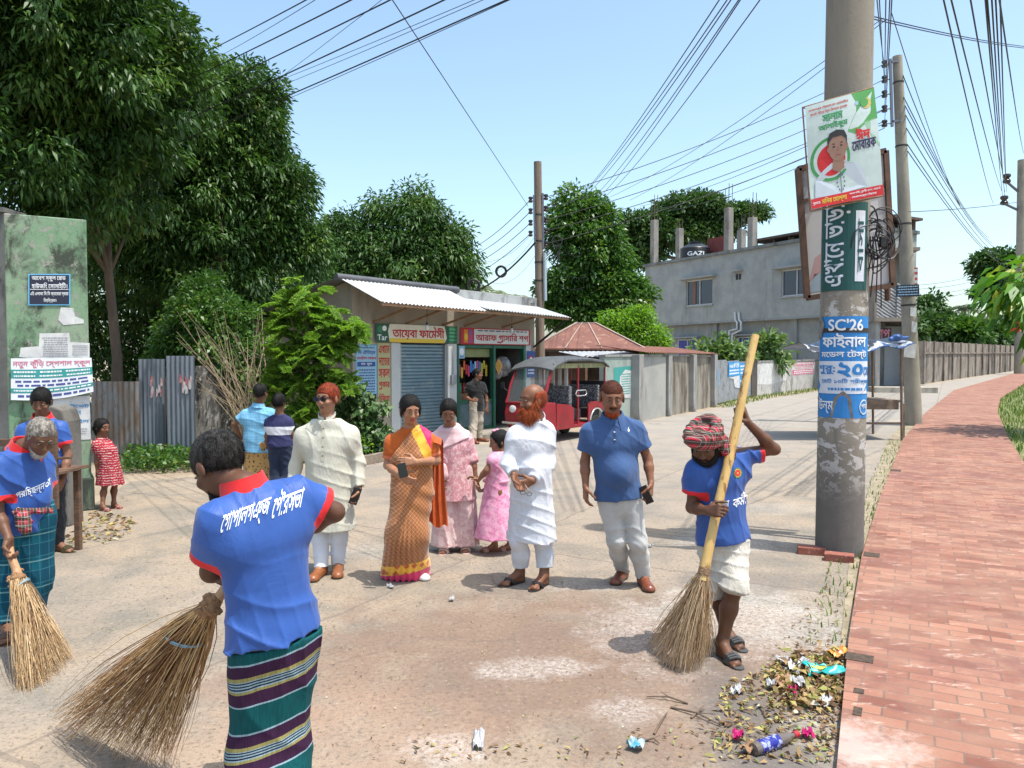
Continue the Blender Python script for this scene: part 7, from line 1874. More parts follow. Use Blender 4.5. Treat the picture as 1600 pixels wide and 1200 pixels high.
def beard_man():
 d = 6.1
 J = joints(d, 829, 1.66, (-.72, -.7), hd=(832, 625, -.04), nk=(838, 657, 0), sa=(806, 677, -.1), sb=(853, 670, .06), ea=(793, 722, -.14), wa=(803, 741, -.24), eb=(858, 722, .02), wb=(832, 751, -.2), ha=(818, 772, -.04), hb=(842, 772, .05), ka=(810, 845, -.03), kb=(848, 848, .02), fa=(806, 912), fb=(846, 917), da=(-.85, -.7), db=(-.55, -.9))
 root = empty('person', J['O'], 'balding man with a long orange beard in a white kurta, hands clasped in front', 'person', BY)
 sk = skin('brown2', (.17, .078, .046)); hf = frame((-.88, -.5, -.12))
 J['hs'] = 1.05
 body(root, J, hf, sk, .006, hands=[(npa(J['wa']), (.25, -.15, -.8), (.55, -.3, .3), (.1, -.7, .4), 35), (npa(J['wb']), (-.75, -.15, -.3), (-.1, .9, .1), (-.2, -.2, .9), 40)])
 eyes(root, J, hf)
 hen = hair_mat('henna2', (.30, .05, .014), (.16, .03, .010))
 hairdo(root, J, hf, hen, 'bald', 2500, .02, .0012, .005, vol=.012, nape=-.06)
 ob = hair_mat('orange_beard', (.43, .09, .025), (.22, .045, .014))
 def ex(f, c, F, U, R, s):
  f.cone(c - U * .1 * s + F * .05 * s, c - U * .17 * s + F * .075 * s, .05 * s, .032 * s, .04)
  for q in (-1, 1): f.cone(c - U * .11 * s + F * .05 * s + R * q * .025, c - U * .15 * s + F * .07 * s + R * q * .035, .03 * s, .02 * s, .03)
 hairdo(root, J, hf, ob, 'beard', 5000, .045, .0013, .005, name='beard', extra=ex, seed=3)
 wk = cloth('white_embroidered', (.63, .65, .70), (.56, .58, .63), .85, 700, .5, 10)
 k = kurta(root, J, wk, .375, .235, g=.026, folds=.007, seed=24, belly=.045)
 collar(root, J, wk, .074, .012, .008, 8, 0, stand=.022, name='band_collar')
 fl = Flat(); e = cloth('white_thread', (.48, .5, .56))
 fl.rect(.46, .0, .54, 1, e, 0, 1, 10)
 for i in range(16):
  for sg in (-1, 1): fl.disc(.5 + sg * (.12 + .05 * math.sin(i * 1.3)), .02 + i * .062, .045, .016, e, .5, 8)
 wrap(fl, 'embroidery', k, root, P(818, 712, d), (.75, -.66, 0), (0, 0, 1), (-.66, -.75, .05), .15, .2, reach=.12)
 trousers(root, J, cloth('white_cotton', (.62, .64, .69), (.55, .57, .62), .85), (.15, .15), .010, .05, .004, .007, 15, (.084, .062, .054))
 bl = flat('black_sandal', (.018, .016, .016), .5)
 for q in 'ab': sandal(root, J, q, bl, bl, thong=True, th=.024)
 # folded glasses hanging from the clasped hands
 c = P(822, 771, d - .36); root2 = empty('spectacles', c, 'thin folded spectacles dangling from the clasped hands of the bearded man', 'spectacles')
 mb = MB();
 for q in (-1, 1): mb.tube([c + Vector((.025 * q + .019 * math.cos(a), 0, .014 * math.sin(a) - .005 * q)) for a in [.393 * i for i in range(17)]], .0018, 5)
 mb.tube([c + Vector((-.006, 0, .002)), c + Vector((.006, 0, -.002))], .0018, 5); mb.build('spectacle_frame', flat('black_plastic', (.012, .012, .013), .25), root2, True)
 mb = MB(); mb.tube([c + Vector((-.045, 0, .006)), c + Vector((-.05, .03, .05)), c + Vector((-.02, .06, .075))], .0016, 5); mb.tube([c + Vector((.045, 0, -.006)), c + Vector((.0, .03, .05)), c + Vector((-.015, .06, .075))], .0016, 5)
 mb.build('temple_arm', flat('black_plastic', (.012, .012, .013), .25), root2, True)
def sari_cloth():
 m, nt, b = nodes('sari_brocade')
 tc = N(nt, 'TexCoord'); sep = N(nt, 'SeparateXYZ'); nt.links.new(tc.outputs['Object'], sep.inputs[0])
 x = math_(nt, 'ADD', sep.outputs[0], math_(nt, 'MULTIPLY', sep.outputs[1], .55)); z = sep.outputs[2]
 def tri(src, per):
  f = math_(nt, 'FRACT', math_(nt, 'DIVIDE', math_(nt, 'ADD', src, 30), per))
  return math_(nt, 'ABSOLUTE', math_(nt, 'SUBTRACT', f, .5))
 a = tri(math_(nt, 'ADD', x, z), .036); c = tri(math_(nt, 'SUBTRACT', x, z), .036)
 d1 = math_(nt, 'MINIMUM', a, c); d2 = math_(nt, 'MAXIMUM', a, c)
 ln = math_(nt, 'MAXIMUM', math_(nt, 'LESS_THAN', d1, .095), math_(nt, 'MULTIPLY', math_(nt, 'GREATER_THAN', d1, .27), math_(nt, 'LESS_THAN', d2, .43)))
 base = mixc(nt, noise(nt, tc.outputs['Object'], 6, 4), (.26, .045, .012), (.19, .032, .010))
 c_ = mixc(nt, ln, base, (.50, .25, .08))
 # border towards the hem: yellow band with dark discs, then magenta
 h = math_(nt, 'ADD', z, math_(nt, 'MULTIPLY', sep.outputs[0], -.18))
 h = math_(nt, 'ADD', h, math_(nt, 'MULTIPLY', noise(nt, tc.outputs['Object'], 3, 2), .05))
 yel = mixc(nt, math_(nt, 'GREATER_THAN', math_(nt, 'ADD', tri(x, .075), tri(z, .075)), .62), (.80, .42, .03), (.5, .10, .02))
 c_ = mixc(nt, math_(nt, 'LESS_THAN', h, .19), c_, yel)
 c_ = mixc(nt, math_(nt, 'LESS_THAN', h, .108), c_, (.62, .015, .11))
 nt.links.new(c_, b.inputs['Base Color']); b.inputs['Roughness'].default_value = .5; b.inputs['Sheen Weight'].default_value = .3
 bump(nt, b, noise(nt, coords(nt, (1, 1, .25)), 11, 4), .35, .03)
 return m
def sari_woman():
 d = 6.2
 J = joints(d, 641, 1.53, (.15, -1), hd=(641, 640, -.06), nk=(642, 669, 0), sa=(611, 687, 0), sb=(673, 686, 0), ea=(606, 727, .0), wa=(625, 742, -.24), eb=(682, 720, .02), wb=(650, 722, -.26), ha=(630, 768, 0), hb=(658, 768, 0), ka=(622, 835, -.03), kb=(650, 835, -.05), fa=(622, 897), fb=(652, 902), da=(.1, -1), db=(.6, -.8))
 root = empty('person', J['O'], 'woman in a patterned orange sari with a yellow and magenta border', 'person', BY)
 sk = skin('fair', (.30, .155, .095)); hf = frame((.38, -.86, -.3))
 body(root, J, hf, sk, .0055, hands=[(npa(J['wa']), (.45, -.25, -.25), (.1, .9, .2), (.2, -.1, 1), 38), (npa(J['wb']), (-.85, -.2, .05), (.1, .95, -.2), (0, .1, 1), 22)], lips=(.35, .05, .05))
 eyes(root, J, hf)
 hairdo(root, J, hf, BLACKHAIR(), 'bun', 2500, .02, .0011, .005, vol=.012)
 bl = cloth('orange_blouse', (.48, .10, .010), (.42, .085, .01), .7, 700, .3, 10)
 yb = flat('blouse_trim', (.75, .45, .04))
 polo(root, J, bl, npa(J['pv']) + (0, 0, .12), .145, .72, .006, cloth('magenta_trim', (.68, .18, .08)), (.05, .056), folds=.003, seed=61, name='blouse', h=.006)
 # skirt part of the sari
 s = J['s']; pv = npa(J['pv']); F = npa(J['F']); h = .006
 f = Field([pv + (0, 0, .16), pv, npa(J['ka']), npa(J['fa']) - (.1, 0, 0), npa(J['fb']) + (.05, 0, 0)], .3, h)
 hm = npa((J['fa'] + J['fb']) / 2); kn = npa((J['ka'] + J['kb']) / 2)
 f.cone(pv + (0, 0, .22), pv, .148 * s, .178 * s, .05, (F, .76)); f.cone(pv, kn, .178 * s, .185 * s, .06, (F, .8)); f.cone(kn, hm - (.015, .02, .02), .185 * s, .235 * s, .06, (F, .72))
 f.cut(pv + (0, 0, .17), (0, 0, 1)); f.cut(hm + (0, 0, .012), (0, 0, -1))
 # front pleats, swirling drape on the right
 sl, X, Y, Z = f.reg(f.lo, f.lo + f.h * f.n)
 m_ = np.exp(-(f.a / .05) ** 2)
 ctr = pv[0] - .035 - (pv[2] - Z) * .10
 w = np.clip((pv[2] - .12 - Z) / .3, 0, 1) * np.exp(-((X - ctr) / (.075 + (pv[2] - Z) * .08)) ** 2)
 f.a = (f.a + .013 * np.sin((X - ctr) * 6.283 / (.022 + np.maximum(pv[2] - Z, 0) * .036)) * m_ * w).astype(np.float32)
 dg = (X - pv[0]) * 26 + (Z - pv[2]) * 30
 f.a = (f.a + .006 * np.sin(dg + 1.5 * np.sin(Z * 9)) * m_ * np.clip((X - pv[0] + .05) / .1, 0, 1)).astype(np.float32)
 sc = sari_cloth(); fmesh('sari', f, sc, root)
 # pallu: cloth from the right hip over the chest to the left shoulder, hanging behind
 f = Field([J[k] for k in ('sa', 'sb', 'nk', 'ha', 'hb')], .26, h)
 fr, up, ax = torso(f, J, .024, bust=1)
 f.cone(npa(J['pv']) + up * .2, pv - up * .04, .15 * s, .185 * s, .05, (F, .78))
 f.cut(pv - (0, 0, .02), (0, 0, -1))
 nrm = unit(-ax * .80 + up * .62)                # keep below the line from right armpit to left neck
 f.cut(npa(J['nk']) + ax * .0 - up * .045 + fr * .0, nrm)
 f.cut(npa(J['sb']) + ax * .01, ax); f.cut(npa(J['sa']) - ax * .03 , -ax)
 f.cut(npa(J['nk']) + up * .01, up)
 f.folds(.006, tuple(unit(-ax * .8 + up * .6) * 75), 1.4, 6)
 def zone(p):
  t = (p - (npa(J['nk']) - up * .045)) @ nrm; a = (p - npa(J['nk'])) @ ax
  z = np.zeros(len(p), int); z[(a > .02) & (t < -.075)] = 1; z[(a > .07) & (t < -.12)] = 2
  return z
 def zone2(p):
  q = p - npa(J['sb']); t = q @ unit(-ax * .85 + up * .35)
  e = (p - npa(J['nk'])) @ unit(ax * .9 + up * .45); fr_ = (p - npa(J['ch'])) @ fr
  z = np.zeros(len(p), int)
  z[(e > -.005)] = 1; z[(e > .07)] = 2
  return z
 yl = mat('sari_yellow', (.80, .43, .03), (.74, .36, .03), 14, .55, .2, 90, col3=(.5, .12, .02), scale3=12)
 mg = cloth('sari_magenta', (.64, .02, .12), (.56, .015, .10), .6, 700, .3, 12)
 fmesh('pallu', f, [sc, yl, mg], root, zone2)
 # the loose end over her left shoulder, hanging down behind the arm
 orr = cloth('sari_orange', (.52, .085, .012), (.42, .075, .012), .65, 700, .5, 14)
 top = J['sb'] + Vector((.0, -.0, .07)); mb = MB(); n = 18; rows = 26; vs = []
 for i in range(rows + 1):
  t = i / rows
  for j in range(n + 1):
   u = j / n
   x = P(664 + 26 * u, 600, d).x; yy = J['sb'].y + .06 + .012 * math.sin(u * 22 + t * 3) + .03 * u
   if t < .16:
    k = t / .16; zt = top.z - .02 * (1 - k); yy = J['sb'].y - .06 + .13 * k + .01 * math.sin(u * 18); z = zt - .03 * (2 * k - 1) ** 2 - .05 * u
   else: z = top.z - .03 - .05 * u - (t - .16) / .84 * (.74 - .02 * math.sin(u * 9)); yy += .03 * (t)
   x += .012 * math.sin(t * 5 + u * 3) * t + .035 * t * (u - .2)
   vs.append((x, yy, z))
 b0 = len(vs)
 vs2 = [(x, y + .006, z) for x, y, z in vs]
 fs = []
 for i in range(rows):
  for j in range(n):
   a = i * (n + 1) + j; fs += [(a, a + 1, a + n + 2, a + n + 1), (b0 + a, b0 + a + n + 1, b0 + a + n + 2, b0 + a + 1)]
 for j in range(n):
  a = rows * (n + 1) + j; fs.append((a, a + 1, b0 + a + 1, b0 + a)); fs.append((j + 1, j, b0 + j, b0 + j + 1))
 for i in range(rows):
  a = i * (n + 1); fs.append((a, a + n + 1, b0 + a + n + 1, b0 + a)); a += n; fs.append((a + n + 1, a, b0 + a, b0 + a + n + 1))
 mb.add(vs + vs2, fs)
 mb.mi = [0] * len(mb.f); mb.build('sari_end', orr, root, True)
 mb = MB(); c = J['wb']; dd = (J['eb'] - J['wb']).normalized(); mb.lathe(c + dd * .025, [(.027, -.007), (.030, 0), (.027, .007)], 14, dd); mb.build('bangle', mat('gold', (.6, .42, .16), None, 5, .25, metal=1), root, True)
 for q in 'ab': shoe(root, J, q, flat('white_shoe', (.62, .6, .56), .5), flat('white_shoe_sole', (.3, .28, .26)))
 phone('small black phone case in the hands of the woman in the orange sari', P(629, 735, d - .33), (.25, -.1, -1), (0, -1, .1), size=(.11, .07, .016))
def floral(name, base, dark, sc=38, lo=.47, hi=.53, rough=.8, bigsc=12):
 m, nt, b = nodes(name)
 v = coords(nt)
 vo = N(nt, 'TexVoronoi', feature='F1'); vo.inputs['Scale'].default_value = sc; nt.links.new(v, vo.inputs['Vector'])
 a = ramp(nt, vo.outputs['Distance'], [(.25, 0), (.34, 1)]).outputs[0]
 k = ramp(nt, noise(nt, v, bigsc, 4, .6), [(lo, 0), (hi, 1)]).outputs[0]
 f = math_(nt, 'MULTIPLY', a, k)
 nt.links.new(mixc(nt, f, base, dark), b.inputs['Base Color']); b.inputs['Roughness'].default_value = rough; b.inputs['Sheen Weight'].default_value = .2
 bump(nt, b, noise(nt, coords(nt, (1, 1, .3)), 12, 4), .4, .03)
 return m
def pink_woman():
 d = 7.2
 J = joints(d, 710, 1.50, (.1, -1), hd=(701, 643, -.09), nk=(703, 667, 0), sa=(680, 685, 0), sb=(728, 683, 0), ea=(676, 718, .0), wa=(684, 745, -.1), eb=(738, 717, .0), wb=(744, 750, -.04), fa=(697, 862), fb=(727, 860), da=(-.2, -1), db=(.1, -1))
 root = empty('person', J['O'], 'woman in a pale pink embroidered dress and scarf looking down, beside the orange sari', 'person', BY)
 sk = skin('mid2', (.21, .105, .065)); hf = frame((.02, -.84, -.5))
 body(root, J, hf, sk, .007, hands=[(npa(J['wa']), (.3, -.3, -.8), (.6, .4, 0), (.2, -.9, 0), 25), (npa(J['wb']), (.25, -.1, -1), (.7, -.3, 0), (.3, -.8, -.2), 45)], arm_thin=.85)
 eyes(root, J, hf)
 hairdo(root, J, hf, BLACKHAIR(), 'bun', 1500, .02, .0012, .006, vol=.010)
 pk = floral('pink_embroidery', (.66, .43, .43), (.50, .22, .25), 55, bigsc=22, lo=.4, hi=.5)
 k = kurta(root, J, pk, .50, .225, g=.016, sl=(.056, .062), fore=.12, folds=.006, seed=34, name='kameez')
 # wide pale trousers
 s = J['s']; pv = npa(J['pv'])
 f = Field([pv + (0, 0, .1), npa(J['fa']), npa(J['fb'])], .25, .008)
 for q in 'ab': f.cone(npa(J['h' + q]), npa(J['f' + q]) + (0, 0, .0), .11, .155 * s, .02)
 f.cut(npa(J['O']) + (0, 0, .065), (0, 0, -1)); f.folds(.010, (58, 58, 3), 1.0, 3)
 fmesh('wide_trousers', f, floral('pink_crepe', (.68, .50, .49), (.58, .36, .37), 60, bigsc=16), root)
 # scarf laid over both shoulders and the chest
 f = Field([J['sa'], J['sb'], J['nk'], J['pv']], .24, .007)
 fr, up, ax = torso(f, J, .028, bust=1)
 f.cut(npa(J['nk']) - up * .17, -up + ax * .25 - fr * .1); f.cut(npa(J['nk']) - up * .0, up + fr * .25)
 for q, sg in (('a', -1), ('b', 1)): f.cut(npa(J['s' + q]) + ax * sg * .03, ax * sg - up * .3)
 f.folds(.008, tuple(up * 95 + ax * 12), 1.5, 8)
 fmesh('scarf', f, cloth('pale_pink_chiffon', (.72, .50, .50), (.66, .43, .44), .8), root)
 sd2 = flat('pink_sandal', (.6, .42, .38), .5)
 for q in 'ab': sandal(root, J, q, sd2, sd2, th=.02)
 # a small pink bag at her right hand
 c = P(690, 735, d - .16); root2 = empty('handbag', c, 'small pale pink handbag carried by the woman in pink', 'handbag')
 f = Field([c], .14, .006); f.ell(npa(c), (.055, .035, .075), None, .02); f.ell(npa(c - Vector((0, 0, .05))), (.06, .038, .05), None, .03); f.folds(.003, (60, 60, 20), 1, 4)
 fmesh('bag_body', f, cloth('bag_pink', (.68, .44, .45), None, .5), root2)
 mb = MB(); mb.tube([c + Vector((.05 * math.cos(a), 0, .07 + .06 * math.sin(a))) for a in [3.1416 * i / 10 for i in range(11)]], .005, 6); mb.build('strap', cloth('bag_pink', (.68, .44, .45)), root2, True)
def pink_girl():
 d = 7.1
 J = joints(d, 775, 1.15, (-.9, -.35), hd=(779, 690, 0), nk=(781, 706, 0), sa=(770, 715, -.12), sb=(787, 715, .1), ea=(760, 735, -.14), wa=(747, 751, -.08), eb=(784, 732, .04), wb=(780, 742, .02), fa=(768, 862), fb=(794, 860), da=(-.95, -.25), db=(-.9, -.4))
 J['hs'] = .86; J['hd'] = J['hd'] + Vector((0, 0, .0))
 root = empty('person', J['O'], 'little girl in a frilled pink party dress holding the hand of the woman in pink', 'person', BY)
 sk = skin('mid2', (.21, .105, .065)); hf = frame((-.93, -.3, -.2))
 body(root, J, hf, sk, .006, hands=[(npa(J['wa']), (-.5, 0, .3), (-.2, -.3, -.6), (-.3, -.6, .5), 35)])
 eyes(root, J, hf)
 def ex(f, c, F, U, R, s):
  f.ell(c - F * .07 * s - U * .07 * s, (.05 * s, .04 * s, .08 * s), (R, F, U), .03)
 hairdo(root, J, hf, BLACKHAIR(), 'bun', 1200, .02, .0012, .006, vol=.012, extra=ex)
 c = J['hd'] + hf[1] * .11 - hf[2] * .0 + hf[0] * .01
 f = Field([c], .08, .005)
 for q in (-1, 1): f.ell(npa(c) + (0, q * .0, 0) + npa(hf[0]) * q * .018, (.02, .018, .014), None, .01)
 fmesh('hair_bow', f, cloth('bow_pink', (.75, .3, .42)), root)
 s = J['s']; pv = npa(J['pv']); wst = pv + (0, 0, .1)
 f = Field([J['sa'], J['sb'], J['nk'], J['ka'], J['kb']], .3, .007)
 torso(f, J, .008);
 for q in 'ab': f.ell(npa(J['s' + q]) + (0, 0, -.01), (.05, .05, .045), None, .02)
 hemz = .155
 f.cone(wst, npa((pv[0], pv[1], hemz - .06)), .10, .215, .04, ((0, 1, 0), .9))
 f.cut(npa((pv[0], pv[1], hemz)), (0, 0, -1)); f.cut(npa(J['nk']) - (0, 0, .0), (0, 0, 1))
 f.folds(.011, (46, 46, 4), 1.1, 5, lo=.1, hi=wst[2]); f.folds(.003, (40, 40, 70), 1.6, 6)
 fmesh('dress', f, floral('party_pink', (.74, .36, .50), (.64, .22, .38), 42, bigsc=18), root)
 mb = MB()
 pts = [wst + np.array((.112 * math.cos(a), .095 * math.sin(a), -.01)) for a in [6.2832 * i / 24 for i in range(25)]]
 mb.tube(pts, .016, 8); mb.build('sash', cloth('bow_pink', (.75, .3, .42)), root, True)
 b = flat('brown_strap', (.4, .22, .17), .5)
 for q in 'ab': sandal(root, J, q, b, b, th=.016)
def red_girl():
 d = 9.2
 J = joints(d, 168, 1.12, (.8, -.5), hd=(160, 668, 0), nk=(158, 685, 0), sa=(150, 693, -.08), sb=(168, 692, .08), ea=(151, 716, -.08), wa=(152, 737, -.08), eb=(172, 716, .1), wb=(172, 736, .1), fa=(163, 799), fb=(181, 795), da=(.85, -.4), db=(.9, -.3))
 J['hs'] = .86
 root = empty('person', J['O'], 'small girl in a red patterned frock standing beside the gate pillar', 'person', BY)
 sk = skin('mid3', (.15, .07, .042)); hf = frame((.9, -.35, -.1))
 body(root, J, hf, sk, .007, hands=[(npa(J['wa']), (0, 0, -1), (.3, .8, 0), (.8, -.3, 0), 25)])
 eyes(root, J, hf)
 def ex(f, c, F, U, R, s): f.ell(c - F * .06 * s - U * .06 * s, (.07 * s, .05 * s, .07 * s), (R, F, U), .03)
 hairdo(root, J, hf, BLACKHAIR(), 'bun', 1200, .025, .0014, .006, vol=.012, extra=ex)
 pv = npa(J['pv']); wst = pv + (0, 0, .12)
 f = Field([J['sa'], J['sb'], J['nk'], J['ka'], J['kb']], .28, .007)
 torso(f, J, .008)
 for q in 'ab': sleeve(f, J, q, .45, .05, .06)
 hz = .30
 f.cone(wst, npa((pv[0] + .01, pv[1], hz - .06)), .10, .18, .04, ((0, 1, 0), .9)); f.cut((0, 0, hz), (0, 0, -1)); f.cut(npa(J['nk']), (0, 0, 1))
 f.folds(.008, (50, 50, 4), 1.1, 5, lo=.2, hi=wst[2])
 m, nt, b = nodes('red_frock')
 sep = N(nt, 'SeparateXYZ'); v = coords(nt); nt.links.new(v, sep.inputs[0])
 fr = math_(nt, 'FRACT', math_(nt, 'MULTIPLY', math_(nt, 'ADD', math_(nt, 'ADD', sep.outputs[2], math_(nt, 'MULTIPLY', noise(nt, v, 18, 2), .04)), 9), 34))
 f2 = math_(nt, 'GREATER_THAN', noise(nt, v, 55, 2), .47)
 nt.links.new(mixc(nt, math_(nt, 'MULTIPLY', math_(nt, 'LESS_THAN', fr, .3), f2), (.30, .012, .025), (.55, .4, .38)), b.inputs['Base Color']); b.inputs['Roughness'].default_value = .85
 fmesh('frock', f, m, root)
 p = flat('pink_rubber', (.55, .25, .25), .6)
 for q in 'ab': sandal(root, J, q, p, p, thong=True, th=.018)
def boys():
 d = 9.9
 J = joints(d, 400, 1.50, (.15, 1), hd=(408, 614, 0), nk=(403, 637, 0), sa=(384, 646, 0), sb=(423, 645, 0), ea=(366, 663, .0), wa=(376, 684, .14), eb=(424, 676, .05), wb=(418, 690, .22))
 root = empty('person', J['O'], 'boy in a light blue shirt with a hand on his hip, seen from behind', 'person', BY)
 sk = skin('mid3', (.15, .07, .042)); hf = frame((.35, .93, .0))
 body(root, J, hf, sk, .008, hands=[(npa(J['wa']), (.7, .3, -.1), (0, -.8, -.3), (.2, .5, .7), 20)])
 eyes(root, J, hf); hairdo(root, J, hf, BLACKHAIR(), 'short', 1200, .024, .0016, .007, clipc=.03, vol=.02)
 lb = plaid('light_blue_check', (.17, .42, .62), (.28, .52, .68), (.3, .55, .7), .03, base2=(.15, .38, .58))
 polo(root, J, lb, npa(P(402, 706, d)), .175, .6, .02, None, (.062, .075), folds=.006, h=.008, seed=71)
 collar(root, J, lb, .080, .04, .03, 20, .02)
 lungi(root, J, floral('printed_lungi', (.03, .02, .03), (.45, .26, .08), 26, .3, .4), -.03, .1, folds=.006, h=.01)
 d = 9.7
 J = joints(d, 437, 1.36, (-.1, 1), hd=(437, 629, 0), nk=(436, 649, 0), sa=(421, 658, 0), sb=(450, 657, 0), eb=(456, 678, .03), wb=(460, 692, .12), ea=(417, 682, 0), wa=(420, 702, .1))
 root = empty('person', J['O'], 'boy in a navy and white T-shirt with curly hair, seen from behind', 'person', BY)
 hf = frame((.35, .93, -.1))
 body(root, J, hf, sk, .008, hands=[(npa(J['wb']), (.5, .6, -.2), (0, -.3, -.8), (-.3, .5, .5), 20)])
 eyes(root, J, hf); hairdo(root, J, hf, BLACKHAIR(), 'short', 2500, .03, .002, .007, clipc=.03, vol=.024)
 m, nt, b = nodes('navy_band'); sep = N(nt, 'SeparateXYZ'); nt.links.new(coords(nt), sep.inputs[0])
 zz = sep.outputs[2]; f1 = math_(nt, 'MULTIPLY', math_(nt, 'GREATER_THAN', zz, .86), math_(nt, 'LESS_THAN', zz, .965))
 nt.links.new(mixc(nt, f1, (.022, .022, .085), (.6, .6, .64)), b.inputs['Base Color']); b.inputs['Roughness'].default_value = .85
 polo(root, J, m, npa(P(437, 698, d)), .155, .6, .016, None, (.062, .072), folds=.005, h=.008, seed=73)
 trousers(root, J, cloth('dark_denim', (.012, .02, .045), (.02, .03, .06), .9), (.08, .08), .014, .05, .005, .009, 3)
def shop_man():
 d = 16.1
 J = joints(d, 744, 1.62, (.75, -.65), hd=(747, 585, 0), nk=(744, 596, 0), sa=(733, 602, -.1), sb=(754, 601, .1), ea=(727, 620, -.1), wa=(738, 626, -.25), eb=(760, 622, .1), wb=(761, 637, .05), fa=(741, 693), fb=(752, 690), da=(.5, -.85), db=(.9, -.4))
 root = empty('person', J['O'], 'man in a black shirt and beige trousers standing in front of the grocery door', 'person', BY)
 sk = skin('mid', (.16, .078, .048)); hf = frame((.92, -.35, .05))
 body(root, J, hf, sk, .009, hands=[(npa(J['wa']), (.8, -.2, .1), (0, .8, -.2), (0, -.1, 1), 60), (npa(J['wb']), (.1, -.1, -1), (-.6, .4, 0), (.3, -.8, 0), 25)])
 eyes(root, J, hf); hairdo(root, J, hf, BLACKHAIR(), 'short', 700, .018, .002, .008, vol=.014)
 bk = cloth('black_shirt', (.008, .008, .009), (.011, .011, .012), .85)
 polo(root, J, bk, npa(P(744, 642, d)), .175, .65, .02, None, (.062, .075), folds=.005, h=.009, seed=81); collar(root, J, bk, .080, .05, .04, 20, .03)
 trousers(root, J, cloth('beige_chino', (.42, .36, .29), (.36, .31, .25), .85), (.085, .085), .02, .08, .005, .01, 3)
 for q in 'ab': shoe(root, J, q, mat('brown_leather', (.20, .055, .025)), flat('shoe_sole', (.05, .03, .02)), .008)
for fn in (sweeper_back, sweeper_right, sweeper_old, young_man, kurta_man, polo_man, beard_man, sari_woman, pink_woman, pink_girl, red_girl, boys, shop_man): fn()
# ------------------------------------------------------------------ poles, signs on them, wires
CONC = stained('pole_concrete', (.34, .31, .25), (.28, .255, .21), (.16, .145, .12), 1.6, (1, 1, .25), .5, .72)
STEEL = flat('galv_steel', (.16, .17, .2), .5, .6)
BLK = flat('cable_black', (.014, .014, .016), .55)
PORC = flat('insulator_brown', (.035, .028, .03), .25)
def pole(label, base, top, r0, r1, m, bands=(), name='utility_pole'):
 base, top = Vector(base), Vector(top); root = empty(name, base, label, 'utility pole', 'utility poles')
 mb = MB(); ax = top - base; n = 14; lo = base - ax.normalized() * .15
 mb.tube([lo + (top - lo) * (i / n) for i in range(n + 1)], [r0 + (r1 - r0) * i / n for i in range(n + 1)], 28)
 mb.build('shaft', m, root, True)
 for t in bands:
  c = base + ax * t; r = r0 + (r1 - r0) * t; mb = MB(); mb.lathe(c, [(r + .001, -.022), (r + .008, -.02), (r + .008, .02), (r + .001, .022)], 24, ax); mb.build('band', flat('band_iron', (.05, .045, .045), .6, .5), root, True)
 return root
bA = G(1311, 864); tA = P(1335, -330, 7.05)
m, nt, b = nodes('pole_a_concrete'); v = coords(nt); sp = N(nt, 'SeparateXYZ'); nt.links.new(v, sp.inputs[0])
c = mixc(nt, noise(nt, coords(nt, (1, 1, .2)), 5, 6, .65), (.29, .255, .20), (.19, .17, .14))
c = mixc(nt, ramp(nt, noise(nt, coords(nt, (3, 3, .35)), 3, 6, .7), [(.55, 0), (.66, .6)]).outputs[0], c, (.14, .13, .115))
low = ramp(nt, math_(nt, 'ADD', math_(nt, 'DIVIDE', sp.outputs[2], 3), math_(nt, 'MULTIPLY', noise(nt, v, 5, 4), .2)), [(.28, 1), (.5, 0)]).outputs[0]
c = mixc(nt, math_(nt, 'MULTIPLY', low, .8), c, mixc(nt, noise(nt, v, 9, 6, .7), (.15, .14, .13), (.07, .066, .062)))
pp = math_(nt, 'MULTIPLY', ramp(nt, math_(nt, 'DIVIDE', sp.outputs[2], 3), [(.17, 0), (.32, 1), (.78, 1), (.82, 0)]).outputs[0], ramp(nt, noise(nt, coords(nt, (1, 1, 1.4)), 8, 6, .72, .6), [(.53, 0), (.55, 1)]).outputs[0])
c = mixc(nt, pp, c, mixc(nt, noise(nt, v, 18, 4), (.55, .53, .50), (.36, .35, .34)))
nt.links.new(c, b.inputs['Base Color']); b.inputs['Roughness'].default_value = .9; bump(nt, b, noise(nt, v, 26, 6, .7), .4, .01)
POLE_A = m
RA = .207
pole('thick concrete pole covered with posters beside the brick pavement', bA, tA, RA + .006, RA - .006, POLE_A, (.30, .53, .585))
axA = (tA - bA).normalized()
def onA(ang, z, r=RA + .004):
 c = bA + axA * ((z - bA.z) / axA.z); fwd = Vector((-c.x, -c.y, 0)).normalized(); rt = Vector((-fwd.y, fwd.x, 0))
 e = fwd * math.cos(ang) + rt * math.sin(ang)
 return c + e * r, e
def zA(py): return P(1315, py, 7.0 - RA).z
def wrapA(fl, name, a0, a1, y0, y1, label, cat, r=RA + .006):
 z0, z1 = zA(y1), zA(y0); o = fl.build(name, lambda u, v: onA(rad(a0 + (a1 - a0) * u), z0 + (z1 - z0) * v, r), origin=onA(0, (z0 + z1) / 2)[0], eps=.0028); return tag(o, label, cat)
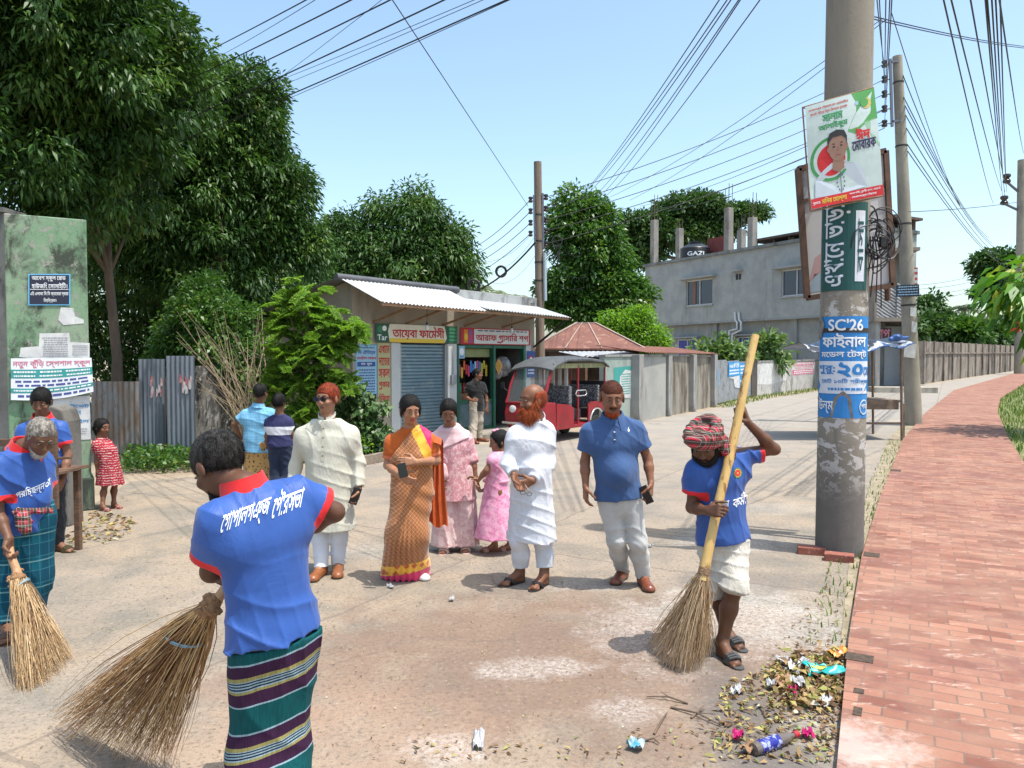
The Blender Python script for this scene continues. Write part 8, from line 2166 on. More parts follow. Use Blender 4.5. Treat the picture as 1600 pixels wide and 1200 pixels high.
# exam poster
fl = Flat(); pb, wi = INK('posterblue2', (.02, .20, .52)), INK('paperwhite', (.62, .66, .72))
fl.rect(0, 0, 1, 1, pb, 0, 16, 2)
fl.text("SC'26", .24, .86, .80, .97, WHITEINK(), 1.5, heavy=.05); fl.text('ফাইনাল', .12, .69, .88, .83, WHITEINK(), 1.5, heavy=.06); fl.text('মেডল েটস্ট', .10, .58, .90, .67, WHITEINK(), 1.5, heavy=.05)
fl.rect(.02, .24, .98, .56, wi, 1, 16); fl.poly([(.0, .235), (.0, .40), (.06, .33), (.14, .28), (.2, .235)], pb, 1.5); fl.poly([(.8, .235), (.88, .28), (.95, .34), (1, .42), (1, .235)], pb, 1.5)
fl.text('শুরু:', .03, .43, .36, .52, pb, 2, heavy=.05); fl.text('২০', .40, .40, .80, .54, pb, 2, heavy=.09); fl.text('েম', .84, .42, .98, .5, pb, 2); fl.text('েমাট ১৩িট পরীক্ষা', .12, .33, .95, .39, pb, 2); fl.lines(.25, .26, .85, .31, 1, pb, 2, 4)
fl.disc(.87, .11, .10, .075, WHITEINK(), 2); fl.disc(.87, .11, .085, .062, pb, 2.5); fl.text('পড়', .80, .08, .94, .14, WHITEINK(), 3); fl.text('উন্ম', .05, .04, .35, .2, WHITEINK(), 2); fl.poly([(.3, 0), (.36, .2), (.5, .27), (.62, .2), (.66, 0)], mat('torn_grey', (.24, .23, .21), (.14, .13, .12), 14, .9), 3); fl.poly([(0, .78), (.1, .8), (.17, .92), (.1, 1), (0, 1)], mat('torn_grey', (.24, .23, .21)), 3)
wrapA(fl, 'exam_poster', -72, 76, 493, 655, 'blue and white exam poster with big white lettering wrapped round the thick pole', 'poster')
# vertical green sign
fl = Flat(); dg = INK('bottlegreen', (.006, .07, .065)); fl.rect(0, 0, 1, 1, dg, 0, 12, 2); fl.text('এখােন ভাড়া', .12, .05, .62, .98, INK('paperwhite', (.62, .66, .72)), 1.5, rot=True, heavy=.05); fl.rect(.72, .1, .92, .9, INK('paperwhite', (.62, .66, .72)), 1, 3); fl.text('বাসা', .76, .2, .88, .8, dg, 2, rot=True)
wrapA(fl, 'vertical_sign', -68, 58, 312, 452, 'dark green sign with white letters running up the thick pole', 'sign', RA + .008)
# festival banner
def eid_banner():
 d = 6.72; q = quad_map(P(1268, 327, d), P(1381, 304, d), P(1366, 137, d), P(1257, 168, d))
 fn = lambda u, v: (q(u, v)[0] + Vector((0, -.02 * math.sin(u * 3.14) + .012 * math.sin(v * 5 + u * 2), 0)), q(u, v)[1])
 fl = Flat(); pale, gr, rd = INK('bannerpale', (.50, .60, .58)), INK('bannergreen', (.07, .30, .07)), INK('bannerred', (.55, .015, .02))
 fl.rect(0, 0, 1, 1, pale, 0, 10, 10)
 fl.poly([(.66, 1), (1, 1), (1, .72), (.92, .72), (.78, .68), (.66, .62), (.56, .66), (.62, .74), (.70, .82), (.72, .9)], gr, 1); fl.poly([(.8, .70), (1, .75), (1, .45), (.9, .55)], INK('mint', (.28, .48, .32)), 1)
 fl.text('েগাপালগঞ্জ েপৗরসভার ৪নং ওয়াড^বাসীেক', .04, .93, .60, .965, rd, 2); fl.text('জানাই পিবত্র ঈদুল িফতেরর শুেভচ্ছা', .06, .885, .58, .92, rd, 2)
 fl.text('সালাম', .22, .80, .50, .87, INK('bannergreen2', (.03, .28, .10)), 2, heavy=.08); fl.text('আলাইকুম', .16, .71, .56, .79, INK('bannergreen2', (.03, .28, .10)), 2, heavy=.08)
 fl.disc(.86, .88, .07, .05, INK('gold', (.55, .42, .12)), 2); fl.disc(.83, .89, .06, .042, gr, 3); fl.disc(.72, .9, .025, .02, INK('paleblue', (.28, .46, .60)), 2)
 # ring, disc and a plain portrait of a man in a pale shirt
 fl.disc(.30, .44, .27, .21, INK('ringgreen', (.05, .30, .08)), 2, 32); fl.disc(.30, .44, .23, .18, pale, 3, 32); fl.disc(.31, .43, .19, .15, rd, 4, 32)
 skin_ = INK('printskin', (.30, .17, .12)); sh = INK('printshirt', (.50, .57, .63))
 fl.poly([(.06, .10), (.08, .27), (.2, .35), (.31, .40), (.48, .40), (.62, .35), (.74, .27), (.78, .11), (.4, .09)], sh, 5); fl.poly([(.32, .33), (.33, .46), (.47, .46), (.48, .33), (.40, .3)], skin_, 6)
 fl.disc(.40, .535, .125, .125, skin_, 7, 28); fl.poly([(.27, .54), (.265, .62), (.30, .68), (.40, .70), (.50, .68), (.535, .62), (.53, .54), (.51, .60), (.46, .635), (.34, .635), (.29, .60)], INK('printhair', (.02, .02, .022)), 8)
 for s_ in (-1, 1):
  fl.disc(.40 + .05 * s_, .545, .018, .008, INK('printhair', (.02, .02, .022)), 8); fl.poly([(.40 + .028 * s_, .565), (.40 + .08 * s_, .57), (.40 + .055 * s_, .58)], INK('printhair', (.02, .02, .022)), 8); fl.disc(.40 + .125 * s_, .53, .018, .03, skin_, 7)
 fl.poly([(.385, .5), (.415, .5), (.4, .545)], INK('printskin2', (.24, .13, .09)), 8); fl.rect(.365, .458, .435, .468, INK('printlip', (.26, .08, .07)), 8)
 for i in range(12): a = i * .52; fl.disc(.42 + .05 * math.cos(a), .2 + .08 * math.sin(a), .01, .012, INK('printthread', (.12, .14, .18)), 6, 6)
 fl.rect(.415, .1, .425, .32, INK('printthread', (.12, .14, .18)), 6)
 fl.text('ঈদ', .66, .55, .86, .66, rd, 3, heavy=.1); fl.text('েমাবারক', .60, .46, .94, .55, INK('printnavy', (.03, .03, .09)), 3, heavy=.07)
 fl.rect(0, 0, 1, .095, rd, 6, 10); fl.text('মিনর েমাল্লা', .14, .012, .48, .085, INK('yellow', (.72, .50, .05)), 8, heavy=.06); fl.text('প_চাের', .02, .03, .12, .06, WHITEINK(), 8); fl.text('সভাপিত প_াথ^ী ৪নং ওয়াড^', .52, .055, .96, .085, WHITEINK(), 8); fl.text('েগাপালগঞ্জ েপৗরসভা', .55, .015, .9, .045, WHITEINK(), 8)
 o = fl.build('festival_banner', fn, origin=P(1318, 230, d), eps=.0012); tag(o, 'green and white festival banner with a man\'s portrait, tied high on the pole', 'banner')
 mb = MB(); c = [P(1268, 329, d - .0), P(1383, 305, d), P(1367, 135, d), P(1256, 166, d)]
 for i in range(4): mb.tube([c[i] + Vector((0, .03, 0)), c[(i + 1) % 4] + Vector((0, .03, 0))], .007, 6)
 mb.build('batten', mat('strut_wood', (.3, .17, .09)), o).location = (0, 0, 0); bpy.data.objects['batten'].matrix_parent_inverse.identity()
 for a, b_ in ((c[3], onA(-1.2, c[3].z, RA)[0]), (c[2], onA(1.2, c[2].z, RA)[0])):
  mb = MB(); mb.tube([a + Vector((0, .03, 0)), b_], .004, 5); t = mb.build('tie_wire', BLK, o);
eid_banner()
def billboard():
 d = 7.5; c = [P(1261, 466, d), P(1394, 446, d), P(1383, 236, d), P(1247, 264, d)]; q = quad_map(*c)
 root = empty('billboard', c[0], 'wooden framed billboard of faded print standing behind the thick pole', 'billboard')
 fl = Flat(); fl.rect(0, 0, 1, 1, mat('faded_print', (.50, .48, .47), (.42, .42, .44), 2, .6), 0, 2, 2); fl.poly([(.04, .12), (.2, .2), (.28, .36), (.12, .3)], INK('fadedrose', (.45, .28, .28)), 1); fl.poly([(.02, .04), (.5, .04), (.4, .16), (.1, .18)], INK('fadedblue', (.28, .36, .42)), 1); fl.lines(.7, .2, .96, .6, 5, INK('fadedgrey', (.34, .34, .36)), 1, 4); fl.rect(.04, .72, .5, .92, INK('fadedblue2', (.36, .38, .42)), 1)
 fl.build('printed_sheet', q, root); mb = MB(); wd = mat('frame_wood', (.13, .07, .045), (.08, .045, .03), 8, .8)
 for i in range(4): mb.beam(c[i], c[(i + 1) % 4], .05, .06, (0, -1, 0))
 mb.beam(c[0].lerp(c[3], .75), c[1].lerp(c[2], .75), .03, .04, (0, -1, 0)); mb.build('frame', wd, root)
 for x in (.35, .62): mb = MB(); p = q(x, .0)[0] + Vector((0, .06, 0)); mb.beam(Vector((p.x, p.y, float(terrain(p.y)))), Vector((p.x, p.y, c[2].z - .15)), .05, .05); mb.build('leg', wd, root)
 mb = MB(); s, e = P(1387, 470, 7.62), P(1381, 245, 7.62); mb.tube([s, e], .03, 8); mb.build('side_stake', wd, root)
billboard()
def cable_coil():
 r = random.Random(3); c0 = P(1362, 352, 6.95); root = empty('cable_coil', c0, 'tangle of coiled black cable hung on the side of the thick pole', 'cable coil')
 mb = MB()
 for i in range(15):
  rx, rz = r.uniform(.06, .19), r.uniform(.08, .23); c = c0 + Vector((r.uniform(-.05, .12), r.uniform(-.08, .06), r.uniform(-.25, -.02))); ph = r.random() * 6
  mb.tube([c + Vector((rx * math.cos(a), .03 * math.sin(2 * a + ph), rz * math.sin(a) + .02 * math.sin(3 * a + ph))) for a in [6.2832 * k / 26 for k in range(27)]], r.uniform(.004, .008), 5, cap=False)
 for i in range(5): a = c0 + Vector((.02 * i - .03, 0, -.1)); mb.tube([a, a + Vector((.01 * i, 0, -.2)), a + Vector((.03 * (i - 2), .02, -.45 - .05 * i))], .006, 5)
 mb.build('loops', BLK, root, True); mb = MB(); p = P(1379, 378, 6.9); mb.box(p, (.05, .05, .1)); mb.build('connector', BLK, root, bevel=.01)
 mb = MB(); mb.tube([c0 + Z3 * .05, onA(1.4, c0.z + .05, RA)[0]], .01, 6); mb.build('hook', STEEL, root)
cable_coil()
# second pole with its insulator rack
bB = G(1428, 665); tB = P(1402, 88, bB.y)
rB = pole('slim concrete pole with a rack of insulators standing on the pavement edge', bB, tB, .205, .115, CONC, (.33, .55, .76, .93))
def insul(parent, c, ax, sc=1.0):
 mb = MB(); mb.lathe(c, [(.02 * sc, -.07 * sc), (.05 * sc, -.06 * sc), (.055 * sc, -.03 * sc), (.03 * sc, 0), (.055 * sc, .03 * sc), (.05 * sc, .06 * sc), (.02 * sc, .07 * sc)], 12, ax); return mb.build('insulator', PORC, parent, True)
rackB = []
mb = MB(); mb.beam(P(1391, 92, bB.y - .1), P(1394, 198, bB.y - .1), .06, .05, (0, 1, 0)); mb.beam(P(1392, 97, bB.y - .1), P(1404, 96, bB.y - .1), .05, .05); mb.beam(P(1393, 190, bB.y - .1), P(1410, 188, bB.y - .1), .05, .05); mb.build('rack', STEEL, rB)
for y in (100, 124, 147, 170, 193):
 c = P(1382, y, bB.y - .1); rackB.append(c); insul(rB, c, Z3, 1.3); mb = MB(); mb.tube([c, P(1392, y, bB.y - .1)], .015, 6); mb.build('insulator_pin', STEEL, rB)
fl = Flat(); fl.rect(0, 0, 1, 1, INK('night', (.012, .016, .04)), 0)
for k in range(4): fl.lines(.06, .76 - .22 * k, .94, .92 - .22 * k, 1, INK('paleblue', (.28, .46, .60)), 1, k)
p = bB.y - .24; o = fl.build('notice_plate', quad_map(P(1400, 464, p), P(1437, 463, p), P(1436, 444, p), P(1400, 446, p)), origin=P(1418, 454, p)); tag(o, 'small dark notice plate fixed across the slim concrete pole', 'sign')
for x0, y0, x1, y1, s in ((1422, 480, 1432, 495, 1), (1424, 502, 1433, 520, 2), (1412, 535, 1432, 560, 3)):
 fl = Flat(); fl.poly([(0, .1), (.9, 0), (1, .9), (.1, 1)], PAPER, 0); p = bB.y - .235; o = fl.build('paper_scrap', quad_map(P(x0, y1, p), P(x1, y1, p), P(x1, y0, p), P(x0, y0, p)), origin=P(x0, y0, p)); tag(o, 'scraps of white paper stuck to the slim concrete pole', 'poster', 'paper scraps on the slim pole')
bC = G(1594, 585); tC = P(1597, 250, bC.y)
rC = pole('distant concrete pole at the right edge with two bracket arms', bC, tC, 8.5 * bC.y / FPX, 6 * bC.y / FPX, CONC, (.5,))
for y0, x1, y1 in ((302, 1573, 284), (330, 1569, 318)):
 mb = MB(); mb.tube([P(1594, y0, bC.y), P(x1, y1, bC.y)], .09, 6); mb.build('bracket_arm', STEEL, rC); insul(rC, P(x1, y1 - 5, bC.y), Z3, 5)
# wooden pole behind the grocery
bD = onz(P(846, 600, 19.8).x, 19.8); tD = P(840, 253, 19.8)
wm = mat('pole_wood', (.24, .18, .13), (.15, .115, .09), 6, .9, .6, 30, sx=(3, 3, .2))
rD = pole('brown wooden pole rising behind the right end of the grocery', bD, tD, .125, .10, wm, (.55, .62, .7, .8))
LD = [P(829, y, 19.75) for y in (312, 330, 348, 365)]; RD = [P(853, y, 19.75) for y in (308, 326, 344, 361, 381)]
for c in LD + RD: insul(rD, c, Z3, 1.1)
mb = MB(); mb.beam(P(834, 305, 19.75), P(836, 385, 19.75), .05, .06, (0, 1, 0)); mb.beam(P(848, 302, 19.75), P(849, 388, 19.75), .05, .06, (0, 1, 0)); mb.build('rack', STEEL, rD)
mb = MB(); mb.tube([P(851, 395, 19.7), P(852, 470, 19.7)], .045, 8); mb.build('conduit', flat('pvc_blue_grey', (.35, .42, .46), .5), rD, True)
fl = Flat(); fl.rect(0, 0, 1, 1, PAPER, 0)
# ---- wires
def wire(a, b, sag=.3, r=.010, label='', grp='overhead wires', name='wire'):
 a, b = Vector(a), Vector(b); n = 18; mb = MB()
 mb.tube([a.lerp(b, i / n) - Z3 * (sag * 4 * (i / n) * (1 - i / n)) for i in range(n + 1)], r * .75, 5)
 o = mb.build(name, BLK, smooth=True, origin=a); tag(o, label, 'wire', grp); return o
def ext(x0, y0, x1, y1, k): return x1 + (x1 - x0) * k, y1 + (y1 - y0) * k
for (x0, y0, x1, y1, r) in ((300, 87, 472, 0, .011), (361, 73, 487, 0, .006), (300, 117, 542, 0, .013), (300, 145, 603, 0, .013), (423, 127, 592, 0, .005), (300, 178, 687, 0, .014), (425, 125, 733, 0, .006), (422, 136, 747, 0, .006), (306, 206, 784, 0, .014), (430, 158, 780, 4, .007)):
 e = ext(x0, y0, x1, y1, .5); s = ext(x1, y1, x0, y0, .45)
 wire(P(*s, 17.5), P(*e, 6.0), .05, r * .75, 'black wires slanting from the dark mango tree up over the top edge')
wire(P(825, 322, 19.7), P(*ext(766, 240, 612, 0, .3), 7), .0, .008, 'single wire running steeply from the wooden pole to the top edge left of centre')
for x0, y0, x1, y1 in ((910, 300, 1120, 0), (912, 299, 1132, 0), (918, 300, 1138, 0), (930, 303, 1150, 0), (940, 302, 1153, 0), (950, 300, 1183, 0)):
 wire(P(x0 - 8, y0 + 10, 36), P(*ext(x0, y0, x1, y1, .25), 8), .25, .011, 'fan of wires rising from behind the bright green tree to the top edge')
for a, b in zip(RD, rackB): wire(a, b, .22, .012, 'wires strung from the wooden pole across to the insulator rack of the slim pole')
for x0, y0, x1, y1, d0 in ((953, 308, 1380, 28, 40), (984, 313, 1385, 30, 40), (1010, 330, 1380, 190, 44), (1040, 330, 1382, 200, 44), (1000, 322, 1381, 172, 44)): wire(P(x0, y0, d0), P(x1, y1, 17), .3, .012, 'thin wires coming from far behind the trees to the slim pole')
for i, (c, x) in enumerate(zip(rackB, (1370, 1374, 1384, 1390, 1393))): wire(c, P(*ext(c[0] * 0 + 1382, 150, x, 0, .15), 7), .1, .009, 'wires rising steeply beside the thick pole from the insulator rack')
for x0, y0, x1, y1 in ((1393, 20, 1500, 320), (1411, 118, 1520, 350), (1412, 152, 1545, 372), (1414, 165, 1550, 380), (1415, 180, 1556, 388), (1416, 200, 1560, 398), (1418, 226, 1566, 408), (1418, 236, 1570, 414)): wire(P(x0, y0, bB.y - .2), P(x1, y1, 58), .5, .017, 'wires falling away from the slim pole to the far right')
for x0, y0, x1, y1 in ((1475, 0, 1552, 318), (1487, 0, 1566, 300), (1517, 0, 1572, 290), (1540, 0, 1568, 316), (1543, 0, 1570, 300), (1550, 0, 1571, 318), (1556, 0, 1572, 284), (1563, 0, 1573, 300), (1565, 20, 1600, 240)): wire(P(*ext(x1, y1, x0, y0, .1), 9), P(x1, y1, bC.y), .25, .016, 'steep bundle of wires running down to the distant pole at the right edge')
for dy in (0, 4): wire(P(1366, 26 + dy, 7.3), P(1640, 76 + dy * .6, 14), .05, .008, 'pair of wires crossing from the thick pole to the right edge')
wire(P(1420, 331, 18), P(1640, 306, 30), .1, .012, 'level wire right of the slim pole')
for y0, y1 in ((446, 428), (452, 437), (462, 446), (470, 452)): wire(P(1428, y0, 62), P(1530, y1, 80), .2, .022, 'faint distant wires above the far boundary wall')
for c, (x, y) in zip(LD, ((738, 380), (745, 386), (738, 402), (732, 422))): wire(c, P(x - 30, y + 20, 28), .25, .013, 'wires leaving the left side of the wooden pole')
wire(P(837, 378, 19.6), P(715, 462, 24), .3, .032, 'thick cable sagging from the wooden pole to the shop roof', name='cable')
for x, y, r in ((740, 446, 9), (783, 424, 8)):
 c = P(x, y, 22); R = r * 22 / FPX; mb = MB()
 for k in range(3): mb.tube([c + Vector((R * math.cos(a) * (1 - .05 * k), .04 * k, R * math.sin(a))) for a in [6.2832 * i / 22 for i in range(23)]], .03, 6, cap=False)
 o = mb.build('cable_loop', BLK, smooth=True, origin=c); tag(o, 'coiled loops hung on the thick cable above the shop roof', 'cable', 'cable loops')
c = P(870, 377, 19.6); mb = MB(); mb.tube([c + Vector((.13 * math.cos(a), 0, .13 * math.sin(a))) for a in [6.2832 * i / 22 for i in range(23)]], .016, 6, cap=False); o = mb.build('cable_loop', BLK, smooth=True, origin=c); tag(o, 'small cable loop on the right of the wooden pole', 'cable')
r = random.Random(8)
for i in range(7): wire(P(838 + r.randrange(-2, 14), 330 + 12 * i, 19.7), P((760 if i % 2 else 905) + r.randrange(-20, 20), 400 + 8 * i, 21), .35, .005, 'thin loose wires hanging about the wooden pole')
mb = MB(); c = P(873, 400, 19.7); mb.box(c, (.05, .05, .26)); mb.tube([c, P(874, 380, 19.7)], .008, 5); o = mb.build('fuse_holder', BLK, origin=c); tag(o, 'short black fuse holder hanging from a wire right of the wooden pole', 'fuse')
# ------------------------------------------------------------------ electric rickshaw
def rickshaw():
 c = onz(1.02, 16.8); h = Vector((-.6, -.8, 0)); s = Vector((.8, -.6, 0)); root = empty('rickshaw', c, 'red three-wheeled passenger rickshaw with a dark roof parked by the grocery', 'rickshaw')
 V = lambda f, a, z: c + h * f + s * a + Z3 * z
 R = Matrix((h, s, Z3)).transposed(); red = mat('rickshaw_red', (.28, .010, .018), (.21, .009, .014), 3, .4); dk = flat('rickshaw_black', (.02, .02, .022), .6); wh = flat('chrome', (.6, .6, .6), .25, .7)
 def bx(mb, f0, f1, a0, a1, z0, z1): mb.box(V((f0 + f1) / 2, (a0 + a1) / 2, (z0 + z1) / 2), (f1 - f0, a1 - a0, z1 - z0), R)
 W_ = .48
 mb = MB(); pr = [(1.30, .42), (1.33, .62), (1.27, .82), (1.05, .86), (.80, .84), (.78, .30), (1.15, .28)]
 mb.prism([V(f, -W_, z) for f, z in pr], s * 2 * W_); mb.build('front_cowl', red, root, bevel=.02)
 mb = MB(); bx(mb, -1.25, .8, -W_, W_, .26, .34); mb.build('floor_pan', red, root, bevel=.01)
 for a in (-W_, W_ - .03):
  mb = MB(); mb.prism([V(.78, a, .34), V(.10, a, .34), V(.10, a, .70), V(.30, a, .78), V(.78, a, .82)], s * .03); mb.build('side_panel', red, root)
  mb = MB(); arc = [V(-.55, a, .34)] + [V(-.88 + .33 * math.cos(t), a, .34 + .36 * math.sin(t)) for t in [.2 + 2.7 * i / 10 for i in range(11)]] + [V(-1.28, a, .34), V(-1.28, a, .80), V(-.52, a, .80)]
  mb.prism([V(-.50, a, .34), V(-.50, a, .72), V(-.62, a, .80), V(-1.28, a, .80), V(-1.28, a, .52), V(-1.16, a, .60), V(-.88, a, .68), V(-.62, a, .58), V(-.56, a, .34)], s * .03); mb.build('rear_fender', red, root)
  mb = MB(); mb.tube([V(-.88 + .31 * math.cos(t), a + .03, .28 + .36 * math.sin(t)) for t in [.3 + 2.5 * i / 12 for i in range(13)]], .018, 6); mb.build('fender_trim', wh, root, True)
  for f, z, f2, z2 in ((1.27, .82, .88, 1.60), (-.08, .34, -.08, 1.62), (-1.24, .8, -1.24, 1.62)): mb = MB(); mb.tube([V(f, a + .015, z), V((f + f2) / 2 + (.06 if f > 1 else 0), a + .015, (z + z2) / 2), V(f2, a + .015, z2)], .024, 8); mb.build('post', red, root, True)
  mb = MB(); mb.tube([V(-.02, a + .03, .95), V(-.38, a + .03, .95), V(-.42, a + .03, 1.0), V(-.38, a + .03, 1.07), V(-.02, a + .03, 1.07), V(.03, a + .03, 1.0), V(-.02, a + .03, .95)], .014, 6); mb.build('grab_rail', wh, root, True)
  mb = MB(); bx(mb, -1.22, .88, a, a + .03, 1.56, 1.66); mb.build('roof_fringe', mat('fringe', (.36, .33, .16), (.10, .13, .07), 30, .8, sx=(1, 1, .1)), root)
 mb = MB(); secs = [(1.02, 1.60), (.86, 1.70), (.45, 1.81), (-.4, 1.83), (-1.1, 1.78), (-1.34, 1.66)]; vs = []
 for f, z in secs:
  for j in range(9): a = -1 + 2 * j / 8; vs.append(V(f, a * .54, z - .07 * a * a));
 n = len(vs); vs += [v - Z3 * .035 for v in vs]; fs = []
 for i in range(5):
  for j in range(8): q = i * 9 + j; fs += [(q, q + 1, q + 10, q + 9), (n + q, n + q + 9, n + q + 10, n + q + 1)]
 for i in range(5): fs += [(i * 9, i * 9 + 9, n + i * 9 + 9, n + i * 9), (i * 9 + 8, n + i * 9 + 8, n + i * 9 + 17, i * 9 + 17)]
 for j in range(8): fs += [(j, n + j, n + j + 1, j + 1), (45 + j, 46 + j, n + 46 + j, n + 45 + j)]
 mb.add(vs, fs); mb.build('roof', mat('rickshaw_canvas', (.06, .065, .07), (.085, .09, .095), 4, .7), root, True)
 mb = MB(); mb.tube([V(1.27, -W_, .84), V(.9, -W_, 1.58), V(.9, W_, 1.58), V(1.27, W_, .84), V(1.27, -W_, .84)], .022, 8); mb.build('windscreen_frame', red, root, True)
 m, nt, b = nodes('windscreen_glass'); b.inputs['Base Color'].default_value = (.85, .9, .9, 1); b.inputs['Transmission Weight'].default_value = .95; b.inputs['Roughness'].default_value = .02; b.inputs['IOR'].default_value = 1.05
 mb = MB(); mb.prism([V(1.26, -W_ + .02, .85), V(.905, -W_ + .02, 1.57), V(.905, W_ - .02, 1.57), V(1.26, W_ - .02, .85)], h * .006); mb.build('windscreen', m, root)
 up = mat('seat_print', (.05, .05, .055), (.22, .22, .24), 26, .5, lo=.48, hi=.52)
 for f0, f1, z, bf in ((.18, .55, .68, .16), (-1.05, -.6, .66, -1.06), (-.28, .08, .66, .12)):
  mb = MB(); bx(mb, f0, f1, -.42, .42, z - .22, z); mb.build('seat', dk, root, bevel=.02); mb = MB(); bx(mb, bf - .04, bf + .04, -.42, .42, z, z + .5); mb.build('backrest', up, root, bevel=.02)
 mb = MB()
 for j in range(5): bx(mb, .155, .175, -.40 + .17 * j, -.32 + .17 * j, 1.18, 1.56)
 mb.build('partition_bars', flat('bar_white', (.5, .5, .5), .5), root)
 mb = MB(); bx(mb, -1.28, -1.24, -W_, W_, .8, 1.25); mb.build('rear_panel', dk, root)
 for f, a in ((.98, 0), (-.88, .40), (-.88, -.40)):
  mb = MB(); q = V(f, a, .25); mb.lathe(q, [(.15, -.05), (.22, -.055), (.25, -.03), (.255, 0), (.25, .03), (.22, .055), (.15, .05)], 24, s); w = mb.build('wheel', flat('tyre_black', (.02, .02, .02)), root, True); mb = MB(); mb.lathe(q, [(.0, -.06), (.06, -.06), (.07, -.03), (.155, -.03), (.155, .03), (.07, .03), (.06, .06), (0, .06)], 18, s); mb.build('rim', wh, w, True)
 mb = MB(); bx(mb, .7, 1.2, -.06, .06, .28, .5); bx(mb, -.9, -.82, -.4, .4, .22, .28); mb.build('axle', dk, root)
 for a in (-.28, .28): mb = MB(); mb.lathe(V(1.28, a, .70), [(.085, 0), (.09, .03), (.06, .05), (0, .055)], 16, h); mb.build('headlight', flat('lamp_glass', (.6, .6, .58), .1), root, True)
 mb = MB(); mb.tube([V(1.36, -.5, .42), V(1.42, -.3, .42), V(1.42, .3, .42), V(1.36, .5, .42)], .025, 8); mb.build('bumper', wh, root, True)
 mb = MB(); mb.tube([V(.95, 0, .84), V(.78, 0, 1.0)], .02, 6); mb.tube([V(.70, -.3, 1.04), V(.8, -.15, 1.0), V(.8, .15, 1.0), V(.70, .3, 1.04)], .015, 6); mb.build('handlebar', dk, root, True)
 for a in (-.56, .56): mb = MB(); mb.tube([V(1.15, a * .87, 1.05), V(1.2, a * 1.08, 1.15)], .008, 5); mb.box(V(1.2, a * 1.12, 1.2), (.02, .09, .13), R); mb.build('mirror', dk, root)
rickshaw()
# ------------------------------------------------------------------ vendor's stall by the pavement
def stall():
 d = 16.3; c = G(1340, 690); root = empty('vendor_stall', onz(P(1345, 600, d).x, d), 'makeshift roadside stall with a blue and black tarpaulin behind the thick pole', 'stall')
 wd = mat('stall_wood', (.20, .14, .10), (.12, .085, .06), 7, .85, .4, 40); xs = (P(1318, 600, d).x, P(1407, 600, d).x)
 for x in xs:
  for y in (d, d + 1.3): mb = MB(); mb.tube([onz(x + .05, y), onz(x, y) + Z3 * 2.05], .028, 8); mb.build('post', wd, root, True)
 zt = .80; mb = MB(); mb.box(((xs[0] + xs[1]) / 2, d + .65, zt + .1), (xs[1] - xs[0] + .1, 1.2, .05)); mb.box(((xs[0] + xs[1]) / 2, d + .07, zt), (xs[1] - xs[0], .04, .16)); mb.build('table_top', wd, root, bevel=.006)
 for x in (xs[0] + .15, xs[1] - .75, xs[1] + .12): mb = MB(); mb.beam(onz(x, d + .1), onz(x, d + .1) + Z3 * zt, .06, .06, (0, 1, 0)); mb.build('leg', wd, root)
 mb = MB(); mb.beam((xs[0] + .1, d + .1, .42), (xs[1] + .1, d + .1, .42), .04, .04); mb.build('stretcher', wd, root)
 nx, ny = 26, 12; vs = []; r = np.random.default_rng(2)
 for i in range(nx + 1):
  for j in range(ny + 1):
   u, v = i / nx, j / ny; x = xs[0] - .85 + (xs[1] - xs[0] + 1.0) * u; y = d - .25 + 1.8 * v; z = 2.04 + .12 * math.sin(v * 3.14) - .07 * math.sin(u * 6.28 * 1.5) ** 2 + .03 * math.sin(9 * u + 7 * v) + .12 * u;
   if j == 0: z -= .05 + .03 * math.sin(23 * u)
   vs.append((x, y, z))
 n = len(vs); vs += [(x, y, z - .012) for x, y, z in vs]; fs = []
 for i in range(nx):
  for j in range(ny): q = i * (ny + 1) + j; fs += [(q, q + ny + 1, q + ny + 2, q + 1), (n + q, n + q + 1, n + q + ny + 2, n + q + ny + 1)]
 mb = MB(); mb.add(vs, fs); m, nt, b = nodes('tarpaulin'); sp = N(nt, 'SeparateXYZ'); nt.links.new(coords(nt), sp.inputs[0]); nz = noise(nt, coords(nt), 1.6, 3)
 cc = ramp(nt, math_(nt, 'ADD', math_(nt, 'MULTIPLY', sp.outputs[1], .35), nz), [(.30, (.03, .09, .25)), (.42, (.40, .42, .45)), (.50, (.02, .022, .028)), (.82, (.03, .09, .25))], 'CONSTANT').outputs[0]
 nt.links.new(cc, b.inputs['Base Color']); b.inputs['Roughness'].default_value = .4; mb.build('tarpaulin', m, root, True)
 f = Field([P(1400, 527, d - .2)], .3, .012); f.ell(npa(P(1402, 527, d - .2)), (.10, .09, .07), None, .04); f.cone(npa(P(1392, 530, d - .2)), npa(P(1425, 527, d - .1)), .05, .03, .05); f.folds(.015, (40, 30, 50), 2, 4); fmesh('tarp_knot', f, flat('tarp_blue', (.03, .10, .3), .5), root)
 mb = MB(); x = P(1361, 600, d).x; mb.prism([(x - .05, d + .3, .95), (x + .06, d + .3, .95), (x + .05, d + .3, 1.95), (x - .04, d + .3, 1.95)], (0, .03, 0)); mb.build('hung_cloth', cloth('mauve_cloth', (.34, .30, .42)), root)
stall()
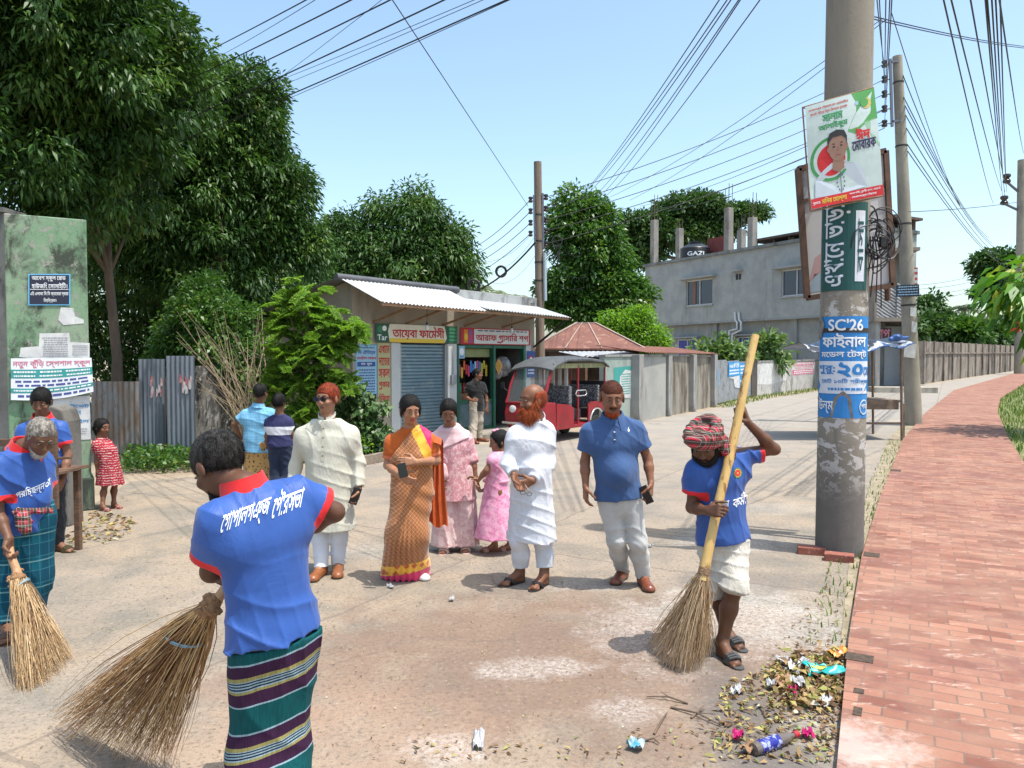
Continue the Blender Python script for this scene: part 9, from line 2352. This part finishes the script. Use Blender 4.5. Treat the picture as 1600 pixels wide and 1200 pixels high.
# ------------------------------------------------------------------ loose bricks and litter
rb = mat('loose_brick', (.30, .10, .065), (.22, .07, .05), 14, .92, .6, 70, col3=(.36, .2, .15), scale3=30)
for i, (x, y, a) in enumerate(((1268, 866, -18), (1311, 877, -24))):
 p = G(x, y); mb = MB(); mb.box(p + Z3 * .036, (.25, .12, .075), Matrix.Rotation(rad(a), 3, 'Z')); o = mb.build('brick', rb, origin=p, bevel=.008); tag(o, ['left one of the two loose bricks at the foot of the thick pole', 'right one of the two loose bricks at the thick pole, touching the pavement'][i], 'brick', 'loose bricks by the pole')
def crumple(name, px, py, w, h, m, label, cat, seed, lift=.02, group=None, bumpy=.012, rot=0, dz=0):
 """crumpled sheet lying on the ground"""
 r = np.random.default_rng(seed); p = G(px, py, dz); n = 9; vs = []; a = rot;
 ph = r.uniform(0, 6, 4)
 for i in range(n):
  for j in range(n):
   u, v = i / (n - 1) - .5, j / (n - 1) - .5; x, y = u * w + r.normal(0, w * .02), v * h + r.normal(0, h * .02)
   z = lift * (.6 + .5 * math.sin(5 * u + ph[0]) * math.cos(6 * v + ph[1])) + abs(r.normal(0, bumpy))
   vs.append((p.x + x * math.cos(a) - y * math.sin(a), p.y + x * math.sin(a) + y * math.cos(a), p.z + .012 + max(0, z)))
 k = n * n; vs += [(x, y, z - .005) for x, y, z in vs]; q = [(i * n + j, i * n + n + j, i * n + n + j + 1, i * n + j + 1) for i in range(n - 1) for j in range(n - 1)]
 mb = MB(); mb.add(vs, q + [tuple(k + x for x in f[::-1]) for f in q]); o = mb.build(name, m, smooth=True, origin=p); return tag(o, label, cat, group)
tq = mat('teal_wrapper', (.01, .38, .36), (.02, .30, .30), 8, .3); o = crumple('wrapper', 1288, 1058, .21, .13, tq, 'shiny teal snack wrapper with a yellow patch on top of the rubbish heap', 'wrapper', 3, .05, rot=.1)
fl = Flat(); fl.disc(.5, .5, .5, .5, INK('lemon', (.6, .6, .08)), 0, 14); p = G(1284, 1056); wrap(fl, 'print_patch', o, o, p + Vector((-.02, 0, .06)), (1, .1, 0), (0, 1, 0), (0, 0, 1), .09, .06, reach=.1)
crumple('wrapper', 1310, 1030, .15, .08, mat('orange_wrapper', (.55, .14, .02), (.6, .4, .08), 18, .3), 'orange and yellow wrapper against the broken pavement edge', 'wrapper', 5, .05, rot=.6)
wp = mat('litter_paper', (.5, .49, .47), (.35, .36, .40), 22, .7)
for x, y, w, h, s in ((1240, 1052, .13, .07, 1), (1248, 1076, .10, .06, 2), (1205, 1078, .05, .04, 3), (1150, 1088, .09, .03, 4), (1262, 1045, .12, .06, 5), (1222, 1040, .07, .05, 6), (1290, 1105, .09, .05, 7)): crumple('paper_scrap', x, y, w, h, wp, 'torn bits of white paper among the swept rubbish', 'paper scrap', s, .035, 'paper scraps in the rubbish', rot=s)
for x, y, w, h, s in ((748, 1162, .16, .05, 11), (610, 920, .06, .03, 12), (1016, 856, .05, .03, 13), (706, 940, .06, .03, 14)): crumple('paper_scrap', x, y, w, h, wp, 'white scraps lying on the open road', 'paper scrap', s, .01, 'paper scraps on the road', rot=s)
crumple('wrapper', 993, 1173, .06, .07, mat('cyan_wrapper', (.03, .35, .5), (.5, .5, .5), 16, .3), 'small cyan wrapper alone on the road near the bottom edge', 'wrapper', 21, .03, rot=1)
mg = flat('magenta_petal', (.50, .01, .14), .5)
for x, y, s in ((1238, 1088, 1), (1263, 1158, 2), (1153, 1160, 3)): crumple('flower', x, y, .05, .045, mg, ['', 'magenta flower in the middle of the rubbish heap', 'magenta flower beside the plastic bottle', 'magenta flower left of the plastic bottle'][s], 'flower', s, .035, 'fallen magenta flowers', rot=s)
kp = mat('kraft_paper', (.34, .2, .11), (.26, .15, .08), 12, .8); crumple('cardboard_piece', 1222, 1073, .15, .06, kp, 'folded brown cardboard piece lying across the rubbish', 'cardboard', 31, .03, rot=.8); crumple('cardboard_piece', 1172, 1178, .09, .05, kp, 'brown cardboard piece at the end of the plastic bottle', 'cardboard', 32, .03, rot=.5)
# plastic bottle
a, b_ = G(1176, 1182), G(1246, 1156); a.z += .032; b_.z += .03; ax = b_ - a; L = ax.length; root = empty('plastic_bottle', a, 'squashed plastic bottle with a dark blue label and red cap near the bottom edge', 'bottle')
m, nt, b = nodes('bottle_plastic'); b.inputs['Base Color'].default_value = (.25, .2, .17, 1); b.inputs['Roughness'].default_value = .12; b.inputs['Transmission Weight'].default_value = .5
mb = MB(); mb.lathe(a, [(.0, 0), (.028, .005), (.031, .03), (.028, L * .3), (.031, L * .55), (.027, L * .72), (.013, L * .86), (.012, L * .93)], 18, ax); mb.build('bottle_body', m, root, True)
mb = MB(); mb.lathe(a, [(.0318, L * .12), (.0325, L * .14), (.0315, L * .3), (.0325, L * .5), (.0318, L * .54)], 18, ax); mb.build('label', mat('bottle_label', (.015, .02, .22), (.3, .32, .5), 40, .3, lo=.5, hi=.56), root, True)
mb = MB(); mb.lathe(a, [(.0, L * .91), (.016, L * .91), (.016, L * 1.0), (0, L * 1.0)], 14, ax); mb.build('cap', flat('red_cap', (.45, .02, .03), .4), root, True)
# twigs and leaves
tw = mat('brown_twig', (.17, .11, .07), (.1, .07, .05), 9, .85)
for i, (x0, y0, x1, y1) in enumerate(((1048, 1108, 1128, 1138), (1080, 1125, 1100, 1112), (1022, 1150, 1042, 1118), (1185, 1105, 1196, 1125), (1252, 1102, 1305, 1128), (1130, 1112, 1160, 1128), (1008, 1160, 1030, 1166), (1075, 1102, 1010, 1092), (1216, 1060, 1270, 1072))):
 a, b_ = G(x0, y0), G(x1, y1); a.z += .01; b_.z += .014; m_ = a.lerp(b_, .5) + Vector((.01, .012, .012)); mb = MB(); mb.tube([a, m_, b_], [.006, .005, .003], 6); mb.tube([m_, m_ + (b_ - a) * .25 + Vector((.02, .03, .004))], [.003, .0015], 5)
 o = mb.build('twig', tw, smooth=True, origin=a); tag(o, 'dry brown twigs scattered round the swept rubbish', 'twig', 'twigs in the rubbish')
LEAFL = leafmat('dry_leaf', [(0, (.09, .05, .025)), (.35, (.20, .11, .05)), (.6, (.34, .23, .10)), (.8, (.38, .33, .11)), (.93, (.16, .22, .05)), (1, (.5, .46, .36))], .7, .1)
def litter(name, poly, n, L, Wd, zmax, label, seed):
 p = scatter([xy(G(*q)) for q in poly], n, seed); r = np.random.default_rng(seed); p[:, 2] += r.random(n) ** 2 * zmax
 d = r.normal(0, 1, (n, 3)); d[:, 2] = np.abs(d[:, 2]) * .25
 o = leaf_mesh(name, p, d, L, Wd, LEAFL, None, seed, fold=.3, origin=G(*poly[0]), droop=.1); return tag(o, label, kind='stuff')
litter('leaf_litter', [(1200, 1060), (1235, 1028), (1305, 1018), (1322, 1060), (1312, 1110), (1270, 1120), (1215, 1100)], 520, .062, .026, .045, 'heap of dry leaves swept against the pavement', 3)
litter('loose_leaf_litter', [(1110, 1195), (1130, 1075), (1200, 1040), (1318, 1030), (1308, 1195)], 620, .045, .018, .008, 'loose dry leaves scattered round the rubbish heap', 4)
litter('road_leaf_litter', [(620, 1195), (650, 1160), (850, 1165), (1130, 1120), (1300, 900), (1330, 1020), (1300, 1195)], 330, .035, .014, .004, 'thin scatter of leaf bits over the road in the foreground', 5)
litter('gutter_leaf_litter', [(100, 850), (150, 800), (210, 812), (190, 850)], 140, .07, .035, .02, 'green and dry leaves in front of the gate pillar', 6)
litter('crumb_litter', [(20, 1195), (60, 900), (300, 830), (900, 860), (1290, 900), (1310, 1195)], 900, .016, .009, .002, 'crumbs of leaf and straw all over the road', 7)
